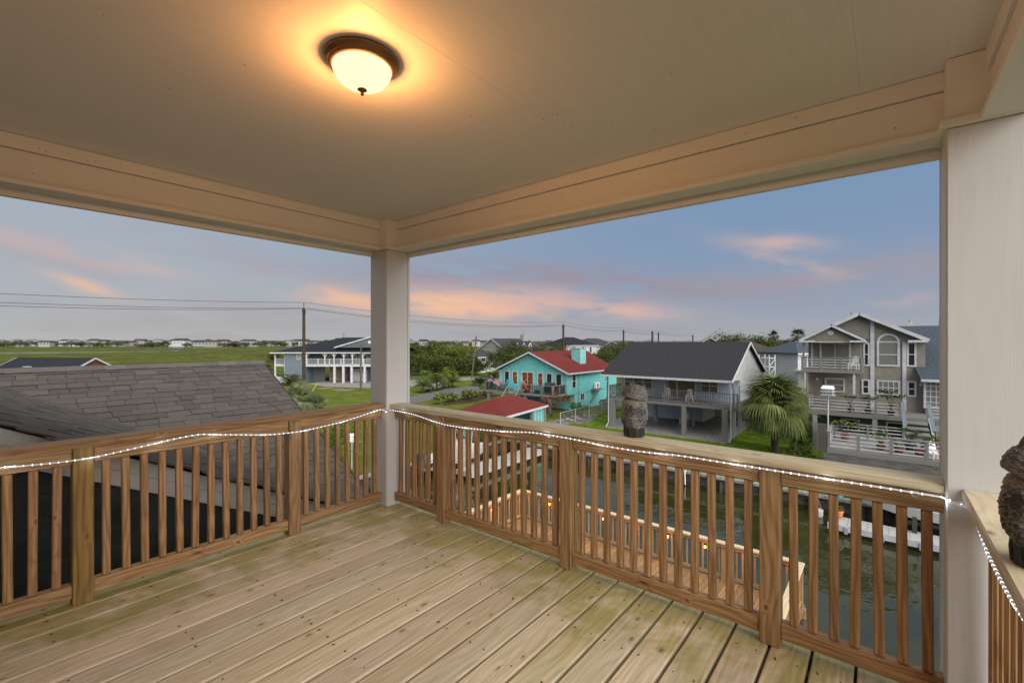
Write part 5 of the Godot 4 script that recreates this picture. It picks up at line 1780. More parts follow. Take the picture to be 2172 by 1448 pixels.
func other_houses() -> void:
	# house whose dark roof shows over the near ridge
	var o := plain_house("low brick house whose dark blue roof shows above the near ridge", cam_at(118, 72.0), YAW - 6.0, 13.0, 6.0, 2.9, 1.55, "g", M.brick_red, M.roof_navy, [])
	bmp(o, "skylight", M.awning, Vector3(-2.2, 3.15, 2.65), Vector3(-1.0, 3.15, 2.65), 0.5, 0.05).rotate_x(0.0)
	bxp(o, "roof_panel", M.awning, Vector3(3.6, 2.98, 2.9), Vector3(5.6, 3.04, 3.5))
	# two-storey grey house with garage doors
	plain_house("small grey house with two white garage doors beyond the road", Vector3(77.4, G, -73.3), 0.0, 8.4, 7.2, 3.7, 1.35, "h", M.siding_grey, M.roof_grey, [["d", -2.7, 1.05, 2.2, 2.1], ["d", -0.2, 1.05, 2.2, 2.1], ["f", -2.3, 2.95, 1.5, 1.0, 2, 1], ["f", 2.4, 2.95, 0.9, 1.0, 1, 1]])
	var sd := get_child(get_child_count() - 1)
	window(sd, Vector3(-4.21, 2.95, 1.8), Vector3.LEFT, 1.5, 1.0, 2, 1, M.glass, 0.12)
	window(sd, Vector3(-4.21, 2.95, -1.8), Vector3.LEFT, 1.5, 1.0, 2, 1, M.glass, 0.12)
	# big gable with three dormers and a chimney
	o = plain_house("large grey gabled house with three small dormers and a wide chimney", Vector3(97.0, G, -80.0), 0.0, 15.0, 12.0, 4.2, 3.6, "g", M.siding_grey, M.roof_grey, [])
	for k in 3:
		var x := -1.5 + 2.9 * k
		var mb := MB.new()
		mb.b2(Vector3(x - 0.7, 4.7, 1.5), Vector3(x + 0.7, 6.3, 3.7))
		mb.tri(Vector3(x - 0.75, 6.3, 3.72), Vector3(x + 0.75, 6.3, 3.72), Vector3(x, 7.0, 3.72), Vector3.BACK)
		var dm := part(mb, "dormer", M.siding_white, o)
		window(dm, Vector3(x, 5.6, 3.71), Vector3.BACK, 0.9, 1.2, 1, 2, M.glass, 0.12, null, "dormer_window")
		mb = MB.new()
		slab(mb, Vector3(x - 0.95, 6.15, 3.9), Vector3(x, 7.1, 3.9), Vector3(x, 7.1, 0.5), Vector3(x - 0.95, 6.15, 1.5), 0.08)
		slab(mb, Vector3(x + 0.95, 6.15, 3.9), Vector3(x, 7.1, 3.9), Vector3(x, 7.1, 0.5), Vector3(x + 0.95, 6.15, 1.5), 0.08)
		part(mb, "dormer_roof", M.roof_grey, dm)
	var ch := bxp(o, "chimney", M.siding_grey, Vector3(4.2, 6.0, 0.2), Vector3(6.6, 9.0, 1.4))
	bxp(ch, "chimney_pot", M.siding_grey, Vector3(5.2, 9.0, 0.6), Vector3(5.7, 9.7, 1.0))
	plain_house("white house with hipped slate roof left of the second utility pole", cam_at(1208, 148.0), -12.0, 14.0, 11.0, 6.0, 2.4, "h", M.siding_white, M.roof_navy, [["f", -3.5, 4.4, 1.1, 1.8, 1, 2], ["f", 0.5, 4.4, 1.1, 1.8, 1, 2], ["f", 4.0, 4.4, 1.1, 1.8, 1, 2]])
	plain_house("cream house with brown hip roof right of the second utility pole", cam_at(1257, 156.0), -20.0, 16.0, 12.0, 5.6, 2.5, "h", M.siding_cream, M.roof_grey, [["f", 2.5, 4.0, 1.1, 1.8, 1, 2], ["f", 5.0, 4.0, 1.1, 1.8, 1, 2], ["f", -4.0, 4.0, 1.1, 1.8, 1, 2]])
	plain_house("dark roofed house between trees behind the pale blue house", cam_at(1322, 150.0), -10.0, 11.0, 9.0, 5.0, 2.2, "g", M.siding_grey, M.roof_brown, [])
	plain_house("brown roofed house peeping over the far left trees", cam_at(1165, 170.0), -30.0, 18.0, 9.0, 5.2, 1.8, "g", M.siding_cream, M.roof_brown, [])
	plain_house("house with steep rust-brown roof edge above the charcoal roof", cam_at(1503, 120.0), 20.0, 8.0, 8.0, 5.8, 2.2, "g", M.brick_red, M.roof_brown, [])
	plain_house("tan house with broad brown roof behind the charcoal gable", cam_at(1580, 75.0), -15.0, 9.0, 8.0, 5.2, 2.0, "h", M.siding_cream, M.roof_brown, [])
	plain_house("brown roofed house behind the tall palm", cam_at(1690, 105.0), -35.0, 17.0, 9.0, 5.6, 1.7, "g", M.siding_grey, M.roof_brown, [])
	# white house with blue roof, balcony and awning
	o = plain_house("white house with blue roof and white awning seen beside the beige house", cam_at(1702, 66.0), -38.0, 8.5, 7.0, 5.6, 1.5, "h", M.siding_white, M.roof_slate, [["f", -2.0, 4.3, 1.6, 1.4, 2, 1], ["f", 1.5, 4.3, 1.6, 1.4, 2, 1]])
	bxp(o, "balcony_floor", M.white_paint, Vector3(-5.2, 3.0, 3.52), Vector3(4.2, 3.2, 5.6))
	far_rail(o, Vector3(-5.1, 3.2, 5.5), Vector3(4.1, 3.2, 5.5), 0.95, 4, 4, M.white_paint, M.white_paint)
	for x: float in [-5.0, -2.0, 1.0, 4.0]:
		bxp(o, "stilt", M.white_paint, Vector3(x - 0.08, 0, 5.3), Vector3(x + 0.08, 5.5, 5.46))
	var mb := MB.new()
	slab(mb, Vector3(-3.8, 2.75, 5.7), Vector3(3.0, 2.75, 5.7), Vector3(3.0, 2.0, 7.6), Vector3(-3.8, 2.0, 7.6), 0.05)
	part(mb, "awning", M.awning, o)
	for x: float in [-3.5, -0.4, 2.7]:
		bxp(o, "awning_post", M.siding_grey, Vector3(x - 0.05, 0, 7.35), Vector3(x + 0.05, 1.98, 7.45))
	# white stair tower
	o = thing("stair_tower", "white openwork stair tower right of the charcoal roof", "stairs", cam_at(1627, 62.0), -20.0)
	for e in [[-0.7, -0.7], [0.7, -0.7], [0.7, 0.7], [-0.7, 0.7]]:
		bxp(o, "post", M.white_paint, Vector3(e[0] - 0.06, 0, e[1] - 0.06), Vector3(e[0] + 0.06, 5.2, e[1] + 0.06))
	for k in 4:
		bxp(o, "landing", M.white_paint, Vector3(-0.75, 1.2 * k + 1.1, -0.75), Vector3(0.75, 1.2 * k + 1.18, 0.75))
		bmp(o, "brace", M.white_paint, Vector3(-0.7, 1.2 * k + 0.1, 0.78), Vector3(0.7, 1.2 * k + 1.1, 0.78), 0.05, 0.09)
	bxp(o, "stair_landing", M.white_paint, Vector3(0.8, 1.0, -0.6), Vector3(3.4, 1.12, 0.9))
	# the rows of houses across the marsh
	rng.seed = 606
	var px := -160.0
	while px < 1170.0:
		var dep := rng.randf_range(560.0, 780.0)
		var w := rng.randf_range(9.0, 17.0)
		far_house(px, dep, w)
		px += w / dep * 965.0 * rng.randf_range(0.5, 1.05) + (10.0 if px > 850 else 0.0)


func far_house(px: float, dep: float, w: float) -> void:
	var h := rng.randf_range(5.0, 8.5)
	var r := rng.randf_range(1.6, 3.4)
	var d := rng.randf_range(7.0, 11.0)
	var o := thing("distant_house", "small pale house in the distant row across the marsh", "house", cam_at(px, dep), YAW + rng.randf_range(-40, 40), "distant houses across the marsh")
	var mb := MB.new()
	mb.b2(Vector3(-w / 2, 0, -d / 2), Vector3(w / 2, h, d / 2))
	part(mb, "wall", [M.far_pale, M.siding_white, M.siding_grey, M.far_pale, M.siding_grey][rng.randi() % 5], o)
	mb = MB.new()
	var hip := rng.randf_range(0.0, 3.5)
	var W := w / 2 + 0.6
	var D := d / 2 + 0.6
	slab(mb, Vector3(-W, h, D), Vector3(W, h, D), Vector3(W - hip, h + r, 0), Vector3(-W + hip, h + r, 0), 0.2)
	slab(mb, Vector3(-W, h, -D), Vector3(W, h, -D), Vector3(W - hip, h + r, 0), Vector3(-W + hip, h + r, 0), 0.2)
	tri_slab(mb, Vector3(W, h, D), Vector3(W, h, -D), Vector3(W - hip, h + r, 0))
	tri_slab(mb, Vector3(-W, h, D), Vector3(-W, h, -D), Vector3(-W + hip, h + r, 0))
	part(mb, "roof", [M.far_roof, M.roof_grey, M.roof_brown][rng.randi() % 3], o)
	for k in 3:
		bxp(o, "window", M.glass, Vector3(-w * 0.33 + k * w * 0.28, h * 0.55, d / 2), Vector3(-w * 0.33 + k * w * 0.28 + 1.2, h * 0.55 + 1.5, d / 2 + 0.06))


# ---------------------------------------------------------------- vegetation
# leaves in clumps spread through an ellipsoid; hue differs from clump to clump and leaf to leaf
func foliage(mb: MB, c: Vector3, r: Vector3, clumps: int, per: int, size: float, a: Color, b: Color, fill := 0.55) -> void:
	for k in clumps:
		var d := Vector3(rng.randfn(), rng.randfn(), rng.randfn()).normalized()
		var q := d * lerpf(fill, 1.0, sqrt(rng.randf()))
		if q.y < -0.55:
			q.y = -q.y * 0.6
		var cc := c + q * r
		var cr := (r.x + r.y + r.z) / 3.0 * rng.randf_range(0.16, 0.34)
		var hue := a.lerp(b, rng.randf())
		for i in per:
			var o := Vector3(rng.randfn(), rng.randfn() * 0.75, rng.randfn()) * cr * 0.55
			var p := cc + o
			var u := Vector3(rng.randfn(), rng.randfn() * 0.6, rng.randfn()).normalized()
			var v := u.cross(Vector3(rng.randfn(), rng.randfn() + 0.6, rng.randfn())).normalized()
			var s := size * rng.randf_range(0.6, 1.3)
			var t := rng.randf_range(0.85, 1.15)
			mb.col = Color(hue.r * t, hue.g * t, hue.b * t)
			mb.quad(p - u * s * 0.5, p + v * s * 0.28, p + u * s * 0.5, p - v * s * 0.28, Vector3.UP)


func tree(label: String, at: Vector3, h: float, r: Vector3, clumps: int, per: int, size: float, a: Color, b: Color, group := "", n := "tree") -> Node3D:
	var o := thing(n, label, "tree" if n.contains("tree") else "shrub", at, rng.randf() * 360.0, group)
	var mb := MB.new()
	var top := Vector3(0, h - r.y, 0)
	mb.tube([Vector3.ZERO, Vector3(0.1, (h - r.y) * 0.5, 0.05), top], 0.05 * h, 7, 0.025 * h)
	for k in 5:
		var an := TAU * k / 5.0
		mb.tube([top * 0.7, top + Vector3(cos(an) * r.x * 0.4, 0, sin(an) * r.z * 0.4), top + Vector3(cos(an) * r.x * 0.7, r.y * 0.4, sin(an) * r.z * 0.7)], 0.02 * h, 5, 0.008 * h)
	part(mb, "trunk", M.bark, o)
	mb = MB.new()
	foliage(mb, top, r, clumps, per, size, a, b)
	part(mb, "crown", M.leaf, o)
	return o


func shrub(label: String, at: Vector3, r: Vector3, clumps: int, per: int, size: float, a: Color, b: Color, group := "", n := "shrub") -> Node3D:
	var o := thing(n, label, "shrub", at, rng.randf() * 360.0, group)
	var mb := MB.new()
	for k in 4:
		var an := TAU * k / 4.0 + 0.4
		mb.tube([Vector3(cos(an) * 0.05, 0, sin(an) * 0.05), Vector3(cos(an) * r.x * 0.3, r.y * 0.8, sin(an) * r.z * 0.3)], 0.03 * r.y + 0.01, 5, 0.01)
	part(mb, "stem", M.bark, o)
	mb = MB.new()
	foliage(mb, Vector3(0, r.y * 0.95, 0), r, clumps, per, size, a, b, 0.35)
	part(mb, "crown", M.leaf, o)
	return o


# costapalmate frond: a stalk along +z that ends in a fan of drooping blades
func fan_frond(col: Color, droop: float, dry := 0.0) -> Mesh:
	var mb := MB.new()
	mb.col = col * 0.9
	mb.tube([Vector3.ZERO, Vector3(0, 0.10, 0.45), Vector3(0, 0.12, 0.85)], 0.016, 4, 0.010)
	var N := 20
	for i in N:
		var t := (i + 0.5) / N * 2.0 - 1.0
		var a := t * 1.45
		var L := 0.95 * (1.0 - 0.32 * absf(t)) * rng.randf_range(0.88, 1.08)
		var hub := Vector3(0, 0.12, 0.85 - 0.12 * absf(t))
		var d := Vector3(sin(a), 0.0, cos(a))
		var s := d.cross(Vector3.UP).normalized()
		var k := rng.randf_range(0.8, 1.2)
		mb.col = Color(col.r * k, col.g * k, col.b * k)
		var pp := hub
		var pw := 0.004
		for j in range(1, 5):
			var u := j / 4.0
			var p := hub + d * L * (u - 0.10 * u * u * droop) + Vector3(0, 0.10 * u - (0.25 + 0.42 * droop) * u * u * u * L - 0.16 * t * t * u, 0)
			var w := [0.0, 0.030, 0.033, 0.022, 0.003][j] as float
			mb.quad(pp - s * pw, p - s * w, p + s * w, pp + s * pw, Vector3.UP)
			pp = p
			pw = w
	return mb.st.commit()


# feather frond arching along +z
func feather_frond(col: Color, L: float, arch: float, pairs: int, leaf: float) -> Mesh:
	var mb := MB.new()
	var spine := func(u: float) -> Vector3: return Vector3(0, L * (0.62 * u - arch * u * u), L * (0.85 * u - 0.12 * u * u))
	var pts := []
	for i in 7:
		pts.append(spine.call(i / 6.0))
	mb.col = Color(col.r * 1.1, col.g * 1.0, col.b * 0.9)
	mb.tube(pts, 0.02 * L * 0.5, 4, 0.004)
	for i in pairs:
		var u := 0.10 + 0.9 * (i + 0.5) / pairs
		var p: Vector3 = spine.call(u)
		var l := leaf * (0.55 + 0.9 * sin(PI * minf(u * 0.85 + 0.1, 1.0)))
		for s: float in [-1.0, 1.0]:
			var k := rng.randf_range(0.75, 1.25)
			mb.col = Color(col.r * k, col.g * k, col.b * k)
			var tip := p + Vector3(s * l, -0.28 * l + rng.randf_range(-0.05, 0.12) * l, 0.55 * l)
			var w := Vector3(0, 0.004, 0.022 * L * 0.5)
			mb.quad(p - w, tip - w * 0.15, tip + w * 0.15, p + w, Vector3.UP)
	return mb.st.commit()


func fan_palm(label: String, at: Vector3, trunk: float, scale: float, n: int, a: Color) -> void:
	var o := thing("fan_palm", label, "palm tree", at)
	var mb := MB.new()
	var pts := []
	for i in 9:
		pts.append(Vector3(0.04 * sin(i * 1.3), trunk * i / 8.0, 0.04 * cos(i * 1.7)))
	mb.tube(pts, 0.16 * scale, 12, 0.14 * scale)
	part(mb, "trunk", M.bark, o)
	var kinds := []
	for k in 4:
		kinds.append(fan_frond(Color(a.r * (0.8 + 0.14 * k), a.g * (0.8 + 0.13 * k), a.b * (0.85 + 0.1 * k)), 0.4 + 0.3 * k))
	var dead := fan_frond(Color(0.20, 0.165, 0.10), 2.0)
	for i in n:
		var t := (i + 0.5) / n
		var el := lerpf(82.0, -52.0, pow(t, 0.9)) + rng.randf_range(-17, 17)
		var az := i * 137.5 + rng.randf_range(-15, 15)
		var s := scale * rng.randf_range(0.78, 1.14)
		var old := t > 0.86
		var bs := Basis(Vector3.UP, deg_to_rad(az)) * Basis(Vector3.RIGHT, -deg_to_rad(el)) * Basis.from_scale(Vector3.ONE * s * (0.85 if old else 1.0))
		inst(dead if old and i % 2 == 0 else kinds[rng.randi() % 4], "frond", M.leaf, o, Transform3D(bs, Vector3(0, trunk - 0.25 * t * scale, 0)))


func feather_palm(label: String, at: Vector3, trunk: float, L: float, n: int, a: Color, group := "", cat := "palm tree") -> void:
	var o := thing("feather_palm", label, cat, at, rng.randf() * 360.0, group)
	var mb := MB.new()
	mb.tube([Vector3.ZERO, Vector3(0.03, trunk * 0.5, 0.02), Vector3(0, maxf(trunk, 0.15), 0)], 0.13 + 0.02 * trunk, 8, 0.11 + 0.015 * trunk)
	part(mb, "trunk", M.bark, o)
	var kinds := [feather_frond(a, L, 0.42, 16, L * 0.22), feather_frond(Color(a.r * 0.8, a.g * 0.85, a.b * 0.8), L, 0.62, 16, L * 0.20), feather_frond(Color(a.r * 1.2, a.g * 1.12, a.b), L * 0.85, 0.3, 16, L * 0.2)]
	for i in n:
		var t := (i + 0.5) / n
		var bs := Basis(Vector3.UP, deg_to_rad(i * 137.5 + rng.randf_range(-12, 12))) * Basis(Vector3.RIGHT, deg_to_rad(lerpf(-38.0, 32.0, t) + rng.randf_range(-8, 8)))
		inst(kinds[rng.randi() % 3], "frond", M.leaf, o, Transform3D(bs, Vector3(0, maxf(trunk, 0.15) - 0.08 * t, 0)))


# pot with a branched stem carrying rosettes of long leaves
func potted(label: String, at: Vector3, h: float, r: float, pot: Material, a: Color, group := "potted plants on the decks across the canal") -> void:
	var o := thing("potted_plant", label, "potted plant", at, rng.randf() * 360.0, group)
	var mb := MB.new()
	mb.lathe([Vector2(0, 0), Vector2(0.14, 0), Vector2(0.19, 0.26), Vector2(0.205, 0.27), Vector2(0.2, 0.30), Vector2(0.17, 0.29), Vector2(0, 0.27)], Vector3.ZERO, 14)
	part(mb, "pot", pot, o)
	mb = MB.new()
	var lf := MB.new()
	for k in 5:
		var an := TAU * k / 5.0 + rng.randf()
		var tip := Vector3(cos(an) * r * 0.6, h * rng.randf_range(0.7, 1.0), sin(an) * r * 0.6)
		mb.tube([Vector3(0, 0.25, 0), Vector3(tip.x * 0.3, h * 0.5, tip.z * 0.3), tip], 0.025, 5, 0.012)
		for i in 13:
			var az := TAU * i / 13.0 + rng.randf()
			var d := Vector3(cos(az), rng.randf_range(-0.2, 0.8), sin(az)).normalized()
			var l := r * rng.randf_range(0.45, 0.75)
			var s := d.cross(Vector3.UP).normalized() * l * 0.16
			var t := rng.randf_range(0.7, 1.25)
			lf.col = Color(a.r * t, a.g * t, a.b * t)
			lf.quad(tip, tip + d * l * 0.55 + s, tip + d * l + Vector3(0, -0.15 * l, 0), tip + d * l * 0.55 - s, Vector3.UP)
	part(mb, "stem", M.bark, o)
	part(lf, "leaves", M.leaf, o, true)


func plants() -> void:
	rng.seed = 2024
	var oak_a := Color(0.030, 0.042, 0.012)
	var oak_b := Color(0.085, 0.105, 0.022)
	# wind-shaped thicket beyond the road
	for e in [[884, 108, 5.6, 5.0, 0, "dark oak at the left edge of the thicket, beside the corner column"], [918, 104, 6.6, 5.5, 0, "tallest dark oak in the thicket beyond the road"], [950, 100, 6.3, 5.0, 1, "yellow-green oak at the middle of the thicket"], [985, 106, 5.9, 4.6, 1, "yellow-green oak at the right end of the thicket"], [900, 94, 4.4, 4.2, 0, "low dark oak at the front left of the thicket"], [935, 92, 4.0, 3.4, 0, "low dark oak behind the tall date palm"], [972, 93, 3.6, 3.0, 0, "low dark oak left of the small grey house"], [1004, 96, 3.4, 2.6, 0, "low dark oak before the garage doors of the small grey house"]]:
		tree(e[5], cam_at(e[0], e[1]), e[2], Vector3(e[3], e[2] * 0.46, e[3] * 0.9), 80, 58, 0.36, oak_a if e[4] == 0 else Color(0.06, 0.075, 0.015), oak_b if e[4] == 0 else Color(0.13, 0.14, 0.022), "oaks in the thicket beyond the road", "oak_tree")
	for e in [[1072, 88, 5.0, 4.0, "round dark tree between the small grey house and the turquoise house"], [1088, 112, 6.6, 4.2, "tree in front of the dormers of the large grey house"], [1172, 118, 6.4, 6.0, "broad tree left of the second utility pole"], [1276, 104, 4.6, 4.5, "tree behind the turquoise chimney"], [1304, 112, 5.9, 4.2, "bushy tree left of the charcoal roof"], [1330, 128, 6.6, 5.0, "dark tree above the left end of the charcoal roof"], [1378, 165, 6.8, 5.5, "treetop above the middle of the charcoal roof"], [1446, 172, 6.9, 6.0, "low treetop above the charcoal ridge"], [1538, 92, 8.3, 5.2, "dark tree above the right end of the charcoal ridge"], [1572, 98, 8.6, 5.5, "tall dark tree behind the charcoal gable"], [1606, 90, 8.0, 4.6, "dark tree right of the charcoal gable"], [1640, 100, 7.6, 5.0, "dark tree behind the white stair tower"], [1664, 112, 7.8, 4.0, "dark tree left of the blue roof"], [1625, 70, 3.8, 2.6, "low leafy tree under the stair tower"]]:
		tree(e[4], cam_at(e[0], e[1]), e[2], Vector3(e[3], e[2] * 0.42, e[3]), 75, 55, 0.34, oak_a, Color(0.07, 0.088, 0.022), "", "tree")
	# trees among the houses across the marsh: one crown, copied
	var proto: Node3D = null
	for i in 80:
		var px := -150.0 + i * 16.6 + rng.randf_range(-10, 10)
		var at := cam_at(px, rng.randf_range(520.0, 700.0))
		var o: Node3D
		if proto == null:
			proto = tree("dark treetop among the distant houses across the marsh", at, 6.5, Vector3(6.5, 3.0, 6.5), 34, 22, 1.3, Color(0.05, 0.06, 0.03), Color(0.085, 0.095, 0.05), "distant trees across the marsh", "distant_tree")
			o = proto
		else:
			o = proto.duplicate()
			o.name = uname("distant_tree")
			add_child(o)
		o.position = at
		o.rotation.y = rng.randf() * TAU
		o.scale = Vector3(rng.randf_range(0.7, 1.9), rng.randf_range(0.7, 1.15), rng.randf_range(0.7, 1.5))
	# palms
	fan_palm("full cabbage palm on the lawn beside the pale blue house", Vector3(32.4, G, -5.25), 3.0, 1.33, 130, Color(0.108, 0.130, 0.042))
	fan_palm("spiky fan palm rising behind the near shingled roof", cam_at(632, 42.0), 1.7, 1.15, 60, Color(0.14, 0.165, 0.08))
	fan_palm("smaller fan palm right of the one behind the near roof", cam_at(670, 43.0), 0.8, 0.85, 40, Color(0.12, 0.15, 0.07))
	fan_palm("tall fan palm on the skyline left of the beige house", cam_at(1693, 96.0), 8.2, 1.15, 44, Color(0.06, 0.07, 0.035))
	fan_palm("distant fan palm above the dark trees left of the skyline palm", cam_at(1642, 120.0), 8.4, 1.0, 36, Color(0.05, 0.06, 0.03))
	feather_palm("low sago palm at the foot of the blue-grey house", cam_at(617, 73.0), 0.4, 2.4, 46, Color(0.045, 0.062, 0.018))
	feather_palm("date palm left of the blue-grey house", cam_at(582, 84.0), 3.6, 2.2, 40, Color(0.05, 0.062, 0.02))
	feather_palm("small dark palm just above the near ridge end", cam_at(561, 80.0), 1.8, 2.0, 34, Color(0.04, 0.05, 0.016))
	for e in [[40.6, -48.9, 0.9, 1.9, "leftmost date palm in the roadside bed"], [43.6, -49.6, 1.2, 2.3, "tallest date palm in the roadside bed"], [48.2, -51.2, 0.8, 1.9, "right-hand palm in the roadside bed"]]:
		feather_palm(e[4], Vector3(e[0], G + 0.03, e[1]), e[2], e[3], 38, Color(0.085, 0.115, 0.03), "palms in the roadside bed")
	feather_palm("tall date palm with bare trunk in front of the thicket", Vector3(67.0, G, -71.2), 3.6, 2.4, 40, Color(0.07, 0.085, 0.03))
	feather_palm("bright green young palm left of the driveway", cam_at(903, 88.0), 0.5, 1.7, 34, Color(0.14, 0.20, 0.03))
	feather_palm("sago palm left of the turquoise house deck", Vector3(52.4, G, -49.4), 0.5, 1.9, 38, Color(0.045, 0.062, 0.018))
	feather_palm("sago palm behind the corner of the turquoise house deck", Vector3(58.5, G, -52.0), 0.9, 2.1, 38, Color(0.055, 0.075, 0.02))
	shrub("rounded bush with yellow flowers by the driveway", Vector3(58.2, G, -63.0), Vector3(2.6, 1.1, 1.8), 26, 30, 0.3, Color(0.05, 0.08, 0.02), Color(0.16, 0.17, 0.02))
	for e in [[46.0, -50.6], [41.9, -49.3]]:
		shrub("low green bush between the roadside palms", Vector3(e[0], G + 0.03, e[1]), Vector3(1.1, 0.5, 0.8), 14, 24, 0.25, Color(0.045, 0.065, 0.02), Color(0.09, 0.12, 0.03), "bushes between the roadside palms")
	for i in 13:
		var t := i / 12.0
		shrub("leafy yellow-green plant in the garden bed along the road", Vector3(lerpf(34.0, 44.4, t), G + 0.03, lerpf(-38.1, -39.8, t) + rng.randf_range(-0.8, 0.8)), Vector3(0.55, 0.48, 0.55) * rng.randf_range(0.8, 1.4), 12, 18, 0.32, Color(0.07, 0.105, 0.025), Color(0.22, 0.23, 0.06), "plants in the garden bed along the road", "garden_plant")
	shrub("glossy green hedge bush beside the white sign", Vector3(13.6, G, -24.3), Vector3(1.9, 1.5, 1.5), 60, 46, 0.16, Color(0.035, 0.075, 0.012), Color(0.13, 0.21, 0.035))
	shrub("green hedge bush left of the white sign", Vector3(11.4, G, -24.8), Vector3(1.7, 1.35, 1.4), 50, 46, 0.16, Color(0.03, 0.065, 0.012), Color(0.10, 0.18, 0.03))
	shrub("tangled bush with red flowers under the turquoise deck", Vector3(35.2, G, -24.0), Vector3(1.2, 1.15, 1.2), 26, 22, 0.16, Color(0.07, 0.05, 0.03), Color(0.22, 0.07, 0.045))
	shrub("dark leafy clump at the corner of the turquoise house", Vector3(36.2, G, -22.1), Vector3(0.9, 0.65, 0.9), 18, 24, 0.30, Color(0.03, 0.06, 0.012), Color(0.08, 0.14, 0.03))
	# shrubs and pots at the beige house
	shrub("dark shrub beside the corner pier of the beige house", Vector3(36.2, G, -4.5), Vector3(0.8, 0.8, 0.8), 30, 36, 0.15, Color(0.025, 0.045, 0.012), Color(0.06, 0.10, 0.02))
	shrub("shrub with orange flowers in the bed left of the lattice", Vector3(33.6, G, -3.95), Vector3(0.7, 0.55, 0.7), 22, 30, 0.13, Color(0.03, 0.055, 0.012), Color(0.10, 0.11, 0.02))
	shrub("low grey-green shrub beside the stone edging", Vector3(31.2, G, -3.75), Vector3(0.75, 0.42, 0.7), 22, 30, 0.12, Color(0.035, 0.05, 0.02), Color(0.08, 0.10, 0.03))
	shrub("tuft of strap leaves by the boat slip roof", Vector3(28.6, G, -2.95), Vector3(0.8, 0.35, 0.6), 26, 34, 0.24, Color(0.03, 0.06, 0.012), Color(0.08, 0.14, 0.025))
	for e in [[29.2, -3.68, -1.55, 0.95, 0.62, "t", "plumeria in a terracotta pot in the left corner of the lower deck"], [27.9, -3.68, -0.1, 0.75, 0.42, "t", "leafy plant in a terracotta pot at the middle of the lower deck"], [27.6, -3.68, 0.55, 0.6, 0.36, "t", "small plant in a terracotta pot right of the middle of the lower deck"], [28.6, -3.68, 0.95, 1.0, 0.42, "b", "tall leafy plant in a black pot by the deck stairs"], [27.5, -3.68, 1.25, 0.7, 0.46, "t", "bushy plant in a terracotta pot near the right column"], [28.6, -3.68, 1.85, 0.7, 0.40, "t", "plant in a pot at the right end of the lower deck"], [35.6, -2.95, 0.35, 1.55, 0.70, "b", "large plumeria standing above the middle deck rail"], [35.6, -2.95, -0.75, 1.0, 0.55, "b", "dark leafy plant along the middle deck rail"], [35.6, -2.95, -1.6, 0.95, 0.45, "b", "pale leafy plant left along the middle deck rail"]]:
		potted(e[6], Vector3(e[0], e[1], e[2]), e[3], e[4], M.terracotta if e[5] == "t" else M.black, Color(0.085, 0.115, 0.035) if e[5] == "t" else Color(0.045, 0.07, 0.025))
	# grass on the near lawns
	var tuft := MB.new()
	for k in 5:
		var a := TAU * k / 5.0
		var b := Vector3(cos(a), 0, sin(a)) * 0.03
		var t := 0.8 + 0.1 * k
		tuft.col = Color(0.135 * t, 0.20 * t, 0.022)
		tuft.tri(b + Vector3(sin(a), 0, cos(a)) * 0.016, b - Vector3(sin(a), 0, cos(a)) * 0.016, b * 2.4 + Vector3(0, 0.10 + 0.02 * k, 0), Vector3.UP)
	var mm := MultiMesh.new()
	mm.transform_format = MultiMesh.TRANSFORM_3D
	mm.mesh = tuft.st.commit()
	mm.instance_count = 22000
	for i in mm.instance_count:
		var p := Vector3(rng.randf_range(25.0, 34.5), G, rng.randf_range(-20.4, -2.6))
		if p.x > 33.0 and p.z < -8.2:
			p.x = rng.randf_range(25.0, 33.0)
		mm.set_instance_transform(i, Transform3D(Basis(Vector3.UP, rng.randf() * TAU) * Basis.from_scale(Vector3.ONE * rng.randf_range(0.6, 1.3)), p))
	var gi := MultiMeshInstance3D.new()
	gi.name = "grass"
	gi.multimesh = mm
	gi.material_override = M.leaf
	add_child(gi)
	tag(gi, "bright green grass on the bank across the canal", "grass")
	gi.set_meta("kind", "stuff")


# ---------------------------------------------------------------- poles, boats, docks and the rest
func wire(label: String, pts: Array, sag: float, r := 0.022) -> void:
	var line := []
	for i in pts.size() - 1:
		var a: Vector3 = pts[i]
		var b: Vector3 = pts[i + 1]
		for k in 14:
			var t := k / 14.0
			line.append(a.lerp(b, t) - Vector3(0, 4.0 * sag * t * (1.0 - t) * a.distance_to(b) / 61.0, 0))
	line.append(pts[-1])
	var mb := MB.new()
	mb.tube(line, r, 4)
	var o := part(mb, "power_line", M.wire)
	tag(o, label, "power line", "power lines")


func pole(label: String, at: Vector3, h: float, arms: bool, m: Material, lean := Vector3.ZERO, r := 0.17) -> void:
	var o := thing("utility_pole", label, "utility pole", at, 0.0, "utility poles")
	var mb := MB.new()
	mb.tube([Vector3.ZERO, lean * 0.5 + Vector3(0, h * 0.5, 0), lean + Vector3(0, h, 0)], r, 10, r * 0.72)
	part(mb, "shaft", m, o)
	if arms:
		mb = MB.new()
		mb.cyl(Vector3(0, h - 0.3, 0), Vector3(0, h + 0.72, 0), 0.045, -1, 6)
		part(mb, "top_pin", M.black, o)
		for s: float in [-1.0, 1.0]:
			mb = MB.new()
			mb.tube([Vector3(0, h - 0.85, 0), Vector3(0, h - 0.8, s * 0.30), Vector3(0, h - 0.55, s * 0.42), Vector3(0, h - 0.2, s * 0.42)], 0.035, 5)
			part(mb, "bracket", M.black, o)
			mb = MB.new()
			mb.cyl(Vector3(0, h - 0.25, s * 0.42), Vector3(0, h - 0.02, s * 0.42), 0.075, 0.05, 8)
			part(mb, "insulator", M.siding_grey, o)


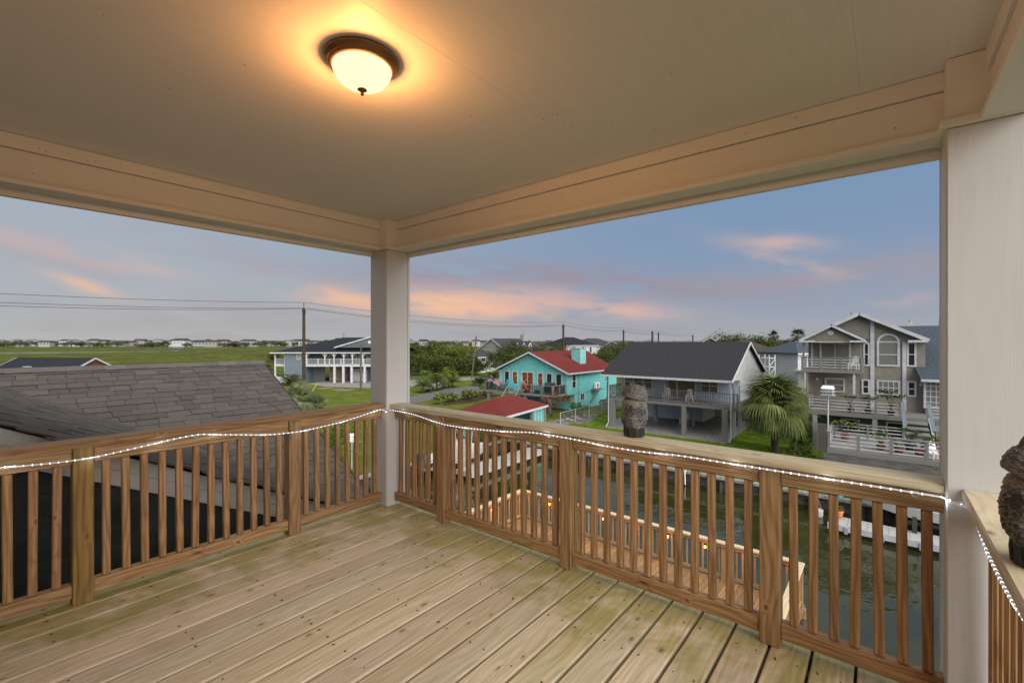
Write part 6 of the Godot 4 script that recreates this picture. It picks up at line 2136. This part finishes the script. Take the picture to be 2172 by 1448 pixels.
func hull(mb: MB, L: float, B: float, H: float) -> void:
	var N := 14
	var sec := func(i: int) -> Array:
		var t := float(i) / N
		var b := B * 0.5 * (1.0 if t < 0.5 else sqrt(maxf(0.0, 1.0 - pow((t - 0.5) / 0.5, 2.2))))
		var z := L * (t - 0.5)
		var k := 0.0 if t < 0.6 else pow((t - 0.6) / 0.4, 2.0) * H * 0.75
		var sheer := H + 0.25 * H * t * t
		return [Vector3(0, k, z), Vector3(b * 0.82, k + (sheer - k) * 0.30, z), Vector3(b, sheer, z), Vector3(b * 0.88, sheer, z), Vector3(b * 0.80, H * 0.55, z), Vector3(0, H * 0.55, z)]
	for i in N:
		var a: Array = sec.call(i)
		var b: Array = sec.call(i + 1)
		for j in 5:
			for s: float in [-1.0, 1.0]:
				var f := Vector3(s, 1, 1)
				mb.quad((a[j] as Vector3) * f, (b[j] as Vector3) * f, (b[j + 1] as Vector3) * f, (a[j + 1] as Vector3) * f, Vector3(s, -0.6 if j == 0 else (0.0 if j < 2 else 1.0), 0) * (1.0 if j < 3 else 1.0))
	var e: Array = sec.call(0)
	for j in 5:
		for s: float in [-1.0, 1.0]:
			mb.tri((e[j] as Vector3) * Vector3(s, 1, 1), (e[j + 1] as Vector3) * Vector3(s, 1, 1), Vector3(0, H * 0.5, -L * 0.5), Vector3.FORWARD)


func small_things() -> void:
	rng.seed = 99
	pole("tall dark utility pole in front of the blue-grey house", Vector3(28.64, G, -58.4), 11.35, true, M.pole_wood, Vector3.ZERO, 0.24)
	pole("utility pole rising behind the turquoise house roof", Vector3(89.9, G, -58.0), 10.9, true, M.pole_wood, Vector3.ZERO, 0.30)
	pole("utility pole above the left end of the charcoal roof", Vector3(121.7, G, -58.0), 10.2, true, M.pole_wood, Vector3.ZERO, 0.30)
	pole("stout utility pole above the middle of the charcoal ridge", cam_at(1384, 156.0), 10.6, false, M.pole_wood, Vector3.ZERO, 0.42)
	pole("thin utility pole beside the stout one above the charcoal ridge", cam_at(1397, 160.0), 10.0, true, M.pole_wood, Vector3.ZERO, 0.30)
	pole("far utility pole above the right half of the charcoal ridge", cam_at(1470, 190.0), 9.6, true, M.pole_wood, Vector3.ZERO, 0.34)
	pole("short weathered pole on the lawn left of the corner column", Vector3(36.7, G, -58.0), 6.6, false, M.pole_grey, Vector3(0.05, 0, 0), 0.15)
	pole("leaning weathered pole by the road", Vector3(61.6, G, -60.2), 8.0, false, M.pole_grey, Vector3(0.9, 0, 0.35), 0.17)
	pole("slender pole standing in the marsh", cam_at(287, 300.0), 6.2, false, M.pole_grey, Vector3.ZERO, 0.22)
	var tops := [Vector3(-33, 6.55, -58.4), Vector3(28.64, 6.55, -58.4), Vector3(89.9, 6.1, -58), Vector3(121.7, 5.4, -58), cam_at(1397, 160.0) + Vector3(0, 10.7, 0), cam_at(1470, 190.0) + Vector3(0, 10.3, 0)]
	wire("topmost power line strung between the utility poles", tops, 1.0)
	for s: float in [-1.0, 1.0]:
		var q := []
		for p: Vector3 in tops:
			q.append(p + Vector3(0, -0.76, s * 0.42))
		wire(["lower power line on the near side of the poles", "lower power line on the far side of the poles"][int(s < 0)], q, 1.15 - 0.12 * s)
	wire("low cable from the leaning pole past the thicket", [Vector3(36.7, -0.1, -58), Vector3(62.0, 0.4, -60.0), Vector3(110, 1.0, -60)], 0.5, 0.016)
	wire("second low cable from the leaning pole past the thicket", [Vector3(36.7, -1.6, -58), Vector3(61.9, -1.0, -60.0)], 0.7, 0.016)
	wire("third low cable sagging from the leaning pole", [Vector3(28.8, -3.2, -58), Vector3(36.7, -3.0, -58), Vector3(61.8, -2.6, -60.1)], 0.8, 0.016)
	var mb := MB.new()
	mb.tube([Vector3(28.4, G + 0.05, -56.6), Vector3(31.6, G + 1.2, -60.6)], 0.05, 6)
	tag(part(mb, "guy_wire_guard", M.yellow), "yellow plastic guard on the guy wire beside the utility pole", "guy guard")

	# sign by the hedge
	var o := thing("notice_sign", "white sign with dark lettering on a thin pale post by the hedge", "sign", Vector3(13.75, G, -22.6), -32.0)
	mb = MB.new()
	mb.cyl(Vector3.ZERO, Vector3(0, 1.95, 0), 0.028, -1, 8)
	part(mb, "post", M.siding_white, o)
	bxp(o, "panel", M.sign_white, Vector3(-0.15, 1.50, 0.03), Vector3(0.15, 1.96, 0.045))
	mb = MB.new()
	for k in 4:
		var y := 1.88 - 0.10 * k
		for j in 4:
			mb.b2(Vector3(-0.115 + 0.06 * j, y - 0.03, 0.0455), Vector3(-0.08 + 0.06 * j + 0.012 * ((j + k) % 2), y + (0.02 if k > 0 else -0.01), 0.048))
	part(mb, "lettering", M.black, o, true)

	# floating dock, boat and ladder at the end of the canal
	o = thing("floating_dock", "pale grey floating dock in front of the turquoise boathouse", "dock", Vector3.ZERO)
	for k in 13:
		bxp(o, "plank", M.dock_grey, Vector3(17.7 + 0.53 * k, -5.70, -18.5), Vector3(18.215 + 0.53 * k, -5.64, -17.3))
	bxp(o, "frame", M.dock_grey, Vector3(17.68, -5.92, -18.52), Vector3(24.55, -5.71, -17.26))
	mb = MB.new()
	mb.b2(Vector3(17.9, -6.3, -18.4), Vector3(24.4, -5.93, -17.4))
	part(mb, "floats", M.black, o)
	for e in [[18.4, -18.65], [22.0, -18.7], [24.2, -18.65]]:
		var dp := thing("mooring_pile", "%s of the weathered mooring piles behind the floating dock" % ["left-hand one", "middle one", "right-hand one"][int((e[0] - 18.0) / 2.5)], "mooring pile", Vector3(e[0], WATER - 1.0, e[1]), 0.0, "mooring piles behind the floating dock")
		mb = MB.new()
		mb.cyl(Vector3.ZERO, Vector3(0, 3.1, 0), 0.13, 0.12, 10)
		part(mb, "shaft", M.siding_grey, dp)
		mb = MB.new()
		mb.cyl(Vector3(0, 3.1, 0), Vector3(0, 3.22, 0), 0.135, 0.02, 10)
		part(mb, "cap", M.black, dp)
	o = thing("dock_ladder", "bent metal ladder at the edge of the floating dock", "ladder", Vector3(21.2, -5.64, -17.22))
	for s: float in [-1.0, 1.0]:
		mb = MB.new()
		mb.tube([Vector3(s * 0.18, 0.0, -0.28), Vector3(s * 0.18, 0.45, -0.2), Vector3(s * 0.18, 0.5, 0.0), Vector3(s * 0.18, 0.3, 0.06), Vector3(s * 0.18, -0.55, 0.06)], 0.02, 6)
		part(mb, "rail", M.galvanised, o)
	for k in 3:
		bxp(o, "rung", M.galvanised, Vector3(-0.18, -0.1 - 0.2 * k, 0.045), Vector3(0.18, -0.075 - 0.2 * k, 0.075))
	boat("white centre-console boat on a lift at the canal end", Vector3(18.9, -5.72, -19.75), 90.0, 5.0, 1.8, 0.6, true)
	boat("pale grey boat on a lift under the skirt roof of the beige house", Vector3(23.85, -5.5, 1.6), 180.0, 4.6, 1.5, 0.55, false)
	# dock below the beige house
	o = thing("white_dock", "long white dock in front of the boat slip of the beige house", "dock", Vector3.ZERO)
	for k in 10:
		bxp(o, "plank", M.dock_grey, Vector3(22.1, -5.79, -1.72 + 0.62 * k), Vector3(23.1, -5.74, -1.11 + 0.62 * k))
	bxp(o, "fascia", M.siding_white, Vector3(22.04, -5.98, -1.74), Vector3(22.095, -5.745, 4.5))
	mb = MB.new()
	mb.b2(Vector3(22.2, -6.3, -1.6), Vector3(23.0, -5.8, 4.4))
	part(mb, "floats", M.black, o)
	for k in 4:
		bxp(o, "bracket", M.galvanised, Vector3(22.0, -6.05, -1.2 + 1.1 * k), Vector3(22.038, -5.80, -1.08 + 1.1 * k))
	for e in [[23.2, -0.9, "left-hand pile of the white dock", 2.0], [23.2, 1.35, "right-hand pile of the white dock", 1.9]]:
		var dp := thing("dock_pile", e[2], "mooring pile", Vector3(e[0], WATER - 0.8, e[1]), 0.0, "piles of the white dock")
		mb = MB.new()
		mb.cyl(Vector3.ZERO, Vector3(0, e[3], 0), 0.09, 0.085, 9)
		part(mb, "shaft", M.siding_grey, dp)
		mb = MB.new()
		mb.cyl(Vector3(0, e[3], 0), Vector3(0, e[3] + 0.05, 0), 0.10, 0.09, 9)
		part(mb, "cap", M.siding_white, dp)
	o = thing("white_tub", "white floating tub tied to the bulkhead", "tub", Vector3(23.9, WATER - 0.08, -2.25))
	mb = MB.new()
	mb.lathe([Vector2(0, 0), Vector2(0.17, 0), Vector2(0.21, 0.1), Vector2(0.215, 0.33), Vector2(0.225, 0.36), Vector2(0.20, 0.36), Vector2(0.19, 0.1), Vector2(0, 0.08)], Vector3.ZERO, 20)
	part(mb, "bowl", M.plastic_white, o)
	for k in 3:
		mb = MB.new()
		mb.tube([Vector3(cos(k * 2.1) * 0.2, 0.36, sin(k * 2.1) * 0.2), Vector3(0.1, 0.85, 0)], 0.008, 4)
		part(mb, "rope", M.siding_white, o)
	mb = MB.new()
	mb.tube([Vector3(0.1, 0.85, 0), Vector3(0.75, 0.78, 0.1)], 0.008, 4)
	part(mb, "rope", M.siding_white, o)
	o = thing("teal_cylinder", "teal plastic drum standing on the bulkhead by the boat slip", "drum", Vector3(24.75, G + 0.12, -1.55))
	mb = MB.new()
	mb.lathe([Vector2(0, 0), Vector2(0.16, 0), Vector2(0.17, 0.03), Vector2(0.165, 0.8), Vector2(0.12, 0.86), Vector2(0, 0.87)], Vector3.ZERO, 16)
	part(mb, "drum", M.plastic_teal, o)
	potted("small plant in an orange pot on the white dock", Vector3(22.9, -5.74, -1.45), 0.5, 0.22, M.orange, Color(0.10, 0.12, 0.03), "")
	for k in 3:
		o = thing("white_pipe", "%s of the white pipes hanging on the far bulkhead" % ["left-hand", "middle", "right-hand"][k], "pipe", Vector3(24.48, 0, -9.3 + 1.15 * k), 0.0, "white pipes on the far bulkhead")
		mb = MB.new()
		mb.tube([Vector3(0.1, G + 0.14, 0), Vector3(-0.06, G + 0.1, 0), Vector3(-0.06, WATER + 0.05, 0.02)], 0.03, 6)
		part(mb, "pipe", M.plastic_white, o)

	# bird house on a pole
	o = thing("bird_house", "white multi-storey bird house on a tall thin pole", "bird house", Vector3(31.0, G, -2.42))
	mb = MB.new()
	mb.cyl(Vector3.ZERO, Vector3(0, 4.0, 0), 0.045, 0.035, 8)
	part(mb, "pole", M.siding_white, o)
	for k in 2:
		bxp(o, "storey", M.siding_white, Vector3(-0.2, 4.0 + 0.19 * k, -0.24), Vector3(0.2, 4.16 + 0.19 * k, 0.24), 0.01)
		bxp(o, "porch", M.siding_white, Vector3(-0.31, 3.985 + 0.19 * k, -0.34), Vector3(0.31, 4.003 + 0.19 * k, 0.34))
		for j in 3:
			mb = MB.new()
			mb.cyl(Vector3(-0.202, 4.08 + 0.19 * k, -0.15 + 0.15 * j), Vector3(-0.206, 4.08 + 0.19 * k, -0.15 + 0.15 * j), 0.03, -1, 8)
			part(mb, "hole", M.black, o)
	mb = MB.new()
	slab(mb, Vector3(-0.30, 4.36, -0.32), Vector3(-0.30, 4.36, 0.32), Vector3(0, 4.52, 0.25), Vector3(0, 4.52, -0.25), 0.02)
	slab(mb, Vector3(0.30, 4.36, -0.32), Vector3(0.30, 4.36, 0.32), Vector3(0, 4.52, 0.25), Vector3(0, 4.52, -0.25), 0.02)
	part(mb, "roof", M.awning, o)
	# chairs
	chair(Vector3(36.8, -0.34, -1.5), -110.0, "white plastic chair on the upper balcony of the beige house", M.plastic_white, 0.75)
	chair(Vector3(27.3, -3.68, 1.75), -60.0, "white slatted chair on the lower deck beside the right column", M.plastic_white, 0.62)
	chair(Vector3(38.6, G + 0.03, -12.9), -100.0, "white plastic chair in the carport of the pale blue house", M.plastic_white, 0.9)
	chair(Vector3(35.6, -3.12, -13.3), -90.0, "white chair on the balcony of the pale blue house left of the door", M.plastic_white, 0.8)
	chair(Vector3(35.8, -3.12, -11.6), -80.0, "white chair on the balcony of the pale blue house right of the door", M.plastic_white, 0.8)
	o = thing("flower_pot", "terracotta pot beside a carport stilt", "flower pot", Vector3(38.2, G + 0.03, -12.6))
	mb = MB.new()
	mb.lathe([Vector2(0, 0), Vector2(0.15, 0), Vector2(0.21, 0.38), Vector2(0.23, 0.38), Vector2(0.23, 0.44), Vector2(0.19, 0.44), Vector2(0.17, 0.36), Vector2(0, 0.34)], Vector3.ZERO, 14)
	part(mb, "pot", M.terracotta, o)
	# wire fence between the two gardens
	o = thing("wire_fence", "chain-link fence between the turquoise and the pale blue house", "fence")
	var fa := Vector3(31.5, G, -20.6)
	var fb := Vector3(47.0, G, -21.4)
	for k in 7:
		var p := fa.lerp(fb, k / 6.0)
		mb = MB.new()
		mb.cyl(p, p + Vector3(0, 1.15, 0), 0.035, -1, 7)
		part(mb, "post", M.galvanised, o)
	mb = MB.new()
	mb.cyl(fa + Vector3(0, 1.12, 0), fb + Vector3(0, 1.12, 0), 0.025, -1, 6)
	part(mb, "top_rail", M.galvanised, o)
	mb = MB.new()
	var n := 62
	for k in n:
		for s: float in [-1.0, 1.0]:
			var p := fa.lerp(fb, (k + 0.5) / n)
			var w := (fb - fa).normalized() * 0.55 * s
			mb.tube([p - w + Vector3(0, 0.03, 0), p + w + Vector3(0, 1.1, 0)], 0.004, 3, -1, false)
	part(mb, "mesh", M.galvanised, o, true)
	# stacked stone wall and bins beside the turquoise house
	o = thing("block_wall", "low wall of stacked stone blocks beside the turquoise house", "wall", Vector3(41.8, G, -22.4), -4.0)
	var blk := []
	for k in 3:
		mb = MB.new()
		mb.box(Vector3.ZERO, Vector3(0.43, 0.17, 0.30), Basis.IDENTITY, 0.02)
		blk.append(mb.st.commit())
	for r in 6:
		for k in 8:
			inst(blk[(k + r) % 3], "block", M.stone, o, Transform3D(Basis(Vector3.UP, rng.randf_range(-0.05, 0.05)), Vector3(0.45 * k + (0.2 if r % 2 else 0.0), 0.085 + 0.175 * r, rng.randf_range(-0.02, 0.02))))
	for e in [[40.9, -23.75, "left-hand dark planter box at the foot of the turquoise wall"], [41.5, -23.72, "right-hand dark planter box at the foot of the turquoise wall"]]:
		o = thing("planter_box", e[2], "planter", Vector3(e[0], G, e[1]), 0.0, "planter boxes by the turquoise wall")
		bxp(o, "box", M.hull_dark, Vector3(-0.25, 0, -0.18), Vector3(0.25, 0.34, 0.18), 0.02)
		bxp(o, "rim", M.black, Vector3(-0.27, 0.341, -0.2), Vector3(0.27, 0.38, 0.2), 0.01)
	for k in 9:
		var p := Vector3(33.2 + 0.55 * k + rng.randf_range(-0.2, 0.2), G + 0.03, -21.2 + rng.randf_range(-0.7, 0.6))
		o = thing("garden_rock", "pale rock in the gravel bed before the turquoise house", "rock", p, rng.randf() * 360, "rocks in the gravel bed")
		mb = MB.new()
		var rr := rng.randf_range(0.16, 0.34)
		mb.lathe([Vector2(0, -0.02), Vector2(rr, 0.02), Vector2(rr * 0.95, rr * 0.4), Vector2(rr * 0.5, rr * 0.75), Vector2(0, rr * 0.8)], Vector3.ZERO, 7, Basis.IDENTITY, Vector3(1.2, 1, 0.8))
		part(mb, "stone", M.stone, o)
	for k in 6:
		o = thing("edging_rock", "grey stone edging the lawn below the beige house", "rock", Vector3(27.6 + 0.75 * k, G, -3.95 - 0.12 * k), rng.randf() * 360, "stones edging the lawn")
		mb = MB.new()
		mb.lathe([Vector2(0, -0.02), Vector2(0.3, 0.02), Vector2(0.28, 0.18), Vector2(0.12, 0.3), Vector2(0, 0.3)], Vector3.ZERO, 8, Basis.IDENTITY, Vector3(1.2, 1, 0.8))
		part(mb, "stone", M.stone, o)


func boat(label: String, at: Vector3, turn: float, L: float, B: float, H: float, top: bool) -> void:
	var o := thing("boat", label, "boat", at, turn)
	var mb := MB.new()
	hull(mb, L, B, H)
	part(mb, "hull", M.hull_grey, o)
	mb = MB.new()
	mb.b2(Vector3(-0.2, H * 0.35, -L / 2 - 0.35), Vector3(0.2, H + 0.45, -L / 2 + 0.02), 0.06)
	mb.b2(Vector3(-0.07, -0.25, -L / 2 - 0.28), Vector3(0.07, H * 0.4, -L / 2 - 0.1), 0.02)
	part(mb, "outboard_motor", M.hull_dark, o)
	if top:
		bxp(o, "console", M.plastic_white, Vector3(-0.4, H * 0.56, -0.3), Vector3(0.4, H + 0.75, 0.35), 0.05)
		bxp(o, "windscreen", M.glass, Vector3(-0.38, H + 0.76, 0.12), Vector3(0.38, H + 1.1, 0.16))
		bxp(o, "canopy", M.canvas_blue, Vector3(-0.85, H + 1.5, -0.9), Vector3(0.85, H + 1.56, 0.7), 0.02)
		for e in [[-0.75, -0.8], [0.75, -0.8], [0.75, 0.6], [-0.75, 0.6]]:
			mb = MB.new()
			mb.tube([Vector3(e[0], H * 0.9, e[1] * 0.8), Vector3(e[0], H + 1.5, e[1])], 0.025, 6)
			part(mb, "canopy_pole", M.galvanised, o)
	else:
		mb = MB.new()
		mb.b2(Vector3(-0.35, H * 0.56, -0.9), Vector3(0.35, H + 0.25, -0.4), 0.05)
		part(mb, "bench", M.plastic_white, o)
		mb = MB.new()
		for s: float in [-1.0, 1.0]:
			mb.tube([Vector3(s * B * 0.46, H, -L * 0.3), Vector3(s * B * 0.46, H + 0.25, -L * 0.1), Vector3(s * B * 0.44, H + 0.25, L * 0.15), Vector3(s * B * 0.3, H * 1.15, L * 0.34)], 0.018, 5)
		part(mb, "grab_rail", M.galvanised, o)
	var li := thing("boat_lift", "%s" % ("timber cradle holding the white boat above the water" if top else "cradle holding the pale grey boat above the water"), "boat lift", at, turn)
	for z: float in [-L * 0.25, L * 0.15]:
		bxp(li, "cross_beam", M.galvanised, Vector3(-B * 0.62, -0.22, z - 0.06), Vector3(B * 0.62, -0.10, z + 0.06))
		for s: float in [-1.0, 1.0]:
			bxp(li, "bunk_post", M.bulkhead, Vector3(s * B * 0.62 - 0.07, WATER - at.y - 0.8, z - 0.07), Vector3(s * B * 0.62 + 0.07, 0.35, z + 0.07))
	for s: float in [-1.0, 1.0]:
		bxp(li, "bunk", M.bulkhead, Vector3(s * B * 0.25 - 0.05, -0.10, -L * 0.35), Vector3(s * B * 0.25 + 0.05, H * 0.06, L * 0.25))
